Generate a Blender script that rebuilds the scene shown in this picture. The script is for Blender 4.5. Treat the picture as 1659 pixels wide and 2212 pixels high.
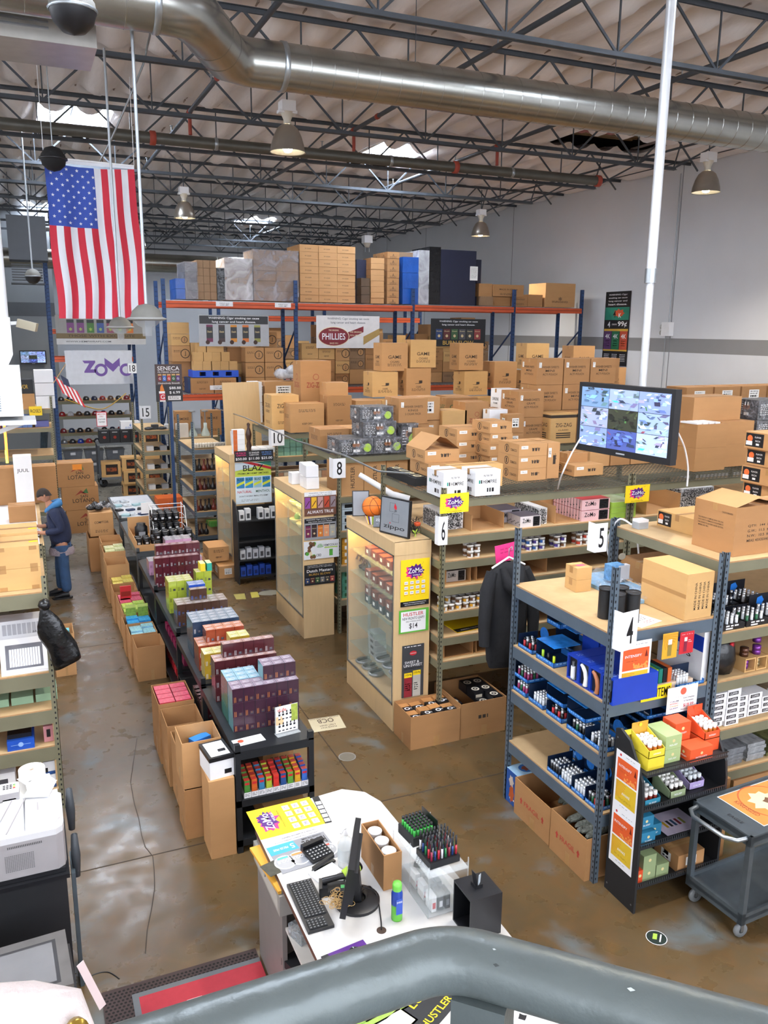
import bpy, math, random
from mathutils import Vector, Matrix
random.seed(7)
PI = math.pi
D = bpy.data
SC = bpy.context.scene
COL = SC.collection
for o in list(D.objects): D.objects.remove(o)
# ---------------------------------------------------------------- camera
FP, CX, CY, EYE = 1780.5, 829.5, 1106.0, 4.27
_ya, _pi, _ro = (math.radians(a) for a in (23.64, 12.49, 0.525))
_F = Vector((math.sin(_ya)*math.cos(_pi), math.cos(_ya)*math.cos(_pi), -math.sin(_pi)))
_r = Vector((math.cos(_ya), -math.sin(_ya), 0)); _u = _r.cross(_F)
_R = math.cos(_ro)*_r + math.sin(_ro)*_u
_U = -math.sin(_ro)*_r + math.cos(_ro)*_u
cd = D.cameras.new('camera'); cam = D.objects.new('camera', cd); COL.objects.link(cam)
cam.matrix_world = Matrix(((_R.x, _U.x, -_F.x, 0), (_R.y, _U.y, -_F.y, 0), (_R.z, _U.z, -_F.z, EYE), (0, 0, 0, 1)))
cd.sensor_fit = 'VERTICAL'; cd.sensor_height = 24.0; cd.lens = FP*24.0/2212; cd.clip_start = 0.02; cd.clip_end = 200
SC.camera = cam
# ---------------------------------------------------------------- exposure, world
SC.view_settings.view_transform = 'Standard'; SC.view_settings.look = 'None'
SC.view_settings.gamma = 1.0; SC.view_settings.exposure = 0.22; SC.view_settings.use_curve_mapping = False
W = D.worlds.new('world'); SC.world = W; W.use_nodes = True
W.node_tree.nodes['Background'].inputs[0].default_value = (.75, .85, 1, 1)
W.node_tree.nodes['Background'].inputs[1].default_value = 1.0
SKYLIGHTS = [(1.3, 17.9), (8.0, 18.1), (1.1, 30.8), (8.2, 30.8), (1.3, 5.1), (8.0, 5.1), (-5.5, 17.9), (-5.5, 5.1), (1.3, -5.5), (8.0, -5.5)]
LAMPS = [(3.73, 12.05), (11.5, 12.05), (3.73, 20.05), (11.5, 20.05), (3.73, 4.05), (11.5, 4.05), (-4, 4.05), (-4, 12.05), (3.73, -3.9), (11.5, -3.9), (3.73, 28), (-4, 20)]
for (x, y) in LAMPS:
 l = D.lights.new('bay_bulb', 'SPOT'); l.energy = 470; l.spot_size = math.radians(140); l.spot_blend = .5
 l.shadow_soft_size = .12; l.color = (1, .9, .76)
 o = D.objects.new('bay_bulb', l); o.location = (x, y, 6.70); COL.objects.link(o)
# ---------------------------------------------------------------- pixel ray -> point on a plane of the place
def ray(px, py): return _F + _R*((px-CX)/FP) - _U*((py-CY)/FP)
def _pl(px, py, a, v):
 d = ray(px, py); o = (0, 0, EYE); t = (v-o[a])/d[a]; return Vector((0, 0, EYE)) + d*t
def gz(px, py, z=0.0): return _pl(px, py, 2, z)
def gy(px, py, y): return _pl(px, py, 1, y)
def gx(px, py, x): return _pl(px, py, 0, x)
def gd(px, py, w): return Vector((0, 0, EYE)) + ray(px, py)*w
# ---------------------------------------------------------------- materials
def s2l(c):
 if isinstance(c, str):
  c = c.lstrip('#'); c = [int(c[i:i+2], 16)/255 for i in (0, 2, 4)]
 return tuple((x/12.92 if x <= .04045 else ((x+.055)/1.055)**2.4) for x in c)
MC = {}
def _nt(m): return m.node_tree.nodes, m.node_tree.links
def mat(col, rough=.55, metal=0, noise=.06, scale=8, bump=0, bscale=60, spec=.5, key=None, stretch=None, **kw):
 k = key or (str(col), rough, metal, noise, scale, bump, bscale, spec, str(stretch), str(kw))
 if k in MC: return MC[k]
 m = D.materials.new('mat_%d' % len(MC)); m.use_nodes = True; N, L = _nt(m); p = N['Principled BSDF']
 c = s2l(col)
 p.inputs['Roughness'].default_value = rough; p.inputs['Metallic'].default_value = metal
 p.inputs['Specular IOR Level'].default_value = spec
 for a, b in kw.items(): p.inputs[a.replace('_', ' ')].default_value = b
 tc = N.new('ShaderNodeTexCoord'); src = tc.outputs['Object']
 if stretch:
  mp = N.new('ShaderNodeMapping'); mp.inputs['Scale'].default_value = stretch; L.new(src, mp.inputs[0]); src = mp.outputs[0]
 if noise:
  n = N.new('ShaderNodeTexNoise'); n.inputs['Scale'].default_value = scale; n.inputs['Detail'].default_value = 4; L.new(src, n.inputs[0])
  r = N.new('ShaderNodeMix'); r.data_type = 'RGBA'; L.new(n.outputs[0], r.inputs[0])
  r.inputs[6].default_value = tuple(max(0, x*(1-2*noise)) for x in c)+(1,); r.inputs[7].default_value = tuple(min(1, x*(1+2*noise)) for x in c)+(1,)
  L.new(r.outputs[2], p.inputs['Base Color'])
 else: p.inputs['Base Color'].default_value = c+(1,)
 if bump:
  n2 = N.new('ShaderNodeTexNoise'); n2.inputs['Scale'].default_value = bscale; n2.inputs['Detail'].default_value = 5; L.new(src, n2.inputs[0])
  b = N.new('ShaderNodeBump'); b.inputs['Strength'].default_value = bump; b.inputs['Distance'].default_value = .02
  L.new(n2.outputs[0], b.inputs['Height']); L.new(b.outputs[0], p.inputs['Normal'])
 MC[k] = m; return m
def emit(col, s, key=None):
 k = key or ('e', str(col), s)
 if k in MC: return MC[k]
 m = D.materials.new('glow_%d' % len(MC)); m.use_nodes = True; p = m.node_tree.nodes['Principled BSDF']; c = s2l(col)
 p.inputs['Base Color'].default_value = c+(1,); p.inputs['Emission Color'].default_value = c+(1,); p.inputs['Emission Strength'].default_value = s
 MC[k] = m; return m
def clear(col, rough=.05, alpha=.2, bump=0, bscale=12, key=None, spec=.5):
 k = key or ('c', str(col), rough, alpha, bump, bscale)
 if k in MC: return MC[k]
 m = D.materials.new('clear_%d' % len(MC)); m.use_nodes = True; N, L = _nt(m); p = N['Principled BSDF']
 p.inputs['Base Color'].default_value = s2l(col)+(1,); p.inputs['Roughness'].default_value = rough; p.inputs['Alpha'].default_value = alpha
 p.inputs['Specular IOR Level'].default_value = spec
 if bump:
  tc = N.new('ShaderNodeTexCoord'); n2 = N.new('ShaderNodeTexNoise'); n2.inputs['Scale'].default_value = bscale; n2.inputs['Detail'].default_value = 6; n2.inputs['Distortion'].default_value = 1.5
  L.new(tc.outputs['Object'], n2.inputs[0]); b = N.new('ShaderNodeBump'); b.inputs['Strength'].default_value = bump; b.inputs['Distance'].default_value = .05
  L.new(n2.outputs[0], b.inputs['Height']); L.new(b.outputs[0], p.inputs['Normal'])
  r = N.new('ShaderNodeMapRange'); r.inputs[1].default_value = .35; r.inputs[2].default_value = .7; r.inputs[3].default_value = max(0, alpha-.2); r.inputs[4].default_value = min(1, alpha+.3)
  L.new(n2.outputs[0], r.inputs[0]); L.new(r.outputs[0], p.inputs['Alpha'])
 MC[k] = m; return m
KRAFT = mat('#b98c5c', .75, noise=.05, scale=3, bump=.08, bscale=90, stretch=(1, 1, 4))
KRAFT2 = mat('#a87b4e', .78, noise=.05, scale=3, bump=.08, bscale=80, stretch=(1, 1, 4))
KRAFT3 = mat('#c9a067', .72, noise=.05, scale=3, bump=.06, bscale=80, stretch=(1, 1, 4))
KIN = mat('#8e6a45', .85, noise=.05, scale=4)
TAPE = mat('#a87f4f', .3, noise=.04)
INKB = mat('#3a3028', .8, noise=.03); INKR = mat('#8e3b2e', .8, noise=.03); INKW = mat('#efeee9', .6, noise=.02)
BLACK = mat('#15161a', .4, noise=.05); BLACKM = mat('#1b1d20', .55, noise=.08, scale=15); WHITE = mat('#e9eaec', .5, noise=.02); PAPER = mat('#e6e6e8', .7, noise=.02)
GREYM = mat('#5d6b78', .45, .3, noise=.08, scale=6)          # blue-grey enamelled rack steel
OLIVE = mat('#7d7a63', .5, .25, noise=.07, scale=5)           # putty coloured rack steel
HOLE = mat('#15181b', .9, noise=0)
BOARD = mat('#c2a377', .75, noise=.07, scale=10, bump=.05, bscale=200)
BOARDE = mat('#a9825a', .85, noise=.1, scale=30)
MAPLE = mat('#cfb184', .45, noise=.05, scale=5, stretch=(6, 6, .6))
STEEL = mat('#9aa0a4', .35, .85, noise=.08, scale=6); GALV = mat('#a7adb0', .32, .9, noise=.12, scale=9)
DARKST = mat('#4a4f55', .5, .35, noise=.1, scale=7); PIPE = mat('#5a5953', .45, .5, noise=.12, scale=5)
NAVY = mat('#26416b', .5, .2, noise=.1, scale=8); ORANGE = mat('#c4532b', .5, .1, noise=.08, scale=6)
GLASS = clear('#cfe0d8', .03, .10); ACRYL = clear('#eef4f6', .04, .22); WRAP = clear('#c9cbd2', .1, .16, .5, 14); BAG = clear('#b8c0c6', .12, .4, .8, 20)
RED = mat('#c3232f', .5, noise=.04); YEL = mat('#f3d21a', .5, noise=.03); BLU = mat('#1f6fc4', .4, noise=.1, scale=14); ROYAL = mat('#1b3fae', .4, noise=.06)
PURP = mat('#4a1c72', .5, noise=.05); PINK = mat('#e2357f', .5, noise=.05); GRN = mat('#4f9a3c', .5, noise=.05); LIME = mat('#a6c64b', .5, noise=.05)
# ---------------------------------------------------------------- mesh builder
_TX = {}
def _text(s, bold=True):
 if (s) in _TX: return _TX[s]
 c = D.curves.new('t', 'FONT'); c.body = s; c.resolution_u = 3; c.align_x = 'LEFT'
 if bold: c.offset = .008
 o = D.objects.new('t', c); COL.objects.link(o)
 me = D.meshes.new_from_object(o, depsgraph=bpy.context.evaluated_depsgraph_get())
 vs = [tuple(v.co) for v in me.vertices]; fs = [tuple(p.vertices) for p in me.polygons]
 D.objects.remove(o); D.curves.remove(c); D.meshes.remove(me)
 if vs:
  x0 = min(v[0] for v in vs); x1 = max(v[0] for v in vs); y0 = min(v[1] for v in vs); y1 = max(v[1] for v in vs)
  vs = [((v[0]-x0), (v[1]-y0)) for v in vs]; r = (vs, fs, x1-x0, y1-y0)
 else: r = ([], [], 1, 1)
 _TX[s] = r; return r
class MB:
 def __init__(s, M=None): s.v = []; s.f = []; s.fm = []; s.ms = []; s.M = M; s.sm = []
 def mi(s, m):
  if m not in s.ms: s.ms.append(m)
  return s.ms.index(m)
 def add(s, vs, fs, m, smooth=False):
  b = len(s.v); i = s.mi(m)
  s.v.extend((s.M @ Vector(v) if s.M else Vector(v)) for v in vs)
  for f in fs: s.f.append(tuple(b+k for k in f)); s.fm.append(i); s.sm.append(smooth)
  return s
 def box(s, x0, y0, z0, x1, y1, z1, m, top=None, M=None):
  vs = [Vector((x, y, z)) for z in (z0, z1) for y in (y0, y1) for x in (x0, x1)]
  if M: vs = [M @ v for v in vs]
  s.add(vs, [(0, 2, 3, 1), (0, 1, 5, 4), (2, 6, 7, 3), (0, 4, 6, 2), (1, 3, 7, 5)], m); s.add([vs[4], vs[5], vs[7], vs[6]], [(0, 1, 2, 3)], top or m); return s
 def cbox(s, c, sz, m, M=None): return s.box(c[0]-sz[0]/2, c[1]-sz[1]/2, c[2]-sz[2]/2, c[0]+sz[0]/2, c[1]+sz[1]/2, c[2]+sz[2]/2, m, M=M)
 def poly(s, pts, m): return s.add(pts, [tuple(range(len(pts)))], m)
 def bar(s, a, b, w, h, m, up=(0, 0, 1)):
  a = Vector(a); b = Vector(b); d = (b-a); L = d.length; d.normalize(); u = Vector(up)
  if abs(d.dot(u)) > .98: u = Vector((0, 1, 0))
  x = d.cross(u).normalized(); z = x.cross(d)
  vs = [a+x*(i*w/2)+z*(j*h/2)+d*(L*k) for k in (0, 1) for i, j in ((-1, -1), (1, -1), (1, 1), (-1, 1))]
  return s.add(vs, [(0, 1, 2, 3), (7, 6, 5, 4), (0, 4, 5, 1), (1, 5, 6, 2), (2, 6, 7, 3), (3, 7, 4, 0)], m)
 def tube(s, pts, r, m, n=8, caps=True):
  pts = [Vector(p) for p in pts]; rs = r if isinstance(r, (list, tuple)) else [r]*len(pts)
  vs = []; pn = None
  for i, p in enumerate(pts):
   d = (pts[min(i+1, len(pts)-1)]-pts[max(i-1, 0)]).normalized()
   if pn is None:
    pn = d.orthogonal().normalized()
   pn = (pn - d*pn.dot(d))
   pn = pn.normalized() if pn.length > 1e-6 else d.orthogonal().normalized()
   q = d.cross(pn)
   for k in range(n):
    a = 2*PI*k/n; vs.append(p+(pn*math.cos(a)+q*math.sin(a))*rs[i])
  fs = [(i*n+k, i*n+(k+1) % n, (i+1)*n+(k+1) % n, (i+1)*n+k) for i in range(len(pts)-1) for k in range(n)]
  s.add(vs, fs, m, True)
  if caps: s.add(vs[:n], [tuple(range(n))[::-1]], m); s.add(vs[-n:], [tuple(range(n))], m)
  return s
 def lathe(s, prof, m, n=20, o=(0, 0, 0), ax=None, smooth=True):
  o = Vector(o); Rm = Matrix.Identity(3)
  if ax: Rm = Vector((0, 0, 1)).rotation_difference(Vector(ax)).to_matrix()
  vs = [o+Rm @ Vector((r*math.cos(2*PI*k/n), r*math.sin(2*PI*k/n), z)) for r, z in prof for k in range(n)]
  fs = [(i*n+k, i*n+(k+1) % n, (i+1)*n+(k+1) % n, (i+1)*n+k) for i in range(len(prof)-1) for k in range(n)]
  return s.add(vs, fs, m, smooth)
 def cyl(s, c, r, h, m, n=16, top=None):
  s.lathe([(r, 0), (r, h)], m, n, c)
  vs = [(c[0]+r*math.cos(2*PI*k/n), c[1]+r*math.sin(2*PI*k/n), c[2]) for k in range(n)]
  s.add(vs, [tuple(range(n))[::-1]], m); s.add([(v[0], v[1], v[2]+h) for v in vs], [tuple(range(n))], top or m); return s
 def prism(s, out, z0, z1, m, top=None):
  n = len(out); a = [(p[0], p[1], z0) for p in out]; b = [(p[0], p[1], z1) for p in out]
  s.add(a+b, [(i, (i+1) % n, n+(i+1) % n, n+i) for i in range(n)]+[tuple(range(n))[::-1]], m); s.add(b, [tuple(range(n))], top or m); return s
 def rect(s, F, u0, v0, u1, v1, m, l=.0006):
  O, U, V = F; N = U.cross(V).normalized()*l
  return s.add([O+U*a+V*b+N for a, b in ((u0, v0), (u1, v0), (u1, v1), (u0, v1))], [(0, 1, 2, 3)], m)
 def shape(s, F, pts, m, l=.0009):
  O, U, V = F; N = U.cross(V).normalized()*l
  return s.add([O+U*a+V*b+N for a, b in pts], [tuple(range(len(pts)))], m)
 def disc(s, F, u, v, r, m, l=.0009, n=16, r2=None): return s.shape(F, [(u+r*math.cos(2*PI*k/n), v+(r2 or r)*math.sin(2*PI*k/n)) for k in range(n)], m, l)
 def text(s, F, t, u, v, h, m, w=None, l=.0013, align='c'):
  vs, fs, tw, th = _text(t); O, U, V = F; N = U.cross(V).normalized()*l
  k = h/th; kw = (w/tw) if w else k; ww = tw*kw
  u0 = u-ww/2 if align == 'c' else u
  return s.add([O+U*(u0+x*kw)+V*(v-h/2+y*k)+N for x, y in vs], fs, m)
 def build(s, name, parent=None, loc=None, rz=0, label=None, cat=None, group=None, kind=None, smooth=None):
  me = D.meshes.new(name); me.from_pydata([tuple(v) for v in s.v], [], s.f)
  for m in s.ms: me.materials.append(m)
  me.polygons.foreach_set('material_index', s.fm); me.polygons.foreach_set('use_smooth', s.sm); me.update()
  o = D.objects.new(name, me); COL.objects.link(o)
  if parent: o.parent = parent
  if loc is not None: o.location = loc
  if rz: o.rotation_euler = (0, 0, rz)
  tag(o, label, cat, group, kind); return o
def tag(o, label=None, cat=None, group=None, kind=None):
 if label: o['label'] = label
 if cat: o['category'] = cat
 if group: o['group'] = group
 if kind: o['kind'] = kind
 return o
def thing(name, label, cat, loc=(0, 0, 0), rz=0, group=None):
 o = D.objects.new(name, None); COL.objects.link(o); o.location = loc; o.rotation_euler = (0, 0, rz); o.empty_display_size = .1
 return tag(o, label, cat, group)
def kids(r): return [c for c in D.objects if c.parent == r]
def dup(root, loc, rz=None, label=None, group=None, ks=None):
 r = root.copy(); COL.objects.link(r); r.location = loc
 if rz is not None: r.rotation_euler = (0, 0, rz)
 if label: r['label'] = label
 if group: r['group'] = group
 for c, gs in (ks if ks is not None else tree(root)):
  d = c.copy(); COL.objects.link(d); d.parent = r
  for g in gs:
   e = g.copy(); COL.objects.link(e); e.parent = d
 return r
def tree(root): return [(c, kids(c)) for c in kids(root)]
def struct(name, mb, parent=None): return mb.build(name, parent, kind=None if parent else 'structure')
V3 = Vector
X_, Y_, Z_ = V3((1, 0, 0)), V3((0, 1, 0)), V3((0, 0, 1))
def front(w, d, h): return (V3((0, 0, 0)), X_, Z_)            # face looking to -Y
def side(w, d, h): return (V3((0, d, 0)), -Y_, Z_)             # face looking to -X
def topf(w, d, h): return (V3((0, 0, h)), X_, Y_)
def rside(w, d, h): return (V3((w, 0, 0)), Y_, Z_)
ORD = ['first', 'second', 'third', 'fourth', 'fifth', 'sixth', 'seventh', 'eighth', 'ninth', 'tenth', 'eleventh', 'twelfth', 'thirteenth', 'fourteenth', 'fifteenth', 'sixteenth']
# THE ROOM
WX0, WX1, WY0, WY1, RZ = -8.0, 14.6, -8.0, 36.0, 8.22
def floor_material():
 m = D.materials.new('stained_concrete'); m.use_nodes = True; N, L = _nt(m); p = N['Principled BSDF']
 tc = N.new('ShaderNodeTexCoord'); o = tc.outputs['Object']
 def noise(sc, det=5, dist=0.):
  n = N.new('ShaderNodeTexNoise'); n.inputs['Scale'].default_value = sc; n.inputs['Detail'].default_value = det; n.inputs['Distortion'].default_value = dist; L.new(o, n.inputs[0]); return n.outputs[0]
 def ramp(src, a, b):
  r = N.new('ShaderNodeMapRange'); r.inputs[1].default_value = a; r.inputs[2].default_value = b; L.new(src, r.inputs[0]); return r.outputs[0]
 def mix(f, a, b):
  r = N.new('ShaderNodeMix'); r.data_type = 'RGBA'
  for s_, i in ((f, 0), (a, 6), (b, 7)):
   if isinstance(s_, tuple): r.inputs[i].default_value = s_+(1,)
   else: L.new(s_, r.inputs[i])
  return r.outputs[2]
 c = mix(ramp(noise(.9, 6, .4), .35, .65), s2l('#4f4028'), s2l('#604e34'))
 c = mix(ramp(noise(6, 8, .6), .4, .7), c, s2l('#60492c'))
 c = mix(ramp(noise(1.7, 14, .5), .56, .74), c, s2l('#62696a'))
 sx = N.new('ShaderNodeSeparateXYZ'); L.new(o, sx.inputs[0]); far = ramp(sx.outputs[1], 13.5, 15.5)
 c = mix(far, c, mix(ramp(noise(3, 6), .4, .7), s2l('#65645d'), s2l('#77756c')))
 c = mix(ramp(noise(17, 12, .3), .58, 1.1), c, s2l('#4f463a'))
 L.new(c, p.inputs['Base Color'])
 rr = ramp(noise(5, 6), .3, .7); r2 = N.new('ShaderNodeMapRange'); r2.inputs[3].default_value = .22; r2.inputs[4].default_value = .42; L.new(rr, r2.inputs[0]); L.new(r2.outputs[0], p.inputs['Roughness'])
 b = N.new('ShaderNodeBump'); b.inputs['Strength'].default_value = .04; L.new(noise(40, 6), b.inputs['Height']); L.new(b.outputs[0], p.inputs['Normal'])
 return m
mb = MB(); mb.box(WX0, WY0, -.2, WX1, WY1, 0, floor_material())
JNT = mat('#3a3128', .9, noise=0)
for y in (1.28, 6.3, 11.32, 16.34, 21.4, 26.4): mb.box(WX0, y-.006, 0, WX1, y+.006, .0012, JNT)
for x in (-2.4, 2.66, 7.7, 12.7): mb.box(x-.006, WY0, 0, x+.006, WY1, .0012, JNT)
pts = [gz(*p) for p in ((590*.3014, 0), )] if False else [gz(*p) for p in ((296, 1595), (289, 1640), (282, 1690), (290, 1735), (300, 1770), (306, 1805), (314, 1830), (330, 1850), (333, 1880), (334, 1920), (328, 1960), (318, 2010), (314, 2060))]
for a, b in zip(pts[:-1], pts[1:]): mb.bar(V3((a.x, a.y, .001)), V3((b.x, b.y, .001)), .007, .0012, JNT)
struct('floor', mb)
def wall_mat(base, key, seams):
 m = mat(base, .8, noise=.025, scale=1.3, bump=.03, bscale=120, key=key); return m
WALLW = wall_mat('#d6d8dc', 'wallw', 0); STRIPE = mat('#8b8a8b', .8, noise=.03, scale=3); WALLG = mat('#7c8084', .8, noise=.03, scale=2)
mb = MB(); mb.box(WX1, WY0, 0, WX1+.2, WY1, RZ+.4, WALLW)
mb.box(WX1-.002, WY0, 3.79, WX1, WY1, 4.12, STRIPE)
for y in (3.0, 9.6, 16.05, 23.4, 29.6): mb.box(WX1-.0035, y-.012, 0, WX1, y+.012, RZ, mat('#84868a', .9, noise=0))
struct('wall_right', mb)
mb = MB(); mb.box(WX0-.2, WY0, 0, WX0, WY1, RZ+.4, WALLW); struct('wall_left', mb)
mb = MB(); mb.box(WX0, WY1, 0, WX1, WY1+.2, RZ+.4, WALLW); struct('wall_back', mb)
mb = MB(); mb.box(WX0, WY0-.2, 0, WX1, WY0, RZ+.4, WALLW); struct('wall_front', mb)
FILL_GLOW = emit('#e6ecf6', 8)  # fill light: glowing panes added out of view, behind and beside the camera
for k in range(5):
 mb = MB(); mb.box(-6.5+4.1*k, WY0, 3.0, -3.2+4.1*k, WY0+.02, 7.4, FILL_GLOW); o = struct('window_%d' % (20+k), mb)  # added unseen pane, brightens the walls and the box fronts
 q = MB(); x = -6.5+4.1*k
 for a in (x, x+1.62, x+3.24): q.box(a, WY0+.02, 3.0, a+.06, WY0+.07, 7.4, DARKST)
 for z in (3.0, 5.2, 7.34): q.box(x, WY0+.02, z, x+3.3, WY0+.07, z+.06, DARKST)
 q.build('window_frame', o)  # frame dressing an added fill pane
for k in range(4):
 mb = MB(); mb.box(WX0, -5+5.2*k, 5.6, WX0+.02, -1.6+5.2*k, 7.6, FILL_GLOW); o = struct('window_%d' % (30+k), mb)  # added unseen pane, throws side light on the ceiling and long wall
 q = MB(); q.box(WX0+.02, -5+5.2*k, 6.57, WX0+.06, -1.6+5.2*k, 6.63, DARKST); q.build('window_frame', o)
mb = MB(); mb.box(-8, 31, 0, 1.25, 31.25, RZ, WALLG); mb.box(-8, 30.997, 4.6, 1.25, 31, 5.05, mat('#55585c', .8, noise=.03))
for z in (2.4, 6.6): mb.box(-8, 30.9975, z, 1.25, 31, z+.02, mat('#5f6265', .9, noise=0))
struct('wall_partition', mb)
# ---- ceiling: white poly-faced insulation billowing between the purlins
JY = [8.42+2.475*k for k in range(-6, 12)]
POLY = mat('#e4dcd8', .3, noise=.04, scale=2.2, bump=.8, bscale=4, stretch=(3, .7, 1), key='poly')
def ceil_z(x, y):
 t = (x/.61) % 1.0; a = math.sin(PI*t)
 d = min(abs(y-j) for j in JY); g = min(1, d/.55); g = g*g*(3-2*g)
 w = math.sin(x*3.1+y*1.7)*.012+math.sin(x*7.3-y*2.9)*.008
 return RZ+.03-.27*(a**.6)*(.3+.7*g)+w*g*1.5
mb = MB(); holes = [(x-.62, x+.62, y-1.1, y+1.1) for x, y in SKYLIGHTS]
torn = (10.2, 12.6, 14.2, 15.6); holes2 = holes+[torn]
xs = [WX0+.1017*i for i in range(223)]; ys = [WY0+.22*i for i in range(201)]
vs = [(x, y, ceil_z(x, y)) for y in ys for x in xs]; nx = len(xs); fs = []
for j in range(len(ys)-1):
 for i in range(nx-1):
  cx, cy = xs[i]+.05, ys[j]+.11
  if any(a < cx < b and c < cy < d for a, b, c, d in holes2): continue
  fs.append((j*nx+i, (j+1)*nx+i, (j+1)*nx+i+1, j*nx+i+1))
mb.add(vs, fs, POLY, True)
CREASE_SHADE = mat('#9a8a80', .8, noise=.1)  # brown strips added to darken the lining's creases, standing in for crease shade
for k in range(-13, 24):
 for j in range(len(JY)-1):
  if not any(a < k*.61 < b and JY[j] < d and JY[j+1] > c for a, b, c, d in holes2): mb.box(k*.61-.012, JY[j]+.05, RZ-.03, k*.61+.012, JY[j+1]-.05, RZ+.02, CREASE_SHADE)
mb.box(WX0, WY0, RZ+.32, WX1, WY1, RZ+.45, mat('#5a4a3c', .9, noise=.1))
struct('ceiling', mb)
SKYP = emit('#e6f0ff', 40)
for i, (x, y) in enumerate(SKYLIGHTS):
 r = MB(); r.box(x-.66, y-1.15, RZ+.16, x+.66, y+1.15, RZ+.2, SKYP)
 o = struct('window_%d' % (i+1), r)
 f = MB()
 for a, b, c, d in ((x-.7, x-.64, y-1.2, y+1.2), (x+.64, x+.7, y-1.2, y+1.2), (x-.7, x+.7, y-1.2, y-1.12), (x-.7, x+.7, y+1.12, y+1.2)): f.box(a, c, RZ-.12, b, d, RZ+.2, WHITE)
 f.bar((x, y-1.1, RZ+.1), (x, y+1.1, RZ+.1), .03, .03, DARKST)
 f.build('window_frame', o)
t = thing('torn_insulation', 'torn patch in the ceiling lining showing bare wood and pink batting', 'insulation', (0, 0, 0))
mb = MB()
for k in range(9):
 y = 14.22+k*.16; mb.box(10.2, y, RZ+.1, 12.6, y+.05, RZ+.2, mat('#8b7355', .8, noise=.15, scale=20))
mb.box(10.15, 14.15, RZ+.22, 12.65, 15.65, RZ+.26, mat('#3b322a', .9)); mb.build('rafter_boards', t)
mb = MB(); PB = mat('#b07a7a', .95, noise=.2, scale=20, bump=1, bscale=20)
for k in range(16):
 x = 10.25+random.random()*1.3; y = 14.2+random.random()*.5; mb.lathe([(0, -.1), (.12, -.06), (.16, 0), (.1, .06), (0, .09)], PB, 7, (x, y, RZ+.02-random.random()*.06))
mb.build('pink_batting', t)
# ---- steel joists
BZ, TZ = 7.36, 8.06
def joist(y, n):
 t = thing('roof_joist', 'dark steel open-web roof joist, %s in the run counted from the stair end' % ORD[n], 'joist', (0, y, 0), 0, 'steel joists under the roof')
 m = DARKST
 a = MB()
 for s in (-1, 1): a.box(WX0, s*.012, BZ-.03, 11.95, s*.012+s*.035, BZ-.022, m); a.box(WX0, s*.012-.004, BZ-.03, 11.95, s*.012+.004, BZ+.03, m)
 a.build('bottom_chord', t)
 a = MB()
 for s in (-1, 1): a.box(WX0, s*.012-.004, TZ-.03, WX1, s*.012+.004, TZ+.03, m); a.box(WX0, s*.012, TZ+.022, WX1, s*.012+s*.035, TZ+.03, m)
 a.build('top_chord', t)
 a = MB(); x = 3.57-1.49*8
 while x < 11.6:
  a.bar((x, 0, BZ), (x+.745, 0, TZ), .022, .03, m); a.bar((x+.745, 0, TZ), (x+1.49, 0, BZ), .022, .03, m); a.bar((x, 0, BZ), (x, 0, TZ), .018, .018, m)
  x += 1.49
 a.bar((11.9, 0, BZ), (13.3, 0, TZ), .025, .03, m); a.bar((11.9, 0, BZ), (12.1, 0, TZ), .02, .02, m)
 a.build('web', t)
k = 0
for y in JY:
 if y > 5: joist(y, k); k += 1
for (x, z, r, lab) in ((11.9, BZ+.35, .022, 'long bracing pipe crossing the joist ends below the lining'), (13.9, 7.98, .012, 'thin rod running along the top of the long wall')):
 MB().tube([(x, 5, z), (x, 35.5, z)], r, DARKST, 6).build('bracing_rod', label=lab, cat='rod')
def pipe_line(name, pts, r, label, m=PIPE, clamps=(), red=()):
 t = thing(name, label, 'pipe', (0, 0, 0)); MB().tube(pts, r, m, 12).build('pipe_run', t)
 for c in clamps: MB().lathe([(r*1.0, -.03), (r*1.12, -.02), (r*1.12, .02), (r*1.0, .03)], STEEL, 12, c, (pts[1][0]-pts[0][0], pts[1][1]-pts[0][1], 0)).build('hanger_ring', t)
 for c in red:
  q = MB(); q.lathe([(r*1.0, -.05), (r*1.25, -.04), (r*1.25, .04), (r*1.0, .05)], mat('#9a3d2c', .6, noise=.1), 12, c, (pts[1][0]-pts[0][0], pts[1][1]-pts[0][1], 0)); q.build('coupling', t, label='rust red coupling')
 return t
pipe_line('sprinkler_main', [(WX0, 14.25, 7.18), (10.85, 14.25, 7.18)], .088, 'thick dark sprinkler main running crosswise under the joists', clamps=[(3.2, 14.25, 7.18), (6.3, 14.25, 7.18), (8.8, 14.25, 7.18)], red=[(2.2, 14.25, 7.18), (7.6, 14.25, 7.18), (10.8, 14.25, 7.18)])
for n, (px, py) in enumerate(((605, 0), (1249, 0), (1659, 97))):
 p = gz(px, py, 7.62);
 t = pipe_line('sprinkler_branch', [(p.x, 3, 7.62), (p.x, 35, 7.62)], .035, 'dark sprinkler branch pipe running lengthwise, %s from the walkway' % ORD[n], DARKST, red=[(p.x, 12.2+n, 7.62), (p.x, 14.25, 7.62)])
 for y in (9.5, 12.6, 15.9, 19, 22):
  q = MB(); q.cyl((p.x, y, 7.65), .012, .09, STEEL, 6); q.cyl((p.x, y, 7.74), .03, .012, STEEL, 8); q.build('sprinkler_head', t)
 q = MB(); q.tube([(p.x, 14.25, 7.28), (p.x, 14.25, 7.62)], .03, mat('#9a3d2c', .6, noise=.1), 8); q.build('riser', t)
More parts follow.
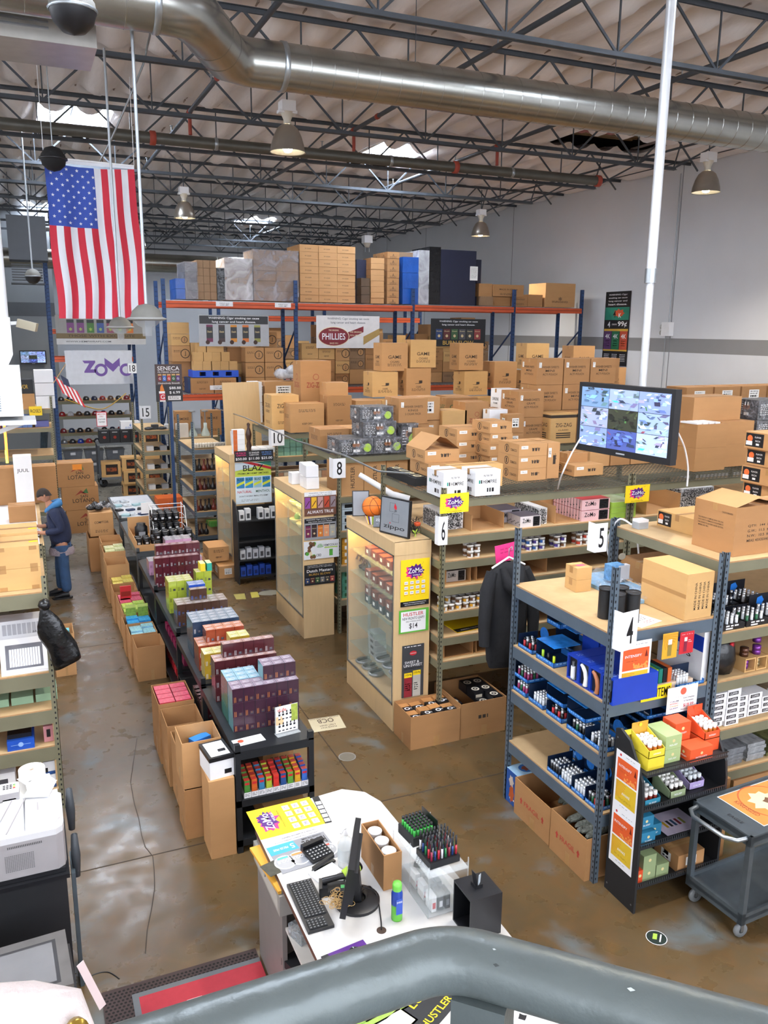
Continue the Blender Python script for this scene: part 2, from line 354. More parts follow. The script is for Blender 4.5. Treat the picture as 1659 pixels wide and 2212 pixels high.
# ---- round galvanised duct with its elbow
DM = mat('#9a9a94', .27, .92, noise=.1, scale=3, bump=.12, bscale=3, key='duct')
def duct(name, path, r, label, parent=None, seams=.26):
 t = thing(name, label, 'air duct', (0, 0, 0))
 q = MB(); q.tube(path, r, DM, 40)
 for a, b in zip(path[:-1], path[1:]):
  a = V3(a); b = V3(b); L = (b-a).length; n = int(L/seams)
  for k in range(1, n):
   q.lathe([(r, -.006), (r+.004, 0), (r, .006)], DM, 40, a+(b-a)*(k/n), b-a)
 q.build('duct_shell', t)
 for p, d in ((path[-2], V3(path[-1])-V3(path[-2])), (path[1], V3(path[1])-V3(path[0]))): MB().lathe([(r, -.03), (r+.012, -.025), (r+.012, .025), (r, .03)], GALV, 40, p, d).build('joint_band', t)
 for x in (4.4, 7.2, 10.2, 12.8):
  MB().tube([(x, path[-1][1], path[-1][2]+r), (x, path[-1][1], RZ)], .005, DARKST, 5).build('hanger_rod', t)
 return t
Yd, Zd = 9.28, 7.0
b0 = gz(520, 118, Zd); b1 = gz(430, 45, Zd); b2 = gz(372, 12, Zd)
dp = [(-6, b2.y-.0, Zd), (b2.x-.15, b2.y, Zd), (b2.x+.1, b2.y+.04, Zd), (b1.x, b1.y, Zd), (b0.x-.12, Yd-.1, Zd), (b0.x+.12, Yd, Zd), (b0.x+.5, Yd, Zd), (WX1, Yd, Zd)]
duct('spiral_duct', dp, .235, 'shiny round galvanised duct crossing under the joists with a bend')
duct('spiral_duct', [(-6, 29.2, 6.35), (-5, 29.2, 6.35), (4, 29.2, 6.35), (8.6, 29.2, 6.35)], .3, 'dull round duct far beyond, above the high pallets')
p = gz(0, 95, 6.75)
t = thing('diffuser_box', 'large square sheet-metal air diffuser box with louvers near the roof', 'air diffuser', (p.x-.45, p.y-.35, 6.72))
MB().box(0, 0, 0, 1.25, .75, .42, mat('#b9b6b0', .35, .6, noise=.08)).build('box_body', t)
q = MB()
for k in range(6): MB().box(.05, -.03, .1+k*.05, .85, .0, .115+k*.05, mat('#8f9296', .4, .7)).build('louver', t)
# RACKS
def post(h, m, flip=1, w=.045):
 q = MB(); q.box(0, 0, 0, w*flip if flip > 0 else 0, .004, h, m) if flip > 0 else q.box(-w, 0, 0, 0, .004, h, m)
 q.box(0, 0, 0, .004*flip, w, h, m) if flip > 0 else q.box(-.004, 0, 0, 0, w, h, m)
 n = int(h/.05)
 for k in range(n):
  z = .03+k*.05; a = w*.42*flip;
  q.rect((V3((a, 0, z)), X_, Z_), -.006, 0, .006, .02, HOLE, .001)
  s_ = -.001 if flip > 0 else -.0055
  q.rect((V3((0, w*.42+.006, z)), -Y_, Z_), 0, 0, .012, .02, HOLE, .001 if flip > 0 else .0055)
 return q
WIRE = mat('#6d6f68', .45, .6, noise=.1)
def rack(name, label, X0, X1, Y0, Y1, levels, H, pm, bm, wire=(), inner=True, loc=None, bh=.075, group=None):
 t = thing(name, label, 'shelving', (X0, Y0, 0), 0, group); w, d = X1-X0, Y1-Y0
 for x, y, f, sy in ((0, 0, 1, 1), (w, 0, -1, 1), (0, d, 1, -1), (w, d, -1, -1)):
  p = post(H, pm, f); o = p.build('post', t, (x, y, 0))
  if sy < 0: o.location = (x, y-.045, 0)
 for z in levels:
  for y in (.006, d-.02): MB().box(.004, y, z-.02-bh, w-.004, y+.014, z-.012, bm).build('beam', t)
  for x in (.006, w-.02): MB().box(x, .02, z-.02-bh, x+.014, d-.02, z-.012, bm).build('beam', t)
  q = MB()
  if z in wire:
   n = int(w/.06); k = int(d/.055)
   for i in range(n+1): q.bar((.0+w*i/n, -.005, z-.006), (w*i/n, d+.005, z-.006), .0045, .0045, WIRE)
   for i in range(k+1): q.bar((0, d*i/k, z-.012), (w, d*i/k, z-.012), .0045, .0045, WIRE)
   q.build('wire_deck', t)
  else:
   q.box(.01, .008, z-.016, w-.01, d-.008, z, BOARDE, top=BOARD); q.build('shelf_board', t)
 return t
R4 = rack('steel_shelving', 'blue-grey shelving unit of lighters beside the number four plate', 3.84, 4.88, 4.58, 5.93, (.6, 1.1, 1.53, 2.09), 2.6, GREYM, GREYM, bh=.095)
R5 = rack('steel_shelving', 'putty-beamed shelving unit beside the number five plate', 4.92, 7.4, 4.6, 5.95, (.67, 1.07, 1.51, 1.93, 2.52), 2.6, GREYM, OLIVE)
rack('steel_shelving', 'putty-beamed shelving unit continuing toward the long wall, stacked with flavour cartons', 7.42, 9.9, 4.6, 5.95, (.67, 1.07, 1.51, 1.93, 2.52), 2.6, OLIVE, OLIVE)
L6 = (.81, 1.08, 1.36, 1.64, 1.92, 2.19, 2.58)
for n, (a, b) in enumerate(((3.85, 6.25), (6.27, 8.67), (8.69, 11.09), (11.11, 13.5))):
 rack('steel_shelving', 'mesh-topped rack of the number six row, %s bay from the walkway' % ORD[n], a, b, 7.3, 8.9, L6 if n < 2 else (1.36, 2.19, 2.58), 2.7, OLIVE, OLIVE, wire=(2.58,), group='racks of the number six row')
for n, (a, b) in enumerate(((3.9, 6.3), (6.32, 8.72), (8.74, 11.14), (11.16, 13.5))):
 rack('steel_shelving', 'mesh-topped rack of the number eight row, %s bay from the walkway' % ORD[n], a, b, 10.5, 12.05, (.5, 1.0, 1.5, 2.0, 2.56), 2.62, OLIVE, OLIVE, wire=(2.56,), group='racks of the number eight row')
for n, (a, b) in enumerate(((3.93, 6.4), (6.42, 8.9), (8.92, 11.4), (11.42, 13.6))):
 rack('steel_shelving', 'mesh-topped rack of the number ten row, %s bay from the walkway' % ORD[n], a, b, 13.66, 15.2, (.5, 1.05, 1.6, 2.1, 2.5), 2.52, OLIVE, OLIVE, wire=(2.5,), group='racks of the number ten row')
rack('steel_shelving', 'putty shelving bay behind the number ten row holding sealed shipping cartons', 4.2, 6.7, 16.6, 18.0, (.6, 1.2, 1.8, 2.35), 2.36, OLIVE, OLIVE)
rack('steel_shelving', 'blue-grey shelving of dark hookah pipes next to the black display rack', 3.02, 3.78, 16.45, 18.1, (.12, .62, 1.05, 1.45, 1.9), 2.45, GREYM, GREYM)
rack('steel_shelving', 'putty shelving of hookah vases in front of the blue upright', 2.99, 3.95, 18.14, 18.75, (.5, 1.0, 1.45, 1.92), 2.1, OLIVE, OLIVE)
rack('steel_shelving', 'narrow shelving of coiled hoses and boxes beside the fifteen plate', 2.28, 2.90, 18.2, 19.75, (.35, .8, 1.25, 1.65, 2.1), 2.6, OLIVE, OLIVE)
HR = rack('steel_shelving', 'wide shelving of baseball caps under the purple logo banner', .9, 3.12, 26.4, 27.2, (.82, 1.15, 1.65, 2.1), 2.2, OLIVE, OLIVE)
def plate(txt, o, yaw, wd=.2, ht=.3, lab='', bend=True):
 q = MB(); q.box(0, -.004, 0, wd, 0, ht, WHITE)
 if bend: q.box(-.004, 0, 0, 0, wd*.8, ht, WHITE)
 F = (V3((0, -.004, 0)), X_, Z_); q.text(F, txt, wd/2, ht/2, ht*.68, BLACK, w=wd*.42*len(txt)**.75)
 return q.build('number_plate', None, o, yaw, lab, 'sign', kind=None)
plate('4', (3.87, 4.50, 1.98), .15, .16, .30, 'white plate reading four on the shelving corner post')
plate('5', (4.67, 5.88, 2.30), .0, .13, .27, 'white plate reading five hanging on a rack post')
plate('6', (3.78, 7.24, 2.12), .0, .1, .30, 'white plate reading six below a small yellow flyer')
plate('8', (3.80, 10.42, 2.28), .0, .18, .27, 'white plate reading eight on the rack post behind the glass cabinets')
plate('10', (3.82, 13.5, 2.32), .0, .22, .27, 'white plate reading ten next to the dark price header')
plate('11', (4.05, 16.5, 2.15), .0, .12, .3, 'white plate reading eleven by the turquoise packets')
plate('15', (2.28, 18.1, 2.37), .0, .2, .27, 'white plate reading fifteen below the purple logo banner')
plate('18', (2.75, 24.0, 3.02), .0, .22, .27, 'small plate reading eighteen at the purple banner corner')
MB().tube([(3.72, 17.5, 2.62), (3.74, 15, 2.66), (3.78, 12, 2.60), (3.8, 10, 2.66), (3.82, 8.9, 2.62), (3.9, 8.2, 2.70)], .012, STEEL, 8).build('conduit', label='long thin metal conduit lying along the ends of the mesh-topped racks', cat='conduit')
def upright(x, y, h, t, d=1.05):
 for yy in (y, y+d):
  q = MB(); q.box(-.04, -.035, 0, .04, .035, h, NAVY)
  for k in range(int(h/.1)): q.rect((V3((0, -.035, .05+k*.1)), X_, Z_), -.022, 0, -.008, .025, HOLE, .001); q.rect((V3((0, -.035, .05+k*.1)), X_, Z_), .008, 0, .022, .025, HOLE, .001)
  q.build('upright_post', t, (x, yy, 0))
 z = .3; s = 0
 while z < 4.0:
  MB().bar((x, y+(0 if s else d), z), (x, y+(d if s else 0), z+.8), .03, .03, NAVY).build('brace', t); z += .8; s ^= 1
def prack(label, x0, x1, y, zs, name='pallet_rack', hs=(5.2, 5.2), first=True):
 t = thing(name, label, 'pallet rack', (0, 0, 0))
 if first: upright(x0, y, hs[0], t)
 upright(x1, y, hs[1], t)
 for z, lip in zs:
  for yy in (y-.05, y+1.05):
   q = MB(); q.box(x0+.04, yy-.03, z-.13, x1-.04, yy+.03, z, ORANGE); q.box(x0+.04, yy-.033, z-.07, x1-.04, yy-.028, z-.05, mat('#8e3a1c', .5, noise=0)); q.build('beam', t)
  if lip:
   q = MB(); n = int((x1-x0)/.1); k = 11
   for i in range(n): q.bar((x0+.05+i*.1, y-.06, z+.008), (x0+.05+i*.1, y+1.08, z+.008), .008, .008, GALV)
   for i in range(k): q.bar((x0+.05, y+i*.105, z+.012), (x1-.05, y+i*.105, z+.012), .006, .006, GALV)
   q.build('wire_deck', t)
 return t
PY = 18.85
prack('blue and orange pallet rack bay behind the cigar pouch banner', 2.98, 5.97, PY, ((4.84, 1), (2.8, 1)), hs=(5.3, 5.35))
prack('blue and orange pallet rack bay behind the oval logo banner', 5.97, 8.97, PY, ((4.84, 1), (2.9, 1)), hs=(5, 5.25), first=False)
prack('blue and orange pallet rack bay behind the black pouch banner', 8.97, 11.87, PY, ((4.86, 1), (2.9, 1)), hs=(5, 5.3), first=False)
prack('short pallet rack bay holding one lone carton against the long wall', 11.87, 14.0, PY, ((4.86, 1),), hs=(5, 5.35), first=False)
prack('second pallet rack row standing deeper behind the tall stacks', 5.0, 8.0, 22.6, ((4.6, 1), (3.0, 1)), hs=(5.4, 5.4))
prack('second pallet rack row standing deeper toward the long wall', 8.0, 11.0, 22.6, ((4.6, 1), (3.0, 1)), hs=(5.4, 5.4), first=False)
prack('blue pallet rack frame with purple banner across its lower bay', .85, 3.0, 24.6, ((4.2, 1), (3.45, 0)), hs=(6.2, 6.2))
for (x, z) in ((4.1, 4.79), (5.45, 4.79), (3.9, 2.95)):
 q = MB(); q.box(0, 0, 0, .38, .004, .1, PAPER); F = (V3((0, 0, 0)), X_, Z_)
 q.text(F, 'FORKLIFT RACK', .19, .065, .02, BLACK, w=.22); q.text(F, 'LOAD LIMIT', .19, .03, .026, BLACK, w=.2)
 q.build('load_notice', None, (x, PY-.087, z-.05), 0, {4.1: 'small white notice on the upper orange beam, above the pouch banner', 5.45: 'small white notice on the upper orange beam, below the grey wrapped pallet', 3.9: 'small white notice on the lower orange beam behind the cigarette price sign'}[x], 'notice')
# ---------------------------------------------------------------- cartons
CL = {}
def carton(w, d, h, m=KRAFT, tp=True, art=None, tape=TAPE):
 q = MB(); q.box(0, 0, 0, w, d, h, m)
 F, S, T = front(w, d, h), side(w, d, h), topf(w, d, h)
 if tp:
  q.rect(T, 0, d/2-.025, w, d/2+.025, tape); q.rect(T, 0, d/2-.001, w, d/2+.001, KIN, .001)
  q.rect(S, d/2-.025, h-.06, d/2+.025, h, tape); q.rect(rside(w, d, h), d/2-.025, h-.06, d/2+.025, h, tape)
 if art: art(q, F, S, T, w, d, h)
 return q
def lines(q, F, u, v, w, n, m, dh=.018, th=.007):
 for k in range(n):
  x = u-w/2;
  while x < u+w/2-.01:
   l = random.uniform(.012, .05)*max(1, w/.2); l = min(l, u+w/2-x); q.rect(F, x, v-k*dh, x+l*.85, v-k*dh+th, m); x += l+.008
def A_lines(q, F, S, T, w, d, h):
 lines(q, F, w*.5, h*.78, w*.5, 3, INKB); q.text(F, 'KEEP DRY', w*.5, h*.3, .03, INKB, w=w*.3)
 lines(q, S, d*.5, h*.6, d*.6, 4, INKB)
def A_word(wd, sub=None, m=INKB, wf=.6, yf=.6, hf=.12, bc=False):
 def f(q, F, S, T, w, d, h):
  for G, ww in ((F, w), (S, d)):
   q.text(G, wd, ww*.5, h*yf, h*hf, m, w=ww*wf)
   if sub: q.text(G, sub, ww*.5, h*(yf-.17), h*hf*.6, m, w=ww*wf*.7)
   lines(q, G, ww*.5, h*.25, ww*.55, 3, m)
 return f
def A_zig(q, F, S, T, w, d, h):
 for G, ww in ((F, w), (S, d)):
  q.rect(G, 0, h*.86, ww, h*.96, INKB, .0004); q.text(G, 'ZIG-ZAG', ww*.5, h*.62, h*.13, INKB, w=ww*.62); q.text(G, 'CLASSIC', ww*.5, h*.45, h*.05, INKB, w=ww*.4)
  for k in range(3): q.rect(G, ww*.22, h*(.32-.07*k), ww*.78, h*(.36-.07*k), INKB)
def A_zigr(q, F, S, T, w, d, h):
 for G, ww in ((F, w), (S, d)):
  q.text(G, 'ZIG-ZAG', ww*.5, h*.55, h*.1, INKR, w=ww*.62); q.disc(G, ww*.5, h*.7, h*.06, INKR); q.disc(G, ww*.5, h*.7, h*.05, KRAFT2, .0011); q.rect(G, ww*.25, h*.2, ww*.75, h*.24, INKR)
def A_swish(t1, t2, t3):
 def f(q, F, S, T, w, d, h):
  for G, ww in ((F, w), (S, d)):
   q.text(G, t1, ww*.5, h*.68, h*.085, INKB, w=ww*.66); q.text(G, t2, ww*.5, h*.54, h*.085, INKB, w=ww*.34); q.text(G, t3, ww*.5, h*.40, h*.08, INKB, w=ww*.55)
   q.rect(G, ww*.08, h*.66, ww*.18, h*.86, INKW); lines(q, G, ww*.13, h*.82, ww*.07, 4, INKB, h*.04, h*.015)
 return f
def A_tob(q, F, S, T, w, d, h):
 q.rect(F, w*.08, h*.6, w*.32, h*.86, INKW); q.text(F, 'TOBACCO', w*.2, h*.73, h*.1, INKB, w=w*.18); q.text(F, '4x1 60ct', w*.6, h*.62, h*.17, INKB, w=w*.3)
 lines(q, F, w*.6, h*.4, w*.26, 1, INKB, th=h*.25)
 q.disc(S, d*.42, h*.5, h*.34, INKB); q.disc(S, d*.42, h*.5, h*.27, KRAFT, .0012); q.rect((S[0]-X_*.0008, S[1], S[2]), d*.42-.012, h*.3, d*.42+.012, h*.7, INKB); q.text(S, 'TOBACCO', d*.75, h*.45, h*.2, INKB, w=d*.3)
def A_white(wd):
 def f(q, F, S, T, w, d, h):
  for G, ww in ((F, w), (S, d)):
   q.text(G, 'FILTER TIP', ww*.5, h*.78, h*.07, BLACK, w=ww*.35); q.rect(G, ww*.14, h*.48, ww*.2, h*.62, mat('#1d8b7a')); q.rect(G, ww*.22, h*.48, ww*.27, h*.62, BLACK)
   q.text(G, wd, ww*.58, h*.55, h*.14, BLACK, w=ww*.55); lines(q, G, ww*.62, h*.14, ww*.3, 1, BLACK, th=h*.16)
 return f
def A_flav(q, F, S, T, w, d, h):
 for G, ww in ((S, d),):
  q.rect(G, ww*.02, h*.12, ww*.36, h*.92, BLACK); q.disc(G, ww*.1, h*.6, h*.2, mat('#e2703a', .5), .0012); q.rect(G, ww*.03, h*.2, ww*.15, h*.45, WHITE, .0016)
  q.text(G, 'FLAVOR', ww*.25, h*.7, h*.1, WHITE, w=ww*.12); q.text(G, 'RICH', ww*.25, h*.48, h*.1, WHITE, w=ww*.09); q.rect(G, ww*.22, h*.22, ww*.28, h*.34, WHITE, .0012)
 q.rect(F, w*.62, h*.12, w*.98, h*.92, BLACK); q.text(F, 'FLAVOR', w*.8, h*.6, h*.12, WHITE, w=w*.2)
def A_jack(q, F, S, T, w, d, h):
 q.disc(F, w*.72, h*.5, h*.3, INKB); q.disc(F, w*.72, h*.5, h*.25, KRAFT, .0012); q.text(F, 'J', w*.72, h*.5, h*.3, INKB, l=.0016); lines(q, F, w*.3, h*.7, w*.4, 3, INKB)
def A_label(q, F, S, T, w, d, h):
 for G, ww in ((F, w), (S, d)):
  q.rect(G, ww*.3, h*.3, ww*.7, h*.8, INKW); lines(q, G, ww*.5, h*.68, ww*.3, 2, BLACK, h*.12, h*.05); lines(q, G, ww*.5, h*.38, ww*.28, 1, BLACK, th=h*.1)
def A_qty(q, F, S, T, w, d, h):
 for k, s_ in enumerate(('QTY:  144  PCS', 'G.W.:  11.5  KGS', 'N.W.:  10.5  KGS', 'MEAS: 45X35X40CM')): q.text(F, s_, w*.5, h*(.6-.1*k), h*.055, INKB, w=w*.5)
 for k in range(4): q.text(S, ('THIS PRODUCT COMPLIES WITH THE CPSC', 'CHILD SAFETY COMMISSION REQUIREMENTS', 'FOR CIGARETTE LIGHTERS UNDER SECTION', 'MODEL NO. 9801')[k], d*.42 if k < 3 else d*.25, h*(.64-.055*k), h*.028, INKB, w=d*(.62 if k < 3 else .25))
 q.text(S, 'CALICO BRANDS', d*.8, h*.85, h*.035, INKB, w=d*.25)
def CB(label, x, y, z, w, d, h, m=KRAFT, art=None, rz=0, name='carton', cat='carton', group=None, tp=True):
 return carton(w, d, h, m, tp, art).build(name, None, (x, y, z+.001), rz, label, cat, group)
Z6, Z8, Z10 = 2.58, 2.56, 2.5
# --- on the number six row (Y 7.3 to 8.9) ---
def pile(lab, px, py, w, d, h, n, names, m=KRAFT, art=A_tob, z=Z6):
 g = gz(px, py, z)
 for k in range(n): CB(lab % names[k], g.x+random.uniform(-.012, .012), g.y, z+k*(h+.002), w, d, h, m, art)
LMU = ('lowest', 'middle', 'uppermost')
pile('tobacco carton at the near mesh edge, %s', 924, 1030, .46, .5, .15, 1, ('under the flap-raised one',))
g = gz(917, 1028, Z6)
o = CB('low tobacco carton with one flap raised at the near mesh edge', g.x, g.y, Z6+.152, .46, .52, .15, KRAFT, A_tob, tp=False)
MB().poly([(0, 0, 0), (0, .52, 0), (.2, .52, .16), (.2, 0, .16)], KRAFT).build('flap', o, (0, 0, .151)); MB().poly([(.46, 0, 0), (.46, .52, 0), (.28, .52, .13), (.28, 0, .13)], KRAFT2).build('flap', o, (0, 0, .151))
pile('tobacco carton stacked behind the flap-raised one, %s', 985, 1004, .46, .5, .15, 3, LMU)
pile('narrow tobacco carton in the four-high pile mid mesh top, %s', 1056, 1010, .32, .45, .14, 4, ('lowest', 'second up', 'third up', 'uppermost'))
pile('tobacco carton in the three-high pile facing the television, %s', 1120, 1040, .38, .45, .14, 3, LMU)
CB('tobacco carton stood on end at the side of the three-high pile', gz(1120, 1040, Z6).x+.4, gz(1120, 1040, Z6).y+.03, Z6, .17, .45, .42, KRAFT, A_tob)
g = gz(1240, 1030, Z6)
CB('low tobacco carton lying alone on the mesh by the television cable', g.x, g.y, Z6, .42, .5, .13, KRAFT, A_tob)
CB('small plain box resting on the lone tobacco carton', g.x+.05, g.y+.22, Z6+.132, .3, .2, .11, KRAFT2)
for k in range(7): CB('plain taped carton in the row behind the television, %s from the walkway side' % ORD[k], 6.55+k*.33, 8.46, Z6, .31, .36, .2, KRAFT2 if k % 2 else KRAFT)
for k in range(4): CB('plain flat carton on the row behind the television, %s from the walkway side' % ORD[k], 6.6+k*.5, 8.48, Z6+.202, .48, .34, .12, KRAFT)
CB('white filter-tip carton at the mesh edge, next to the yellow flyer', 3.87, 7.33, Z6, .27, .38, .27, WHITE, A_white('HEMPIRE'))
CB('white filter-tip carton standing apart on the mesh beside its twin', 4.24, 7.33, Z6, .3, .3, .27, WHITE, A_white('HEMPIRE'))
CB('wide light tan box behind the two white cartons', 4.2, 7.74, Z6, .62, .2, .25, KRAFT3)
for k in range(4):
 q = MB(); q.box(0, 0, 0, .15, .2, .09, BLACKM); q.box(.02, .02, .09, .13, .18, .1, BLACK); q.text((V3((0, 0, .1)), X_, Y_), ('O', 'C', 'B', 'O')[k], .075, .1, .12, mat('#d8c98a', .5), w=.09); q.build('letter_tray', None, (3.66+.24, 8.62-k*.19, Z6+.001), .05, 'black plastic tray with a pale raised letter, %s from the nearest white carton' % ORD[3-k], 'tray')
for k in range(2): CB('large plain carton past the television cable, %s' % ('lower', 'upper, open with white packets')[k], 7.55, 7.7, Z6+k*.292, .5, .5, .29, KRAFT2)
for k in range(2): CB('large plain carton one step deeper past the television, %s' % ('lower one', 'upper one')[k], 8.1, 7.85, Z6+k*.292, .55, .5, .29, KRAFT2)
CB('wide plain carton crowning the deeper pair past the television', 7.75, 8.0, Z6+.585, .8, .45, .3, KRAFT2)
for k in range(4):
 q = MB(); q.box(0, 0, 0, .08, .26, .02, WHITE); q.build('white_packet', None, (7.55+k*.1, 7.71, Z6+.586), .1, 'flat white packet lying on the lower plain carton past the television, %s along' % ORD[k], 'packet')
def A_bot(q, F, S, T, w, d, h):
 for G, ww in ((F, w), (S, d)):
  lines(q, G, ww*.22, h*.75, ww*.3, 6, INKW, h*.1, h*.03)
  for c in (.45, .56): q.disc(G, ww*c, h*.62, h*.14, mat('#8a5a3a', .3)); q.rect(G, ww*c-.01, h*.7, ww*c+.01, h*.88, INKW, .0012)
  q.rect(G, ww*.42, h*.18, ww*.62, h*.34, INKW)
 q.disc(F, w*.84, h*.42, h*.27, mat('#a8c93c', .4), .0013)
def wrapcase(label, x, y, z, w, d, h, rz=0):
 t = thing('bottle_case', label, 'wrapped case', (x, y, z+.001), rz)
 carton(w, d, h, BLACKM, False, A_bot).build('case', t); q = MB(); q.box(-.006, -.006, .001, w+.006, d+.006, h+.006, WRAP); q.build('plastic_wrap', t); return t
for k in range(2): wrapcase('black shrink-wrapped bottle case near the long wall, %s' % ('lower', 'upper')[k], 8.75, 7.9, Z6+.32+k*.26, .55, .4, .25); wrapcase('black shrink-wrapped bottle case beside its pair by the long wall, %s' % ('lower one', 'upper one')[k], 9.35, 7.9, Z6+.32+k*.26, .5, .4, .25)
CB('plain carton carrying the black wrapped cases near the long wall', 8.7, 7.8, Z6, 1.2, .55, .31, KRAFT2)
# --- number eight row top (Y 10.5-12.05)
for lab, x, y, z, w, d, h in (('at the mesh edge, lower tier, end nearest the walkway', 3.95, 10.58, 0, .5, .5, .22), ('at the mesh edge, lower tier, middle', 4.47, 10.58, 0, .42, .5, .22), ('stood upright at the tier end', 4.91, 10.62, 0, .26, .5, .4), ('in the middle tier', 4.33, 10.64, .222, .5, .45, .22), ('on top of the bottle pile', 4.3, 10.68, .444, .5, .4, .2)): wrapcase('black wrapped bottle case '+lab, x, y, Z8+z, w, d-.02, h)
CB('low square carton behind the bottle cases near the rack end', 3.92, 11.3, Z8, .45, .5, .28, KRAFT2, A_lines); CB('low square carton beside its twin behind the bottle cases', 4.4, 11.35, Z8, .4, .5, .27, KRAFT, A_lines)
f8 = lambda px, y=10.6: gy(px, 950, y).x
for k in range(2): CB('cigar pack carton on the number eight row, %s' % ('lower', 'upper')[k], f8(874)-k*.03, 10.75, Z8+k*.375, .46, .5, .37, KRAFT2, A_swish('SWISHER SWEETS', 'KINGS', '5 CIGAR PACK'))
for k in range(2): CB('plain side carton next to the cigar pack pair, %s' % ('lower', 'upper')[k], f8(912, 11.2), 11.3, Z8+k*.36, .34, .4, .35, KRAFT, A_label)
CB('small plain carton between the cigar pair and the opened tobacco carton', f8(897, 10.52), 10.52, Z8, .3, .2, .34, KRAFT)
for k in range(2): CB('tall square carton with dark round mark past the cigar pair, %s' % ('nearer', 'farther')[k], f8(955+48*k, 11.2), 11.2, Z8, .42, .4, .5+.12*k, (KRAFT3, KRAFT2)[k], (A_word('J', 'CIGARS', INKB, .3, .5), A_zigr)[k])
CB('carton with a white label behind the four-high tobacco pile', f8(1040, 11.2), 11.2, Z8, .4, .4, .5, KRAFT2, A_label)
for k in range(2): CB('wide carton with white shipping labels on the number eight row, %s' % ('lower', 'upper')[k], f8(1092), 10.58, Z8+k*.2, .3, .2, .195 if k == 0 else .28, KRAFT2, A_label)
for k in range(2): CB('grape cigar carton on the number eight row, %s' % ('lower', 'upper')[k], f8(1118, 10.8)+.06*(1-k), 10.82, Z8+k*.4, .46, .5, .395, KRAFT2, A_swish('SWISHER SWEETS', 'GRAPE', 'ACTI POUCH'))
for k in range(3): CB('tall rolling paper carton with black printing on the number eight row, %s from the walkway' % ORD[k], f8(1188)+k*.50, 10.6, Z8, .48, .5, .46, KRAFT3 if k < 1 else KRAFT, A_zig)
for r in range(2):
 for k in range(3): CB('chocolate coloured cigar carton on the paper cartons, %s tier, %s' % (('lower', 'upper')[r], ORD[k]), f8(1196)+k*.52, 11.15, Z8+.46+r*.41, .5, .45, .405, KRAFT2, A_swish('SWISHER SWEETS', 'MINI', 'ACTI POUCH'))
 CB('chocolate coloured cigar carton bearing the upper pair, column %s' % ('nearest the grape ones', 'behind the television')[r], f8(1196)+r*.52, 11.15, Z8, .5, .45, .455, KRAFT2)
CB('white printed flat carton under the green printed one', f8(1052, 11.0), 10.95, Z8+.0, .32, .2, .52, WHITE, A_word('DARLENE', 'FARMS', BLACK))
CB('white and green printed carton beside the grape cigar pair', f8(1072, 11.4), 11.32, Z8+.4, .34, .3, .4, WHITE, A_word('DARLENE', 'FARMS', BLACK)); CB('brown carton lifting the green printed one', f8(1072, 11.4), 11.32, Z8, .36, .32, .395, KRAFT)
for k in range(5):
 CB('labelled shipping carton against the long wall on the number eight row, %s along' % ORD[k], 10.15+k*.62, 10.7, Z8, .58, .5, .5, KRAFT2, A_label)
 if k < 4: CB('labelled shipping carton against the long wall, upper tier, %s along' % ORD[k], 10.2+k*.62, 10.72, Z8+.502, .58, .48, .3, KRAFT2, A_label)
CB('opened brown carton by the long wall with flaps up', 12.7, 10.8, Z8+.5, .75, .4, .3, KRAFT2, A_word('CHEYENNE'))
CB('carton named with large dark letters high by the wall poster', 8.9, 11.62, Z8+.86, .6, .4, .4, KRAFT2, A_word('CLIPPER', None, INKB, .6, .7, .2)); CB('tall carton carrying the large-lettered one by the wall poster', 8.9, 11.62, Z8, .62, .42, .855, KRAFT2)
# --- number ten row top (Y 13.66-15.2)
def row(labf, xs, y, z, w, d, h, m, art, jit=.03):
 for k, x in enumerate(xs): CB(labf % ORD[k], x+random.uniform(-jit, jit)*.3, y+random.uniform(-jit, jit), z, w, d, h, m, art)
CB('carton with black printed crest at the walkway end of the number ten row', 4.0, 14.1, Z10, .5, .5, .62, KRAFT3, A_word('ZIG-ZAG', 'REGISTERED', INKB, .6, .7))
CB('squat square carton with a torn tape patch on the number ten row', 4.22, 13.72, Z10, .62, .4, .5, KRAFT, A_lines)
CB('tall plain carton with faint stamp on the number ten row', 4.9, 13.72, Z10, .46, .4, .62, KRAFT2, A_lines)
CB('small plain carton resting on the tall stamped carton', 4.92, 13.85, Z10+.62, .42, .34, .22, KRAFT)
CB('tall carton with red crest raised above its neighbours', 4.62, 14.35, Z10+.25, .58, .45, .95, KRAFT2, A_zigr)
CB('carton supporting the red crest one', 4.6, 14.4, Z10, .6, .5, .24, KRAFT)
for k, (x, z, h) in enumerate(((5.45, 0, .52), (6.0, 0, .5), (6.6, 0, .52), (7.3, 0, .55), (8.0, 0, .5), (8.65, 0, .62), (9.3, 0, .5), (10.0, 0, .45), (10.7, 0, .45), (11.3, 0, .5))):
 CB('lower tier plain carton on the number ten row, %s past the crest one' % ORD[k], x, 13.75+(k % 3)*.08, Z10+z, .5, .5, h, (KRAFT, KRAFT3, KRAFT2)[k % 3], (A_lines, A_zigr, A_word('KEEP DRY'))[k % 3])
for k, (x, z) in enumerate(((6.0, .53), (6.72, .53), (7.95, .52), (8.65, .64), (9.35, .52), (10.05, .47), (10.75, .47), (11.4, .5))):
 CB('second tier mid-brown carton on the number ten row, %s along' % ORD[k], x, 14.3+(k % 2)*.05, Z10+z, .52, .45, .52 if k % 2 else .46, (KRAFT3, KRAFT)[k % 2], A_word('J', 'CIGARS', INKB, .3, .5))
for k, (x, z) in enumerate(((6.25, 1.0), (6.85, 1.06), (7.9, 1.0), (9.45, 1.0), (10.6, .95))):
 CB('square carton crowning the number ten row, %s along' % ORD[k], x, 14.45, Z10+z, .54, .4, .52, (KRAFT, KRAFT3)[k % 2], A_word('GAME', 'CIGARS', INKB, .5, .5))
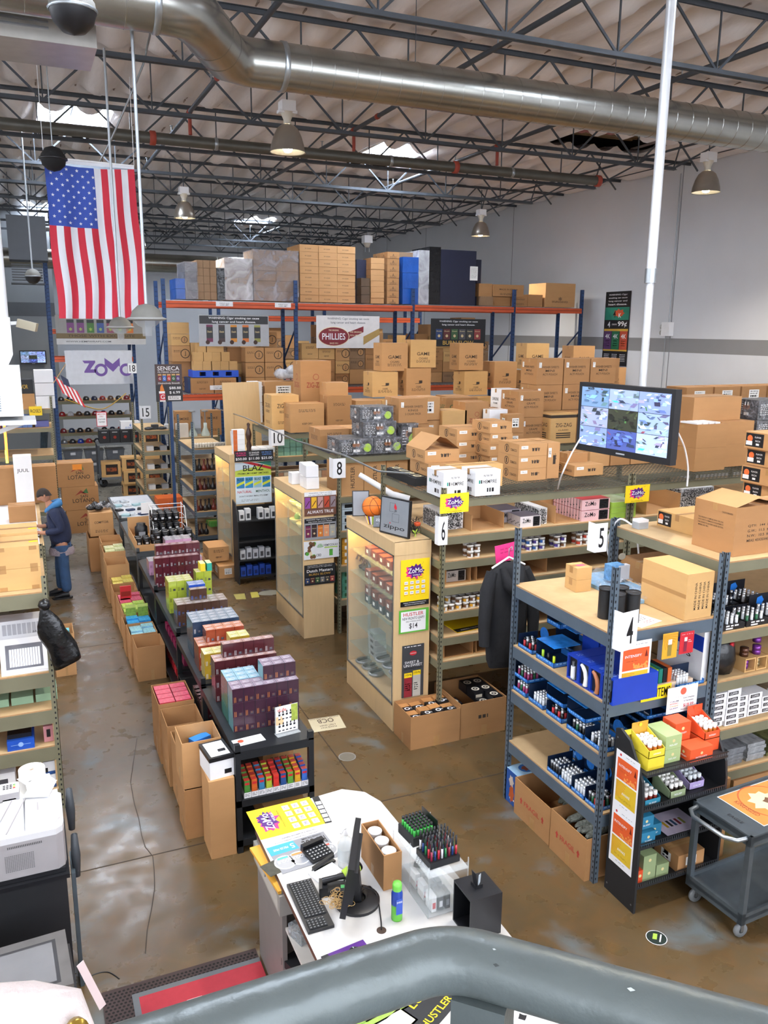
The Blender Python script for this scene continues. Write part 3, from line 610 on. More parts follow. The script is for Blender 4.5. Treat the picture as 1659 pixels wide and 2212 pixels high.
CB('carton printed with green capitals in the middle of the number ten row', 7.1, 13.44, Z10, .66, .3, .55, KRAFT2, A_word('CLASSIC', None, mat('#3b5a3a', .7), .75, .7, .16))
# --- behind row ten on the putty bay
for k in range(2): CB('taped carton with yellow tag on the bay behind the plywood sheet, %s' % ('lower', 'upper')[k], 4.6, 16.7, 2.36+k*.42, .8, .5, .41, KRAFT, A_label)
for k in range(2): CB('tall white carton stood beside the yellow-tagged pair, %s' % ('lower', 'upper')[k], 4.32, 16.7, 2.36+k*.42, .22, .4, .41, WHITE)
CB('flat reddish brown carton behind the yellow-tagged pair', 5.5, 16.9, 2.36, .9, .5, .62, KRAFT2, A_jack)
CB('upright carton with small black crest behind the yellow-tagged pair', 5.5, 17.0, 2.99, .6, .5, .45, KRAFT3, A_word('ZIG', 'ZAG'))
# HIGH PALLETS AND BAY STOCK
def pallet_px(label, x0, x1, ytop, ybot, z, dep, m, kind, y=PY+.1, cols=3, rows=6, art=None, wrap=None):
 a = gy(x0, ybot, y); b = gy(x1, ybot, y); h = gy(x0, ytop, y).z-z; w = b.x-a.x
 if kind == 'one':
  t = thing('wrapped_pallet', label, 'wrapped pallet load', (a.x, y, z+.02))
  q = MB(); n = rows; cw, chh = w/cols, h/n
  for i in range(cols):
   for k in range(n): q.box(i*cw+.004, .004*((i+k) % 3), k*chh+.003, (i+1)*cw-.004, dep, (k+1)*chh-.003, m);
   if art and i == 0: pass
  q.build('load', t)
  if wrap:
   q = MB(); q.box(-.012, -.012, .004, w+.012, dep+.012, h+.012, wrap); q.build('stretch_wrap', t)
  return t
 for i in range(cols):
  for k in range(rows):
   cw, chh = w/cols, h/rows
   CB('%s, %s tier, %s column' % (label, ORD[k], ORD[i]), a.x+i*cw, y+random.uniform(0, .015), z+.02+k*chh, cw-.006, dep/2-.006, chh-.004, m, art, name='pallet_carton')
 for k in range(rows):
  CB('%s, %s tier, rear column' % (label, ORD[k]), a.x, y+dep/2+.005, z+.02+k*h/rows, w*.5, dep/2-.006, h/rows-.004, m, art, name='pallet_carton')
def A_small(q, F, S, T, w, d, h): q.text(F, 'W CIGAR', w*.45, h*.45, h*.16, INKB, w=w*.35)
WGREY = clear('#aaa6aa', .12, .38, .6, 3); WWHITE = clear('#d5d6da', .15, .5, .6, 3); WBLK = mat('#0e0f12', .15, noise=.2, bump=.8, bscale=9); WNAVY = mat('#161b33', .5, noise=.1); WBLUE = mat('#1b4f9e', .3, noise=.25, scale=3, bump=.9, bscale=5)
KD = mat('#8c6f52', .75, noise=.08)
pallet_px('blue plastic covered bundle leaning at the walkway end of the high rack', 381, 402, 603, 655, 4.86, .8, WBLUE, 'one', cols=1, rows=2)
pallet_px('dark wrapped pallet between the blue bundle and the brown cartons', 402, 428, 568, 655, 4.86, .9, mat('#4a4c52', .4), 'one', cols=1, rows=4, wrap=WGREY)
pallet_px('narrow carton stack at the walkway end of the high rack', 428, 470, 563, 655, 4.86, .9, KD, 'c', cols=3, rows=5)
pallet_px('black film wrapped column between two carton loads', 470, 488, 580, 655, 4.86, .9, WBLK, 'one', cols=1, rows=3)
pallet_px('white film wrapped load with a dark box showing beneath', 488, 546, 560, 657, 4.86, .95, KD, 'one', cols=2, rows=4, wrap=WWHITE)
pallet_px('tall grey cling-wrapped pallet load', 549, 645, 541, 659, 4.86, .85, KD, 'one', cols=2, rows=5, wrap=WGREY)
pallet_px('tall bare carton stack on the high rack', 649, 768, 529, 662, 4.86, 1.0, KRAFT, 'c', cols=3, rows=8, art=A_small)
pallet_px('navy blue box load in shadow behind the brown film roll', 770, 800, 562, 663, 4.86, 1.0, WNAVY, 'one', cols=1, rows=2, y=PY+.4)
pallet_px('brown film wrapped narrow roll pallet', 780, 799, 602, 664, 4.86, .3, mat('#54412f', .3, noise=.2), 'one', cols=1, rows=3, y=PY+.05)
pallet_px('slim carton column beside the film roll', 801, 830, 558, 665, 4.86, .5, KRAFT, 'c', cols=1, rows=8)
pallet_px('carton column with dark arrows', 836, 862, 545, 667, 4.86, .9, KRAFT2, 'c', cols=1, rows=8, art=A_word('A', None, INKB, .15, .5, .4))
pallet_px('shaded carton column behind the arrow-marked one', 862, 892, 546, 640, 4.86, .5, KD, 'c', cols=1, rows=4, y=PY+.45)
pallet_px('bright blue film wrapped load', 869, 903, 556, 668, 4.86, .3, WBLUE, 'one', cols=1, rows=3)
pallet_px('pale film wrapped slim load between blue and black loads', 904, 924, 543, 668, 4.86, .9, mat('#8f9094', .4, noise=.05), 'one', cols=1, rows=4, wrap=WWHITE)
t = pallet_px('black film wrapped pallet with open carton top', 925, 950, 534, 669, 4.86, 1.0, WBLK, 'one', cols=1, rows=1)
t = pallet_px('big navy wrapped pallet with a white shipping sheet', 950, 1026, 540, 665, 4.86, 1.0, WNAVY, 'one', cols=1, rows=1)
q = MB(); q.box(0, 0, 0, .22, .004, .34, INKW); lines(q, front(1, 1, 1), .11, .3, .18, 9, BLACK, .03, .008); q.build('shipping_sheet', t, (.83, -.01, .62))
pallet_px('lower navy wrapped pallet beside the big one', 1027, 1037, 562, 665, 4.86, .6, WNAVY, 'one', cols=1, rows=1, y=PY+.3)
for n, (x0, x1, yt, yb, m, wd) in enumerate(((1037, 1066, 640, 668, KD, None), (1066, 1133, 614, 640, KRAFT2, 'MADE IN CHINA'), (1036, 1066, 612, 640, KRAFT2, None), (1108, 1143, 636, 667, KRAFT2, 'FRAGILE'), (1143, 1176, 636, 667, KRAFT2, None), (1066, 1108, 641, 668, KRAFT2, None))):
 a = gy(x0, yb, PY+.1); z0 = 4.89 if yb > 650 else gy(x0, 640, PY+.1).z; w = gy(x1, yb, PY+.1).x-a.x; h = max(.15, gy(x0, yt, PY+.1).z-z0)
 CB('crumpled brown carton in the low heap on the high rack, %s of six' % ORD[n], a.x, PY+.1+.02*n, z0, w-.02, .7, h, m, A_word(wd) if wd else None)
a = gy(1177, 664, PY+.15); CB('lone big square carton high on the rack beside the long wall', a.x, PY+.15, 4.89, gy(1248, 664, PY).x-a.x, .8, .62, KRAFT, A_word('*', None, INKB, .12, .35, .16))
random.seed(11)
bays = [(3.2, 5.8, 2.83, 4.45, PY+.55, 'behind the pouch banner'), (6.2, 8.8, 2.93, 4.5, PY+.25, 'behind the oval logo banner'), (9.2, 11.7, 2.93, 4.6, PY+.25, 'behind the black pouch banner'), (5.2, 7.9, 3.05, 4.4, 22.8, 'on the deeper bay by the walkway'), (8.2, 10.9, 3.05, 4.4, 22.8, 'on the deeper bay by the wall')]
for x0, x1, z0, z1, y, where in bays:
 x = x0; c = 0
 while x < x1-.5 and c < 7:
  w = random.choice((.36, .42, .48)); z = z0; r = 0; hmax = random.uniform(.6, 1.0)*(z1-z0)
  while z < z0+hmax-.15:
   h = random.choice((.26, .3, .36))
   if z+h > z1: break
   CB('carton %s, %s stack, %s from its base' % (where, ORD[c], ORD[r]), x, y+random.uniform(0, .05), z+.02, w-.01, .6, h-.006, random.choice((KRAFT, KRAFT2, KRAFT3, KD)), random.choice((None, A_jack, None, A_lines)), name='stock_carton'); z += h; r += 1
  x += w+.005; c += 1
BP = mat('#1d55c8', .45, noise=.06)
def bpal(label, x, y, z, w=1.05):
 q = MB(); q.box(0, 0, 0, w, .9, .03, BP); q.box(0, 0, .12, w, .9, .15, BP)
 for k in range(4): q.box(k*(w-.16)/3, 0, .03, k*(w-.16)/3+.16, .9, .12, BP)
 q.build('plastic_pallet', None, (x, y, z), 0, label, 'pallet')
zt = 2.82
for k in range(2): CB('shipping carton on the lower orange beam, %s from the walkway' % ORD[k], 3.5+.52*k, PY-.02, zt, .5, .5, .34, KRAFT2, A_lines)
for x in (3.45, 4.6): MB().box(x, PY+.1, zt+.001, x+.06, PY+.95, 3.17, NAVY).build('pallet_riser', label='navy riser under the blue plastic pallet, %s' % ('walkway end' if x < 4 else 'inner end'), cat='riser')
bpal('blue plastic pallet under the small square cartons', 3.55, PY+.06, 3.175)
for r, (n, x0, hh) in enumerate(((5, 3.6, .2), (4, 3.62, .2), (3, 3.7, .2))):
 for k in range(n): CB('small square carton on the blue pallet, %s row up, %s along' % (ORD[r], ORD[k]), x0+k*.2+random.uniform(-.01, .01), PY+.1, 3.327+r*.202, .19, .3, hh, KRAFT3, None)
for r in range(3):
 for k in range(2): CB('wide carton with round emblem beside the white wrap, %s row, %s along' % (ORD[r], ORD[k]), 4.78+.46*k, PY+.1, zt+.001+.34*r, .44, .4, .33, KRAFT, A_jack)
q = MB();
for k in range(26):
 x = random.uniform(.1, .9); q.lathe([(0, 0), (.12, .02), (.15, .1), (.08, .18), (0, .2)], WWHITE, 7, (x, random.uniform(0, .3), random.uniform(0, .14)))
q.build('film_heap', None, (4.85, 16.72, 3.2), 0, 'crumpled heap of clear plastic film over stock behind the tall crested carton', 'plastic film')
# BANNERS AND SIGNS
def panel(name, w, h, loc, rz, label, m, art, cat='sign', th=.006, tilt=0, rope=None):
 q = MB(); q.box(0, 0, 0, w, th, h, m); F = front(w, th, h); art(q, F, w, h)
 o = q.build(name, None, loc, rz, label, cat)
 if tilt: o.rotation_euler = (tilt, 0, rz)
 return o
def banner_mesh(q, w, h, m, art, sag=.05):
 art(q, (V3((0, 0, 0)), X_, Z_), w, h)
def bannerpx(name, p0, p1, yb0, y, label, m, art):
 a = gy(p0[0], p0[1], y); b = gy(p1[0], p1[1], y); h = a.z-gy(p0[0], yb0, y).z; w = b.x-a.x
 return panel(name, w, h, (a.x, y, a.z-h), 0, label, m, art, 'banner', .004)
def art_dutch(q, F, w, h):
 q.rect(F, .02, h*.72, w-.02, h*.98, BLACK); q.text(F, 'WARNING: Cigar smoking can cause', w/2, h*.9, h*.09, WHITE, w=w*.72); q.text(F, 'lung cancer and heart disease.', w/2, h*.78, h*.09, WHITE, w=w*.62)
 for k, c in enumerate(('#6a2348', '#3a2a2c', '#c8832c', '#c46a2a', '#8d8d4a')):
  u = w*(.15+.17*k); q.rect(F, u-w*.045, h*.14, u+w*.045, h*.68, BLACK); q.rect(F, u-w*.045, h*.62, u+w*.045, h*.69, mat(c, .5), .001); q.text(F, 'Dutch', u, h*.47, h*.06, mat('#d8c08a', .5), w=w*.06, l=.0016); q.rect(F, u-w*.045, h*.14, u+w*.045, h*.26, mat(c, .5), .0012)
  q.disc(F, u-w*.03, h*.13, h*.07, mat('#3a2218', .6), .0018)
bannerpx('vinyl_banner', (428, 680), (580, 674), 748, PY-.12, 'silver banner with a row of five cigar pouches hanging from the orange beam', mat('#a3a5a8', .4), art_dutch)
def art_phil(q, F, w, h):
 q.text(F, 'WARNING: Cigar smoking can cause', w/2, h*.9, h*.08, mat('#5b5f66', .5), w=w*.66); q.text(F, 'lung cancer and heart disease.', w/2, h*.78, h*.08, mat('#5b5f66', .5), w=w*.55)
 MR = mat('#7b1f2a', .5); CRM = mat('#e3d3b0', .5); TAN = mat('#a98a4e', .5)
 q.shape(F, [(w*.45, h*.22), (w*.74, h*.5), (w*.74, h*.68), (w*.45, h*.46)], MR); q.shape(F, [(w*.74, h*.1), (w*1.0, h*.42), (w*1.0, h*.62), (w*.74, h*.36)], TAN)
 q.text(F, 'THE ORIGINAL', w*.62, h*.5, h*.05, CRM, w=w*.2, l=.0018); q.text(F, 'ROLL MODEL', w*.62, h*.4, h*.05, CRM, w=w*.18, l=.0018)
 q.disc(F, w*.27, h*.36, w*.245, CRM, .0016, 28, h*.30); q.disc(F, w*.27, h*.36, w*.235, MR, .002, 28, h*.28)
 q.text(F, 'PHILLIES', w*.27, h*.36, h*.2, WHITE, w=w*.36, l=.0028); q.text(F, 'THE ORIGINAL', w*.27, h*.55, h*.05, CRM, w=w*.16, l=.0028); q.text(F, 'SINCE 1911', w*.27, h*.15, h*.05, CRM, w=w*.13, l=.0028)
bannerpx('vinyl_banner', (683, 681), (820, 680), 752, PY-.14, 'white banner with a dark red oval logo hanging from the orange beam', mat('#d9d6d4', .5, bump=.3, bscale=3), art_phil)
def pouches(q, F, w, h, y0, y1, cols, f0=.08, f1=.92, txt='Dutch'):
 n = len(cols)
 for k, c in enumerate(cols):
  u = w*(f0+(f1-f0)*(k+.5)/n); hw = w*(f1-f0)/n*.42
  q.rect(F, u-hw, h*y0, u+hw, h*y1, mat(c, .5), .0012); q.rect(F, u-hw, h*(y1-.05), u+hw, h*y1, BLACK, .0015); q.text(F, txt, u, h*(y0*.3+y1*.7), h*.035, mat('#e0d3a0', .5), w=hw*1.5, l=.002); q.disc(F, u, h*(y0+(y1-y0)*.3), hw*.4, mat('#cbb68a', .5), .0018, 10)
def art_burn(q, F, w, h):
 q.text(F, 'WARNING: Cigar smoking can cause', w/2, h*.9, h*.08, WHITE, w=w*.7); q.text(F, 'lung cancer and heart disease.', w/2, h*.78, h*.08, WHITE, w=w*.6)
 pouches(q, F, w, h, .25, .68, ('#2b3f6a', '#5a2a2a', '#3a5a3a', '#4a4a50', '#3a3a3a', '#8a3a3a')); q.text(F, 'BURN SLOW', w/2, h*.13, h*.15, mat('#c9a24a', .4), w=w*.56)
bannerpx('vinyl_banner', (931, 688), (1050, 674), 748, PY-.12, 'black banner with six coloured pouches hanging from the orange beam', BLACKM, art_burn)
def splat(q, F, u, v, r, m, n=22, l=.0012, s=3, rr=None):
 R0 = random.Random(s); q.shape(F, [(u+math.cos(2*PI*k/n)*r*(R0.uniform(.75, 1.0) if k % 2 else R0.uniform(1.0, 1.35)), v+math.sin(2*PI*k/n)*(rr or r)*(R0.uniform(.7, .95) if k % 2 else R0.uniform(1.0, 1.4))) for k in range(n)], m, l)
def art_zomo_y(cards=True, foot=True):
 def f(q, F, w, h):
  for k in range(18): splat(q, F, random.uniform(.08, .92)*w, random.uniform(.12, .92)*h, w*.012, mat('#b88f14', .5), 8, .0009, k)
  v = h*(.72 if cards else .55); splat(q, F, w*.46, v-h*.02, w*.27, PINK, 20, .0012, 4, h*.16 if cards else h*.3); splat(q, F, w*.52, v, w*.27, PURP, 24, .0016, 9, h*.15 if cards else h*.28)
  q.text(F, 'ZoMo', w*.5, v+h*.01, h*(.12 if cards else .22), WHITE, w=w*.5, l=.0024); q.text(F, 'WORLD', w*.54, v-h*(.1 if cards else .2), h*(.035 if cards else .08), WHITE, w=w*.25, l=.0024)
  q.text(F, "IT'S A CONNECTION", w*.5, h*(.54 if cards else .08), h*(.02 if cards else .05), BLACK, w=w*.5)
  if cards:
   for i in range(4):
    for j in range(3):
     q.rect(F, w*(.13+.2*i), h*(.17+.12*j), w*(.25+.2*i), h*(.24+.12*j), WHITE, .0012); q.text(F, 'zomo', w*(.19+.2*i), h*(.205+.12*j), h*.025, PURP, w=w*.09, l=.0018); q.rect(F, w*(.12+.2*i), h*(.145+.12*j), w*(.26+.2*i), h*(.16+.12*j), mat('#d99a1a', .5), .0012)
 return f
def art_zomo_p(q, F, w, h):
 P = mat('#6d5196', .6)
 Zf = lambda pts: q.shape(F, [(w*a, h*b) for a, b in pts], P)
 Zf([(.25, .70), (.44, .70), (.44, .64), (.36, .44), (.44, .44), (.44, .34), (.27, .34), (.27, .38), (.35, .62), (.28, .62)])
 for u, r in ((.52, .1), (.90, .1)):
  n = 24
  for k in range(n):
   a0, a1 = 2*PI*k/n, 2*PI*(k+1)/n; R1 = h*.19; R2 = h*.11
   q.shape(F, [(w*u+R2*math.cos(a0), h*.42+R2*math.sin(a0)), (w*u+R1*math.cos(a0), h*.42+R1*math.sin(a0)), (w*u+R1*math.cos(a1), h*.42+R1*math.sin(a1)), (w*u+R2*math.cos(a1), h*.42+R2*math.sin(a1))], P)
 Zf([(.58, .78), (.70, .60), (.70, .36), (.60, .54), (.58, .50)]); Zf([(.81, .78), (.81, .50), (.79, .54), (.70, .36), (.70, .60)])
bannerpx('logo_sheet', (139, 757), (284, 754), 831, 24.4, 'white sheet with large purple lettering hung above the cap shelves', mat('#c9ccd3', .6), art_zomo_p)
def art_wrap(q, F, w, h):
 q.rect(F, 0, 0, w, h*.2, mat('#b9b9b9', .5)); q.rect(F, 0, h*.2, w, h*.38, mat('#6b5a3c', .6)); q.text(F, 'THOSE WITH EXQUISITE', w*.5, h*.29, h*.1, mat('#3b2f22', .6), w=w*.75); q.text(F, 'WWW.HEMPWRAPS.COM', w*.35, h*.1, h*.05, BLACK, w=w*.5)
 for k, c in enumerate(('#6f3b6f', '#6f3b6f', '#3f6b33', '#3a4f86', '#85475f', '#7c8a7c', '#c0682a')): q.rect(F, w*(.12+.11*k), h*.4, w*(.2+.11*k), h*.85, mat(c, .5)); q.rect(F, w*(.12+.11*k), h*.74, w*(.2+.11*k), h*.85, BLACK, .0012); q.text(F, '*', w*(.16+.11*k), h*.52, h*.12, LIME, l=.0016)
bannerpx('vinyl_banner', (118, 680), (312, 676), 744, 24.3, 'faded banner of coloured tins under the hanging flag', mat('#8b8884', .6), art_wrap)
a = gx(1310, 631, 14.58); b = gx(1364, 629, 14.58); c = gx(1297, 788, 14.58)
W_, H_ = abs(b.y-a.y), a.z-c.z
def art_4k(q, F, w, h):
 for k, s_ in enumerate(('WARNING: Cigar', 'smoking can cause', 'lung cancer and', 'heart disease.')): q.text(F, s_, w/2, h*(.955-.042*k), h*.026, WHITE, w=w*.74)
 q.rect(F, w*.02, h*.62, w*.98, h*.79, mat('#1f7a64', .5)); splat(q, F, w*.56, h*.71, w*.2, mat('#c8502a', .5), 16, .0012, 5, h*.05); q.text(F, '4', w*.4, h*.7, h*.09, BLACK, l=.002); q.text(F, 'K', w*.62, h*.68, h*.06, WHITE, l=.002)
 q.text(F, '4', w*.2, h*.56, h*.08, WHITE); q.text(F, 'CIGARS FOR', w*.42, h*.56, h*.02, WHITE, w=w*.2); q.text(F, '99\u00a2', w*.74, h*.56, h*.08, WHITE, w=w*.36)
 q.rect(F, w*.02, h*.47, w*.98, h*.5, mat('#c9a13a', .5));
 for k, c_ in enumerate(('#55305f', '#1e6b45', '#b0452a')): q.rect(F, w*(.03+.32*k), h*.22, w*(.33+.32*k), h*.47, mat(c_, .5)); q.text(F, '4K', w*(.18+.32*k), h*.4, h*.06, WHITE, w=w*.2, l=.0016); lines(q, F, w*(.18+.32*k), h*.33, w*.16, 3, WHITE, h*.03, h*.01); lines(q, F, w*(.18+.32*k), h*.15, w*.22, 5, WHITE, h*.022, h*.008)
 q.rect(F, w*.02, h*.2, w*.98, h*.22, mat('#c9a13a', .5))
q = MB(M=Matrix.Rotation(-PI/2, 4, 'Z')); q.box(0, 0, 0, W_, .01, H_, BLACK); art_4k(q, front(1, 1, 1), W_, H_)
q.build('wall_poster', None, (14.575, a.y, c.z), 0, 'tall black and green cigar price poster on the long white wall', 'poster')
def art_sen(q, F, w, h):
 q.rect(F, 0, h*.45, w, h, mat('#4a3a3a', .5), .0004)
 q.text(F, 'SENECA', w/2, h*.89, h*.11, WHITE, w=w*.82); q.text(F, 'FILTERED CIGARS', w/2, h*.79, h*.04, PAPER, w=w*.8)
 for k, c in enumerate(('#7c2b33', '#3a6ac0', '#c23a2a', '#1f5a33', '#4f2f7a')): q.rect(F, w*(.1+.17*k), h*.55, w*(.23+.17*k), h*.7, mat(c, .5)); q.rect(F, w*(.1+.17*k), h*.7, w*(.23+.17*k), h*.74, mat('#cfa46a', .5)); q.text(F, 'G', w*(.165+.17*k), h*.62, h*.06, WHITE, l=.0016)
 q.text(F, 'Distinctively Smooth', w*.5, h*.49, h*.055, WHITE, w=w*.8)
 q.text(F, '$88.88', w*.72, h*.36, h*.08, WHITE, w=w*.44); q.text(F, '$ 6.99', w*.7, h*.24, h*.08, WHITE, w=w*.4); q.rect(F, w*.44, h*.04, w*.92, h*.15, PAPER); lines(q, F, w*.68, h*.11, w*.4, 2, BLACK, h*.04, h*.02)
 q.rect(F, w*.13, 0, w*.34, h*.22, RED); q.rect(F, w*.13, .0, w*.34, h*.04, WHITE, .001); q.shape(F, [(w*.15, h*.28), (w*.17, h*.4), (w*.24, h*.48), (w*.28, h*.38), (w*.32, h*.28)], mat('#e0802a', .5)); q.rect(F, w*.11, h*.22, w*.33, h*.28, WHITE, .001); q.text(F, 'G', w*.24, h*.13, h*.12, WHITE, l=.0016)
y = 17.2; a = gy(334, 787, y); b = gy(392, 786, y); c = gy(340, 868, y)
t = thing('price_sign', 'dark cigarette price sign reading six ninety nine on a tall post', 'sign', (a.x, y, 0))
q = MB(); q.box(0, 0, 0, b.x-a.x, .02, a.z-c.z, mat('#26262b', .5)); art_sen(q, front(1, 1, 1), b.x-a.x, a.z-c.z); q.build('sign_panel', t, (0, 0, c.z)); MB().box(.25, .02, 0, .31, .07, c.z+.4, NAVY).build('sign_post', t)
def screen_art(q, F, w, h, E):
 cols = [['#5f7a9a', '#7c8bb5', '#6f7fb8'], ['#8089a8', '#2a2d22', '#7f93c0'], ['#6d7fa5', '#3d4a86', '#8fa0c8']]
 R0 = random.Random(5)
 for j in range(3):
  for i in range(3):
   u0, u1, v0, v1 = w*i/3+.002, w*(i+1)/3-.002, h*(2-j)/3+.002, h*(3-j)/3-.002
   q.rect(F, u0, v0, u1, v1, emit(cols[j][i], E), .0015)
   for k in range(26):
    f_ = R0.choice((.35, .5, .6, .75, .85, 1.15, 1.3, 1.5)); b_ = [int(cols[j][i][n_:n_+2], 16) for n_ in (1, 3, 5)]; c = '#%02x%02x%02x' % tuple(min(255, int(v_*f_*(1+.08*((k+n_) % 3-1)))) for n_, v_ in enumerate(b_))
    if k == 5: c = ('#7b3a4a', '#3aa7d8', '#3f6a3a')[(i+j) % 3]
    a, b = R0.uniform(u0, u1-.02*w), R0.uniform(v0, v1-.02*h); ww, hh = R0.uniform(.01, .07)*w, R0.uniform(.01, .07)*h; sk = R0.uniform(-.04, .04)*w
    pts = [(a, b), (min(a+ww, u1), b), (min(max(a+ww+sk, u0), u1), min(b+hh, v1)), (min(max(a+sk, u0), u1), min(b+hh, v1))]; q.shape(F, pts, emit(c, E), .002+k*.0002)
def tv(name, w, h, loc, rz, label, E, th=.07):
 t = thing(name, label, 'television', loc, rz)
 q = MB(); q.box(0, 0, 0, w, th, h, BLACK); q.box(.03, th, .04, w-.03, th+.04, h-.04, BLACKM); q.build('tv_body', t)
 q = MB(); F = (V3((.035, 0, .055)), X_, Z_); q.rect(F, 0, 0, w-.07, h-.09, BLACK); screen_art(q, F, w-.07, h-.09, E); q.build('tv_screen', t, label='glowing grid of nine security views')
 q = MB(); q.rect(front(1, 1, 1), w/2-.05, .02, w/2+.05, .032, mat('#9aa0a8', .4)); q.build('maker_mark', t); return t
y = 30.9; a = gy(41, 757, y); b = gy(99, 757, y); c = gy(42, 787, y)
tv('wall_television', b.x-a.x, a.z-c.z, (a.x, y-.06, c.z), 0, 'small television of camera views on the far grey wall', 1.0)
tl = gd(1253, 820, 7.35); tr = gd(1462, 826, 6.45); hz = .0
bl = gd(1255, 970, 7.35)
wT = math.hypot(tr.x-tl.x, tr.y-tl.y); rzT = math.atan2(tr.y-tl.y, tr.x-tl.x)
hT = tl.z-bl.z
tv('hanging_television', wT, hT, (tl.x, tl.y, bl.z-.02), rzT, 'large television of camera views hanging on a ceiling pole', 1.0)
t = thing('ceiling_pole', 'tall white pole dropping from the roof behind the big television', 'pole', (0, 0, 0))
mid = (tl+tr)/2; nrm = V3((-math.sin(rzT), math.cos(rzT), 0))
pc = gy(1390, 800, mid.y+.25); px_, py_ = pc.x, pc.y
MB().tube([(px_, py_, bl.z+.1), (px_, py_, 4.75)], .034, mat('#b9bcc0', .35, .3), 12).build('pole_lower', t); MB().tube([(px_, py_, 4.75), (px_, py_, RZ-.1)], .041, mat('#c0c3c6', .35, .3), 12).build('pole_upper', t); MB().tube([(px_, py_, 4.68), (px_, py_, 4.8)], .05, STEEL, 12).build('pole_collar', t)
MB().bar((px_, py_, bl.z+.25), tuple(mid-V3((0, 0, .25))+nrm*.09), .05, .1, BLACKM).build('tv_bracket', t)
def cable(label, pts, r=.008, m=WHITE, name='cable'):
 P = [V3(p) for p in pts]; out = []
 for i in range(len(P)-1):
  p0, p1, p2, p3 = P[max(0, i-1)], P[i], P[i+1], P[min(len(P)-1, i+2)]
  for k in range(6):
   u = k/6; out.append(.5*((2*p1)+(-p0+p2)*u+(2*p0-5*p1+4*p2-p3)*u*u+(-p0+3*p1-3*p2+p3)*u**3))
 out.append(P[-1]); return MB().tube(out, r, m, 6).build(name, label=label, cat='cable')
cable('white cable drooping from the big television to the mesh top on its near side', [gd(1255, 945, 7.4), gd(1232, 985, 7.5), gd(1212, 1030, 7.6), gz(1205, 1056, Z6)])
cable('white cable curving from the big television down past the tobacco cartons', [gd(1462, 930, 6.6), gd(1478, 965, 6.8), gd(1486, 1010, 7.0), gd(1484, 1050, 7.1)])
t = thing('junction_box', 'white electrical box with two conduits on the long wall above the television', 'junction box', (0, 0, 0))
def wx(px, py): p = gx(px, py, 14.55); return (14.55, p.y, p.z)
a = gx(1432, 696, 14.5); b = gx(1447, 726, 14.5)
MB().box(14.46, b.y, b.z, 14.598, a.y, a.z, WHITE).build('box_body', t)
for k in range(2): MB().lathe([(0, 0), (.06, .01), (.06, .03), (0, .04)], mat('#b8b8b2', .5), 12, (14.56, a.y+.07, b.z+.08+k*.14), (-1, 0, 0)).build('socket_cover', t)
MB().tube([(14.56, (a.y+b.y)/2, a.z), (14.56, (a.y+b.y)/2, 7.9)], .012, STEEL, 6).build('conduit', t); MB().tube([(14.575, (a.y+b.y)/2+.1, b.z), (14.575, (a.y+b.y)/2+.1, 2.6)], .008, STEEL, 6).build('conduit', t)
# ---- high bay lamps
REFL = mat('#a9a59c', .28, .85, noise=.05, key='refl')
def lamp_tree():
 t = thing('bay_lamp', 'x', 'lamp', (0, 0, 0))
 q = MB(); q.lathe([(.05, .36), (.09, .35), (.15, .30), (.2, .2), (.235, .08), (.245, 0), (.255, -.012), (.24, 0), (.2, .16), (.12, .3), (.05, .34)], REFL, 28); q.build('reflector', t)
 q = MB(); q.box(-.1, -.1, .52, .1, .1, .66, WHITE); q.box(-.13, -.07, .5, .13, .07, .54, WHITE); q.lathe([(.1, .52), (.055, .42), (.055, .36)], mat('#cfc8b8', .4), 10); q.build('ballast_housing', t)
 q = MB(); q.lathe([(0, -.015), (.05, 0), (.085, .06), (.075, .14), (.03, .3), (.03, .34)], emit('#fff0d0', 90), 14); q.build('bulb', t)
 q = MB(); q.tube([(0, 0, .66), (0, 0, 1.15)], .012, DARKST, 6); q.build('hanging_rod', t); return t
L0 = lamp_tree(); ks = tree(L0)
LL = {0: 'dome lamp hanging just under the big duct bend', 1: 'dome lamp glowing closest to the long white wall', 2: 'dome lamp hanging between the flag and the crosswise main', 3: 'dome lamp hanging in front of the wrapped pallets'}
for i, (x, y) in enumerate(LAMPS):
 r = L0 if i == 0 else dup(L0, (0, 0, 0), ks=ks)
 r.location = (x, y, 6.72); r['label'] = LL.get(i, 'dome lamp of the bay grid, %s one out of view' % ORD[i])
t = thing('bare_fixture', 'white lamp housing with its dome missing above the tall carton stack', 'lamp', gy(793, 517, 22.5))
q = MB(); q.box(-.12, -.12, -.1, .12, .12, .1, WHITE); q.lathe([(.11, -.1), (.06, -.22), (0, -.22)], mat('#cfc8b8', .4), 10); q.build('ballast_housing', t)
for s in (-1, 1): MB().tube([(s*.06, 0, -.2), (s*.06, 0, -.34)], .01, STEEL, 5).build('bare_wire', t)
MB().tube([(0, 0, .1), (0, 0, .45)], .01, DARKST, 5).build('hanging_rod', t)
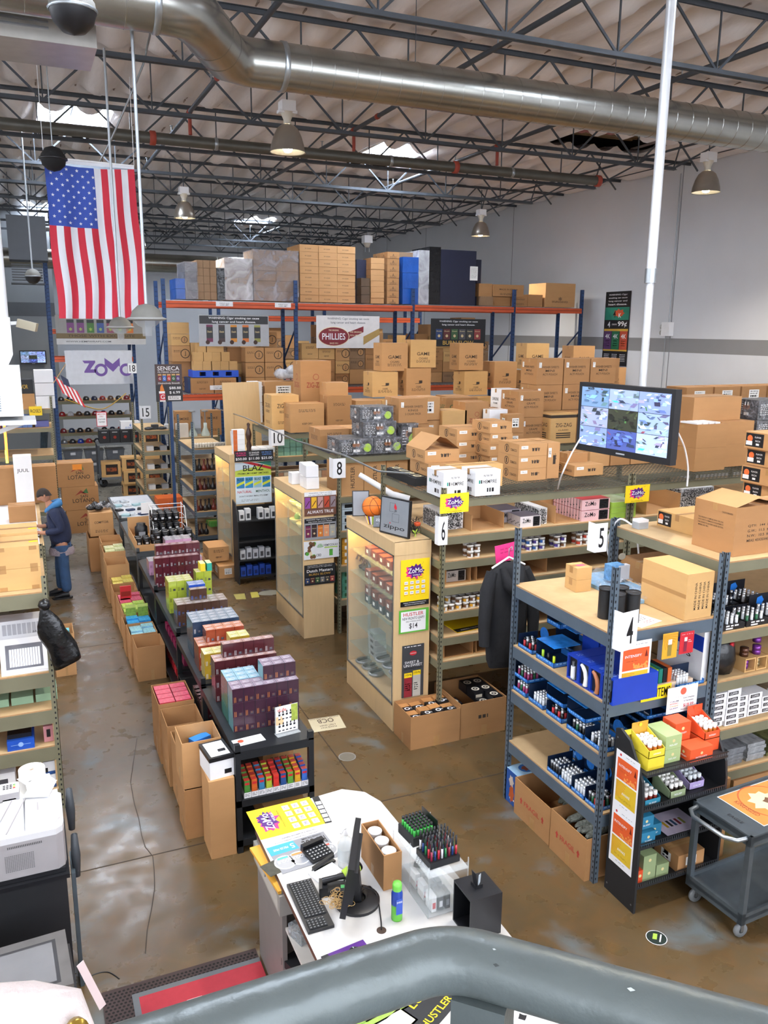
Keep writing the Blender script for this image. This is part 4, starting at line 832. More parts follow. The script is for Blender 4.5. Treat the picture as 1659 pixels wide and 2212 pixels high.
# ---- hanging flag
fw = gy(290, 367, 11.6).x-gy(95, 350, 11.6).x; ft = gy(95, 350, 11.6); fz = gy(300, 690, 11.6).z; FH = ft.z-fz
FR = mat('#c4293d', .75, noise=.05, scale=5); FWt = mat('#dcdfe6', .75, noise=.03, scale=5); FB = mat('#3550a8', .75, noise=.06, scale=5)
def fpt(u, v, l=0):   # u 0..1 across, v 0..1 down
 x = u*fw + v*.06*fw*(.5+.5*u)+.02*math.sin(v*9+u*3)*v; y = .035*math.sin(u*22+v*3)*(.3+v)+.02*math.sin(v*7)
 return V3((x, y-l, -v*FH - .015*math.sin(u*PI)*(1-v)*2))
q = MB(); NU, NV = 52, 46
for c in range(13):
 m = FR if (12-c) % 2 == 0 else FWt
 for i in range(c*4, c*4+4):
  for j in range(NV):
   u0, u1, v0, v1 = i/NU, (i+1)/NU, j/NV, (j+1)/NV
   mm = FB if (c < 7 and v1 <= .40) else m
   q.add([fpt(u0, v0), fpt(u0, v1), fpt(u1, v1), fpt(u1, v0)], [(0, 1, 2, 3)], mm, True)
for r in range(11):
 for k in range(5 if r % 2 else 4):
  u = (.04+(k+.5 if not r % 2 else k)*.115+.02); v = .025+r*.034
  pts = []
  for s_ in range(10):
   a_ = PI/2+s_*PI/5; rr = .021 if s_ % 2 == 0 else .0085; pts.append(fpt(u+rr*math.cos(a_)*1.0, v-rr*math.sin(a_)*fw/FH, .012))
  cpt = fpt(u, v, .012); q.add([cpt]+pts, [(0, 1+s_, 1+(s_+1) % 10) for s_ in range(10)], FWt)
q.add([fpt(0, 0)+V3((0, 0, .05)), fpt(0, 0), fpt(1, 0), fpt(1, 0)+V3((0, 0, .05))], [(0, 1, 2, 3)], FWt)
t = thing('hanging_flag', 'large striped flag with white stars hung vertically from the joists', 'flag', (ft.x, 11.6, ft.z)); q.build('flag_cloth', t)
MB().tube([(0, 0, .06), (fw, 0, .04)], .012, WHITE, 8).build('header_rod', t)
for u in (0, fw): MB().tube([(u, 0, .05), (u, 0, 7.33-ft.z)], .004, WHITE, 5).build('hanging_cord', t)
# ---- ceiling rods with grey domes
DOME = mat('#68665f', .7, noise=.08, scale=12)
def dome(label, px, py, y, r, kind, ztop, rodpx=None):
 p = gy(px, py, y); t = thing('hanging_dome', label, 'dome fixture', p)
 if kind == 'ball':
  q = MB(); q.lathe([(0, r), (r*.6, r*.8), (r*.95, r*.3), (r, 0)], DOME, 20); q.build('dome_shell', t); q = MB(); q.lathe([(r*.98, -.01), (r*.85, -r*.5), (r*.5, -r*.85), (0, -r)], BLACK, 20); q.lathe([(r, -.01), (r*1.06, 0), (r, .01)], STEEL, 20); q.build('smoked_bubble', t)
 elif kind == 'black':
  q = MB(); q.lathe([(0, r), (r*.6, r*.8), (r*.95, r*.3), (r, 0), (r*.9, -r*.5), (r*.5, -r*.85), (0, -r)], mat('#0c0c0e', .8), 20); q.build('dome_shell', t); MB().lathe([(r, -.015), (r*1.12, -.01), (r*1.12, .01), (r, .015)], BLACK, 20).build('rim', t)
 else:
  q = MB(); q.lathe([(0, r*.95), (r*.5, r*.83), (r*.85, r*.5), (r, 0.05*r)], DOME, 24); q.build('dome_shell', t); MB().lathe([(r*1.0, -.01), (r*1.18, 0), (r*1.18, .012), (r*1.0, .02)], mat('#8b8a86', .5), 24).build('rim', t)
  q = MB(); q.lathe([(r*.85, -.01), (r*.6, -r*.35), (r*.3, -r*.5), (r*.28, -r*1.0), (0, -r*1.0)], clear('#cfd4d8', .1, .35), 16); q.build('clear_bubble', t)
 MB().tube([(0, 0, r*.8), (0, 0, ztop-p.z)], .015 if kind != 'black' else .007, mat('#aab0b5', .4, .5), 8).build('drop_rod', t)
 return t
dome('big grey dome on a long white rod crossing in front of the flag', 317, 690, 8.3, .155, 'speaker', RZ-.1)
dome('smaller grey dome on a thin rod at the foot of the flag', 260, 708, 10.7, .14, 'speaker', 7.36)
dome('small dark ball on a rod near the far grey wall', 71, 597, 17.5, .145, 'ball', 7.9)
dome('black ball hanging at the top corner of the flag', 115, 343, 11.2, .145, 'black', 7.9)
dome('smoked black camera dome under the air diffuser', 157, 22, 5.6, .135, 'ball', 6.6)
cable('thin conduit slanting across the roof past the flag', [gd(335, 30, 9.9), gd(318, 100, 10.8), gd(305, 150, 10.9), gd(243, 295, 11.2), gd(215, 350, 11.4)], .014, STEEL, 'slanting_conduit')
p = gy(32, 600, 20.5)
t = thing('unit_heater', 'dark suspended heater cabinet with vent louvers near the far partition', 'heater', (gy(20, 560, 22).x, 22, gy(20, 560, 22).z))
MB().box(0, 0, 0, .85, .8, 1.0, mat('#3b3e42', .5, .2)).build('cabinet', t)
for k in range(7): MB().box(.03, -.03, -.12-k*.06, .7, .02, -.09-k*.06, mat('#2c2e30', .5)).build('louver', t)
MB().box(.0, .0, -.55, .74, .5, -.52, mat('#3b3e42', .5)).build('louver_tray', t)
MB().tube([(.85, .4, .8), (1.0, .4, .8), (1.3, .4, .85)], .09, STEEL, 10).build('flue_pipe', t)
for x in (.1, .7): MB().tube([(x, .4, 1.0), (x, .4, 2.0)], .008, DARKST, 5).build('hanger_rod', t)
t = thing('window_air_conditioner', 'white window air conditioner sticking out over the walkway shelves', 'air conditioner', (-.80, 8.2, 3.47))
MB().box(0, 0, 0, .80, .5, .44, WHITE).build('case', t)
q = MB(); q.box(.02, -.012, .03, .68, 0, .41, mat('#dfe2e6', .5));
for k in range(16):
 for (a_, b_) in ((.04, .33), (.37, .62)): q.rect(front(1, 1, 1), a_, .05+k*.021, b_, .06+k*.021, mat('#6c7d8a', .6), .0135)
q.build('front_grille', t); MB().box(-.0, .0, -.08, .9, .45, -.04, mat('#cfd2d4', .5)).build('support_tray', t)
MB().bar((.85, .2, -.06), (-.1, .2, -.4), .03, .04, mat('#cfd2d4', .5)).build('strut', t)
t = thing('boxed_post', 'white painted post casing with loose wires above the air conditioner', 'post casing', (0, 0, 0))
q = MB(); A0 = gd(0, 690, 8.6);
q.prism([(-.75, 8.75), (-.05, 8.75), (-.05, 9.2), (-.75, 9.2)], 4.0, 4.35, WHITE); q.build('upper_casing', t)
q = MB(); vs = [(-.75, 8.75, 3.5), (-.3, 8.75, 3.5), (-.05, 8.75, 4.0), (-.75, 8.75, 4.0), (-.75, 9.2, 3.5), (-.3, 9.2, 3.5), (-.05, 9.2, 4.0), (-.75, 9.2, 4.0)]
q.add(vs, [(0, 1, 2, 3), (7, 6, 5, 4), (1, 5, 6, 2), (0, 4, 5, 1)], WHITE); q.build('tapered_casing', t)
MB().tube([(-.15, 8.95, 4.35), (-.15, 8.95, 6.7)], .09, WHITE, 14).build('white_pipe', t)
q = MB(); q.box(-.09, 0, 0, .09, .08, .08, mat('#a39a84', .5)); q.bar((-.09, .04, .04), (-.15, .02, .02), .03, .03, WHITE); o = q.build('security_camera', None, (.08, 8.95, 4.24), 0, 'beige boxy security camera mounted by the white post casing', 'camera'); o.rotation_euler = (0, .25, -.3)
# GLASS CABINETS AT THE ROW ENDS
def showcase(label, x0, y0, w, d, h, posters, glow=True, shelves=(.55, .85, 1.15, 1.45, 1.72)):
 t = thing('display_cabinet', label, 'display cabinet', (x0, y0, 0))
 MB().box(0, 0, 0, w, .02, h, MAPLE).build('side_panel', t); MB().box(0, d-.02, 0, w, d, h, MAPLE).build('side_panel', t)
 MB().box(w-.012, .02, .3, w, d-.02, h-.1, MAPLE).build('back_panel', t)
 MB().box(0, .02, 0, w-.012, d-.02, .3, MAPLE).build('plinth', t); MB().box(-.004, -.004, h-.14, w, d, h, MAPLE).build('header', t)
 q = MB()
 for a in (.02, d-.035): q.box(-.006, a, .3, .006, a+.015, h-.14, STEEL)
 q.box(-.006, .02, .3, .006, d-.02, .32, STEEL); q.box(-.006, .02, h-.155, .006, d-.02, h-.14, STEEL); q.build('door_frame', t)
 for a, b, x in ((.035, d/2+.03, .0), (d/2-.03, d-.035, .008)): MB().box(x-.001, a, .32, x+.002, b, h-.155, GLASS).build('sliding_glass', t)
 for z in shelves: MB().box(.03, .03, z, w-.02, d-.03, z+.006, clear('#a9c4b8', .05, .16)).build('glass_shelf', t)
 if glow: MB().box(.03, .05, h-.15, .07, d-.05, h-.142, emit('#ffd88a', 45)).build('light_strip', t)
 return t
def sheet(name, label, cat, x0, z0, w, h, y, art, m, parent=None):
 q = MB(); q.box(0, -.003, 0, w, 0, h, m); art(q, (V3((0, -.003, 0)), X_, Z_), w, h); return q.build(name, parent, (x0, y, z0), 0, label, cat)
S1 = showcase('maple cabinet with a ball on top, closer of the two lit glass cabinets', 3.41, 7.50, .42, 1.39, 2.12, None)
S2 = showcase('maple cabinet topped by white cubes, farther of the two lit glass cabinets', 3.38, 10.49, .45, 1.37, 2.09, None)
S3 = showcase('narrow pale cabinet edge-on behind the hemp smokes poster', 3.2, 13.98, .6, 1.2, 2.13, None)
fx = lambda px, py, y: gy(px, py, y)
def flyer(name, label, p0, p1, yb, y, art, m, cat='poster'):
 a = gy(p0[0], p0[1], y); b = gy(p1[0], p1[1], y); c = gy(p0[0], yb, y); return sheet(name, label, cat, a.x, c.z, b.x-a.x, a.z-c.z, y, art, m)
def art_zy(q, F, w, h):
 q.rect(F, 0, 0, w, h*.11, BLACK); q.text(F, 'WARNING: THIS PRODUCT CONTAINS NICOTINE', w/2, h*.075, h*.02, WHITE, w=w*.8); q.text(F, 'NICOTINE IS AN ADDICTIVE CHEMICAL', w/2, h*.035, h*.02, WHITE, w=w*.7)
 art_zomo_y()(q, (F[0]+Z_*h*.11, F[1], F[2]), w, h*.89)
flyer('yellow_flyer', 'yellow flyer with purple splash on the closer glass cabinet end', (866, 1211), (928, 1207), 1312, 7.492, art_zy, YEL)
def art_hus(q, F, w, h):
 q.rect(F, w*.06, h*.06, w*.9, h*.93, WHITE, .001); q.text(F, 'HUSTLER', w*.48, h*.8, h*.15, RED, w=w*.68, l=.002); q.text(F, 'NEW FRONTO LEAF!!!', w*.48, h*.62, h*.11, BLACK, w=w*.74, l=.002); q.text(F, 'ONLY 4 WHOLE LEAVES', w*.48, h*.49, h*.05, BLACK, w=w*.5, l=.002); q.text(F, '$14', w*.48, h*.28, h*.26, BLACK, w=w*.28, l=.002)
flyer('green_framed_flyer', 'white price flyer in a green sleeve on the closer glass cabinet end', (862, 1320), (926, 1312), 1370, 7.492, art_hus, mat('#5db13c', .4))
def art_sweet(q, F, w, h):
 q.disc(F, w*.5, h*.84, w*.17, RED, .0012, 8, h*.045); q.text(F, 'BACKWOODS', w*.5, h*.84, h*.02, WHITE, w=w*.26, l=.002); lines(q, F, w*.5, h*.96, w*.8, 1, WHITE, th=h*.015)
 q.text(F, 'SWEET &', w*.45, h*.67, h*.05, WHITE, w=w*.66); q.text(F, 'UN-SWEET', w*.5, h*.61, h*.05, WHITE, w=w*.85); q.text(F, 'THE CHOICE IS YOURS', w*.5, h*.55, h*.03, BLACK, w=w*.85)
 for u, c, b in ((.28, '#8e2430', 0), (.68, '#b9b6ae', .03)): q.rect(F, w*(u-.18), 0, w*(u+.18), h*(.4+b), mat(c, .5)); q.rect(F, w*(u-.18), h*(.38+b), w*(u+.18), h*(.47+b), YEL, .0012); q.text(F, '2 FOR 99\u00a2', w*u, h*(.425+b), h*.05, BLACK, w=w*.3, l=.002); lines(q, F, w*u, h*.25, w*.25, 4, WHITE, h*.04, h*.015)
flyer('dark_flyer', 'tall dark flyer of sweet and unsweet wraps low on the closer glass cabinet', (869, 1396), (916, 1388), 1508, 7.492, art_sweet, mat('#3c3e42', .5))
def art_true(q, F, w, h):
 q.rect(F, 0, h*.82, w, h, WHITE); q.text(F, 'WARNING: Cigars are not a', w/2, h*.94, h*.05, BLACK, w=w*.72); q.text(F, 'safe alternative to cigarettes.', w/2, h*.86, h*.05, BLACK, w=w*.75)
 for k, c in enumerate(('#8b4a96', '#e3b02d', '#b98f8c', '#b5462e', '#8c7f86')): q.rect(F, w*(.02+.2*k), h*.32, w*(.18+.2*k), h*.78, mat(c, .5)); q.shape(F, [(w*(.03+.2*k), h*.4), (w*(.05+.2*k), h*.38), (w*(.17+.2*k), h*.62), (w*(.15+.2*k), h*.64)], mat('#4a1f1a', .5), .0016)
 q.text(F, 'ALWAYS TRUE', w/2, h*.16, h*.13, WHITE, w=w*.82)
flyer('cigar_poster', 'poster with five upright cigar packs at the head of the farther cabinet end', (657, 1064), (726, 1062), 1116, 10.482, art_true, mat('#6b4636', .5))
def art_d2(q, F, w, h):
 q.rect(F, w*.01, h*.78, w*.99, h*.98, BLACK); q.text(F, 'WARNING: Cigar smoking can cause', w/2, h*.92, h*.06, WHITE, w=w*.88); q.text(F, 'lung cancer and heart disease.', w/2, h*.83, h*.06, WHITE, w=w*.75); pouches(q, F, w, h, .12, .7, ('#6a2348', '#3a2a2c', '#c8732c', '#d8946a', '#a9a9a0'), .02, .98)
flyer('cigar_poster', 'grey poster with five dark pouches on the farther cabinet end', (657, 1121), (726, 1115), 1168, 10.482, art_d2, mat('#8e9094', .5))
def art_hemp(q, F, w, h):
 for k in range(14): q.disc(F, w*random.uniform(.04, .3), h*random.uniform(.1, .9), h*.1, random.choice((mat('#6b4b30', .6), GRN, mat('#4a2f22', .6), mat('#d8c8a8', .6))), .001+k*.0001)
 for k in range(7): a_ = PI*(.1+.8*k/6); q.shape(F, [(w*.46, h*.6), (w*.46+w*.08*math.cos(a_-.12), h*.6+h*.2*math.sin(a_-.12)), (w*.46+w*.1*math.cos(a_), h*.6+h*.26*math.sin(a_)), (w*.46+w*.08*math.cos(a_+.12), h*.6+h*.2*math.sin(a_+.12))], GRN)
 q.text(F, 'HEMPODKAH', w*.76, h*.72, h*.13, mat('#3b4450', .5), w=w*.4); q.rect(F, w*.58, h*.56, w*.96, h*.62, LIME); q.text(F, 'CBD', w*.42, h*.2, h*.14, BLACK, w=w*.14); q.rect(F, w*.72, h*.12, w*.82, h*.48, GRN)
flyer('leaflet', 'white leaflet with a green leaf taped over the farther cabinet posters', (656, 1171), (732, 1164), 1210, 10.475, art_hemp, mat('#d9dcdf', .5))
def art_dm(q, F, w, h):
 q.text(F, 'WARNING: Cigars are not a', w/2, h*.94, h*.045, WHITE, w=w*.8); q.text(F, 'safe alternative to cigarettes.', w/2, h*.87, h*.045, WHITE, w=w*.8); q.text(F, 'Dutch Masters', w/2, h*.7, h*.14, WHITE, w=w*.84); q.text(F, 'BURN SLOW', w/2, h*.52, h*.1, mat('#b98f3e', .4), w=w*.7); pouches(q, F, w, h, .1, .42, ('#2b3f6a', '#5a2a2a', '#3a5a3a', '#6a6a70', '#3a3a3a', '#8a3a3a'), .02, .98)
flyer('cigar_poster', 'black poster with white masters lettering, lowest on the farther cabinet end', (657, 1222), (724, 1214), 1266, 10.482, art_dm, BLACKM)
def art_blaz(q, F, w, h):
 q.rect(F, 0, h*.0, w, h, mat('#cfdbe2', .5), .0003); q.shape(F, [(0, h*.66), (w, h*.66), (w, h*.95), (0, h*.8)], mat('#b9c94a', .5)); q.shape(F, [(w*.2, h), (w, h*.8), (w, h*.86), (w*.45, h)], RED, .001); q.shape(F, [(w*.55, h), (w, h*.88), (w, h)], mat('#2f7d6a', .5), .0011)
 q.text(F, 'BLAZ', w*.5, h*.86, h*.14, BLACK, w=w*.56, l=.002); q.text(F, 'PREMIUM HEMP SMOKES', w*.5, h*.73, h*.04, BLACK, w=w*.85, l=.002)
 for k in range(4): u = w*(.14+.24*k); q.rect(F, u-w*.11, h*.38, u+w*.11, h*.64, mat(('#2f7db0', '#3a8fc0', '#8fb7c8', '#2f7db0')[k], .5)); q.shape(F, [(u-w*.11, h*.42), (u+w*.11, h*.5), (u+w*.11, h*.56), (u-w*.11, h*.48)], mat('#c8d23a', .5), .0013); q.text(F, 'BLAZ', u, h*.59, h*.05, BLACK, w=w*.17, l=.002)
 q.text(F, 'NATURAL', w*.25, h*.29, h*.06, RED, w=w*.4); q.text(F, 'MENTHOL', w*.76, h*.29, h*.06, mat('#2f5a4a', .5), w=w*.4); q.text(F, "DON'T WORRY MAN, IT'S HEMP", w*.5, h*.18, h*.04, BLACK, w=w*.8); lines(q, F, w*.4, h*.09, w*.5, 2, mat('#7c8488'), h*.03, h*.01)
flyer('hemp_poster', 'blue and lime hemp smokes poster above the black display rack', (507, 1000), (585, 997), 1090, 13.66, art_blaz, WHITE)
def art_pr(q, F, w, h):
 for k, (a_, b_, c_, m_) in enumerate((('10 PACK', 'CARTON', '$50.00', PINK), ('25 SINGLES', 'CARTON', '$11.00', PAPER), ('10 PACK', 'CARTON', '$25.00', mat('#5f8fd8', .5)))):
  u = w*(.17+.33*k); q.text(F, a_, u, h*.8, h*.15, m_, w=w*.26); q.text(F, b_, u, h*.6, h*.13, m_, w=w*.24); q.text(F, c_, u, h*.26, h*.26, WHITE, w=w*.28)
flyer('price_header', 'black header strip listing three carton prices over the hemp poster', (506, 975), (590, 973), 999, 13.6, art_pr, BLACKM)
RW = mat('#6e2a18', .5, noise=.1); RWT = mat('#8a3d22', .5, noise=.1)
def smallbox(w, d, h, m, top=None, fr=None):
 q = MB(); q.box(0, 0, 0, w, d, h, m, top=top)
 if fr: q.rect(side(w, d, h), d*.3, h*.3, d*.7, h*.7, fr)
 return q
cnt = 0
for zi, z in enumerate((1.157, 1.457, 1.727)):
 for j in range(5):
  for k in range(2 if zi == 0 else 1):
   smallbox(.2, .13, .1, (mat('#23262b', .5) if zi == 0 and k == 0 else RW), RWT, INKW).build('lighter_case', None, (3.5+.0, 7.60+j*.2, z+.0+k*.101), 0, 'dark case, pale mark, %s inside the closer glass cabinet, %s along' % (('third shelf' if k == 0 else 'third shelf stacked', 'second shelf', 'uppermost shelf')[zi], ORD[j]), 'box'); cnt += 1
for j in range(3):
 q = MB(); q.lathe([(.0, 0), (.05, .01), (.06, .04), (.02, .06), (.012, .1)], mat('#3a241a', .4, noise=.2), 10, (.1, .08, 0)); q.tube([(.1, .08, .1), (.06, .08, .16), (.03, .08, .18), (.01, .08, .13)], .012, mat('#5a3a26', .4), 8); q.build('display_pipe', None, (3.5, 8.55-j*.0-.0+.1*j, 1.458), 0, 'curved brown pipe on a stand inside the closer glass cabinet, %s along' % ORD[j], 'pipe')
for j in range(7):
 if j < 4: smallbox(.14, .2, .07, mat('#8a8f90', .4), mat('#b9bcbc', .4), BLACK).build('grinder_box', None, (3.5, 8.2+.01*j-.0, .557+.072*j) if j else (3.5, 8.2, .557), 0, 'grey carton low in the closer glass cabinet, %s up its pile' % ORD[j], 'box')
for j in range(6):
 q = MB(); q.lathe([(.09, 0), (.1, .02), (.085, .03), (0, .03)], mat('#9a9ea2', .3, .6), 14, (.11, .1, .0)); q.box(.03, .08, .03, .19, .12, .05, BLACKM); q.build('tray_item', None, (3.48, 7.62+j*.2, .307 if j > 2 else .557), .2, 'metal dish with black tool low in the closer glass cabinet, %s along' % ORD[j], 'dish')
for zi, z in enumerate((1.457, 1.727)):
 for j in range(3):
  q = MB(); q.lathe([(.05, 0), (.08, .02), (.12, .08), (.11, .09), (.06, .03), (0, .02)], mat('#d8d2a0', .3), 14, (.12, .12, 0)); q.lathe([(0, .05), (.04, .07), (.05, .12), (.02, .17), (0, .18)], mat(('#c23a3a', '#d8d8c8', '#7fae5a')[j], .3), 10, (.12, .12, 0)); q.build('ceramic_bowl', None, (3.46, 10.6+.32*j, z), 0, 'pale ceramic piece on the %s shelf of the farther glass cabinet, %s along' % (('second', 'uppermost')[zi], ORD[j]), 'bowl')
for k, (x, y, z, nm) in enumerate(((3.44, 11.15, 0, 'printed one nearest the walkway'), (3.52, 10.86, 0, 'lower middle'), (3.52, 10.72, .0, 'lower front'), (3.52, 10.74, .165, 'upper front'), (3.54, 10.95, .165, 'upper rear'))):
 CB('white paper cube on the farther cabinet, %s' % nm, x, y, 2.092+z, .18, .13 if k == 2 else .17, .16, WHITE, None, tp=False, name='paper_cube', cat='box')
q = MB(); a_ = [(0, 0, 0), (.1, .2, .1)]
p = gz(797, 1130, 2.125); bx, by = 3.53, 8.38
t = thing('striped_bowl', 'striped paper snack bowl holding the orange ball on the closer cabinet', 'bowl', (bx, by, 2.122)); q = MB(); N_ = 24
for k in range(N_):
 a0, a1 = 2*PI*k/N_, 2*PI*(k+1)/N_; m = (WHITE, YEL, PURP, WHITE, LIME, RED)[k % 6]
 q.add([(.06*math.cos(a0), .06*math.sin(a0), 0), (.06*math.cos(a1), .06*math.sin(a1), 0), (.095*math.cos(a1), .095*math.sin(a1), .1), (.095*math.cos(a0), .095*math.sin(a0), .1)], [(0, 1, 2, 3)], m)
q.add([(.06*math.cos(2*PI*k/N_), .06*math.sin(2*PI*k/N_), .002) for k in range(N_)], [tuple(range(N_))], WHITE); q.build('bowl_shell', t)
OB = mat('#e87722', .55, bump=.3, bscale=200, noise=.04); q = MB(); R_ = .12
q.lathe([(R_*math.sin(PI*k/16), -R_*math.cos(PI*k/16)) for k in range(17)], OB, 28)
def ring(ax, off, rr):
 ax = V3(ax).normalized(); u = ax.orthogonal().normalized(); v = ax.cross(u); r = math.sqrt(rr*rr-off*off)
 q.tube([ax*off+u*r*math.cos(2*PI*k/32)+v*r*math.sin(2*PI*k/32) for k in range(33)], .0025, BLACK, 5, False)
for ax, off in (((1, .2, .3), 0), ((.1, .3, 1), 0), ((-.3, 1, -.2), .07), ((-.3, 1, -.2), -.07)): ring(ax, off, R_+.0005)
q.build('basketball', None, (bx, by, 2.122+.195), 0, 'orange basketball sitting in the striped bowl', 'ball')
def art_zip(q, F, w, h):
 q.rect(F, .015, .015, w-.015, h-.015, mat('#7d8288', .4), .0008); q.text(F, 'zippo', w*.5, h*.2, h*.14, BLACK, w=w*.72, l=.002)
 for (a0, b0, a1, b1) in ((.32, .62, .52, .86), (.42, .36, .66, .58)):
  for s in ((a0, b0, a1, b0+.008), (a0, b1-.008, a1, b1), (a0, b0, a0+.01, b1), (a1-.01, b0, a1, b1)): q.rect(F, w*s[0], h*s[1], w*s[2], h*s[3], mat('#4a4d52', .5), .0016)
 q.shape(F, [(w*.5, h*.7), (w*.47, h*.76), (w*.5, h*.86), (w*.56, h*.78), (w*.57, h*.7)], RED, .002); q.disc(F, w*.36, h*.31, w*.02, RED, .0024, 6); q.text(F, '.EB', w*.53, h*.66, h*.05, BLACK, l=.0022)
o = panel('logo_sign', .44, .40, (3.44, 7.98, 2.128), 0, 'grey framed lighter sign with black edge standing on the closer cabinet', BLACK, art_zip, th=.03, tilt=-.06); o.rotation_euler = (-.06, 0, -1.22)
o = panel('small_logo_sign', .17, .13, (3.46, 8.2, 2.13), 0, 'small grey lighter sign leaning beside the ball', mat('#5d6065', .4), lambda q, F, w, h: (q.text(F, 'zippo', w*.5, h*.6, h*.4, mat('#a9adb2', .3), w=w*.7), lines(q, F, w*.5, h*.25, w*.6, 1, mat('#8a8e92'))), th=.02); o.rotation_euler = (-.5, 0, -.5)
o = panel('framed_panel', .2, .3, (3.44, 8.78, 2.128), 0, 'thin black framed panel standing behind the ball', BLACKM, lambda q, F, w, h: q.rect(F, .01, .01, w-.01, h-.01, mat('#8b8f96', .4)), th=.02); o.rotation_euler = (-.15, 0, -.3)
t = thing('paper_flowers', 'tangle of dark twigs with an orange bloom and lime leaves on the closer cabinet', 'ornament', (3.75, 7.68, 2.124)); q = MB()
for k in range(26): q.tube([(0, .05, 0), (random.uniform(-.08, .06), random.uniform(0, .15), random.uniform(.04, .12)), (random.uniform(-.12, .08), random.uniform(0, .2), random.uniform(.06, .2))], .003, BLACKM, 4)
q.build('twigs', t); MB().lathe([(0, 0), (.03, .01), (.04, .04), (.02, .05)], mat('#d2562a', .5), 8, (.0, -.0, .1)).build('bloom', t)
q = MB(); [q.shape((V3((-.03, -.02, .03)), X_, Z_), [(0, 0), (.03*math.cos(a_)-.01, .03*math.sin(a_)), (.06*math.cos(a_), .06*math.sin(a_)), (.03*math.cos(a_)+.01, .03*math.sin(a_)+.01)], LIME, .001*k) for k, a_ in enumerate((.2, 1.2, 2.3, 3.4, 4.6))]; q.build('leaves', t)
def art_zl(q, F, w, h): art_zomo_y(False)(q, F, w, h)
flyer('yellow_flyer', 'small yellow splash flyer hung at the mesh edge above the number six plate', (951, 1068), (1013, 1063), 1110, 7.2, art_zl, YEL)
flyer('yellow_flyer', 'small yellow splash flyer hung on the mesh edge under the television', (1352, 1050), (1404, 1044), 1087, 7.25, art_zl, YEL)
t = thing('paper_roll', 'rolled white paper poking out beside the number eight plate', 'paper roll', (4.1, 10.2, 2.05)); q = MB(); q.tube([(0, 0, .3), (.35, -.3, .06), (.55, -.42, 0)], [.035, .045, .05], WHITE, 14); q.build('roll', t)
# SHELF GOODS, NUMBER SIX ROW FRONT
CUPW = mat('#e4e3e0', .35, noise=.02)
def cup_mesh(c):
 q = MB(); q.lathe([(.032, 0), (.036, .055), (.038, .055), (.038, .066), (0, .066)], CUPW, 14); q.lathe([(.0342, .012), (.0366, .044)], c, 14); q.lathe([(0, 0), (.032, 0)], CUPW, 14)
 q.rect((V3((-.012, -.0375, .014)), X_, Z_), 0, 0, .024, .03, CUPW, .001); return q
CUPS = {k: cup_mesh(mat(c, .45)) for k, c in dict(brown='#6b4a2f', violet='#4a3a86', amber='#d29a2e', red='#b7402f', green='#5f8a3c', blue='#2f5a9a').items()}
cupo = {}
def cup(kind, x, y, z, label, group):
 if kind not in cupo: o = CUPS[kind].build('tobacco_cup', None, (x, y, z), 0, label, 'cup', group); cupo[kind] = o
 else: o = cupo[kind].copy(); COL.objects.link(o); o.location = (x, y, z); o['label'] = label; o['group'] = group
 return o
def cups(x0, n, depth, tiers, z, kinds, where, y0=7.36, seed=0):
 R0 = random.Random(seed)
 for i in range(n):
  for j in range(depth):
   for k in range(tiers if R0.random() > .25 or j else max(1, tiers-1)):
    kd = kinds[(i+k) % len(kinds)]; cup(kd, x0+i*.084+R0.uniform(-.004, .004), y0+j*.085, z+.001+k*.067, '%s-banded cup %s, %s tier, %s across, %s deep' % (kd, where, ORD[k], ORD[i], ORD[j]), 'cups '+where)
cups(4.22, 2, 2, 2, 1.92, ('brown',), 'near the cabinet'); cups(4.95, 3, 2, 2, 1.92, ('violet', 'blue'), 'past the divider'); cups(5.32, 2, 2, 2, 1.92, ('violet', 'brown'), 'in the shallow tray'); cups(5.62, 2, 2, 2, 1.92, ('red', 'brown'), 'by the rack post'); cups(6.35, 2, 2, 2, 1.92, ('red', 'green'), 'beyond the next post'); cups(6.9, 3, 2, 2, 1.92, ('green', 'brown'), 'in the farther bay')
cup('brown', 5.98, 7.38, 1.921, 'white brown-banded cup standing alone on the second shelf', 'lone cups'); cups(6.06, 1, 2, 2, 1.92, ('green',), 'beside the lone cup')
cups(3.93, 8, 2, 2, 1.36, ('amber', 'brown'), 'on the fourth shelf', seed=3)
cups(4.72, 5, 2, 1, .81, ('red', 'amber', 'brown'), 'on the lowest shelf', seed=4)
ZM = mat('#26232a', .6)
def zbox(label, x, y, z, w, d, h, cols=('#d9d5d0', '#b94a4a'), rz=0):
 q = MB(); m1 = mat(cols[0], .5); m2 = mat(cols[1], .5); q.box(0, 0, 0, w, d, h, m1, top=m2); F = front(w, d, h)
 q.text(F, 'ZoMo', w*.3, h*.6, h*.4, BLACK, w=w*.4); q.rect(F, w*.62, h*.05, w*.95, h*.95, BLACK); lines(q, F, w*.79, h*.75, w*.25, 4, WHITE, h*.17, h*.06)
 S = side(w, d, h)
 for k in range(10): q.rect(S, d*.1*k+.004, 0, d*.1*k+.012, h, BLACK); q.rect(S, d*.1*k, h*(.1*(k % 3)+.2), d*.1*k+.02, h*(.1*(k % 3)+.3), BLACK)
 return q.build('paper_case', None, (x, y, z+.001), rz, label, 'box')
def shelfbin(label, x, y, z, w, d, h, m=KRAFT):
 q = MB(); q.box(0, 0, 0, w, d, .005, m)
 for a in (0, w-.006): q.box(a, 0, .005, a+.006, d, h, m)
 q.box(0, d-.006, .005, w, d, h, m); return q.build('shelf_tray', None, (x, y, z+.001), 0, label, 'tray')
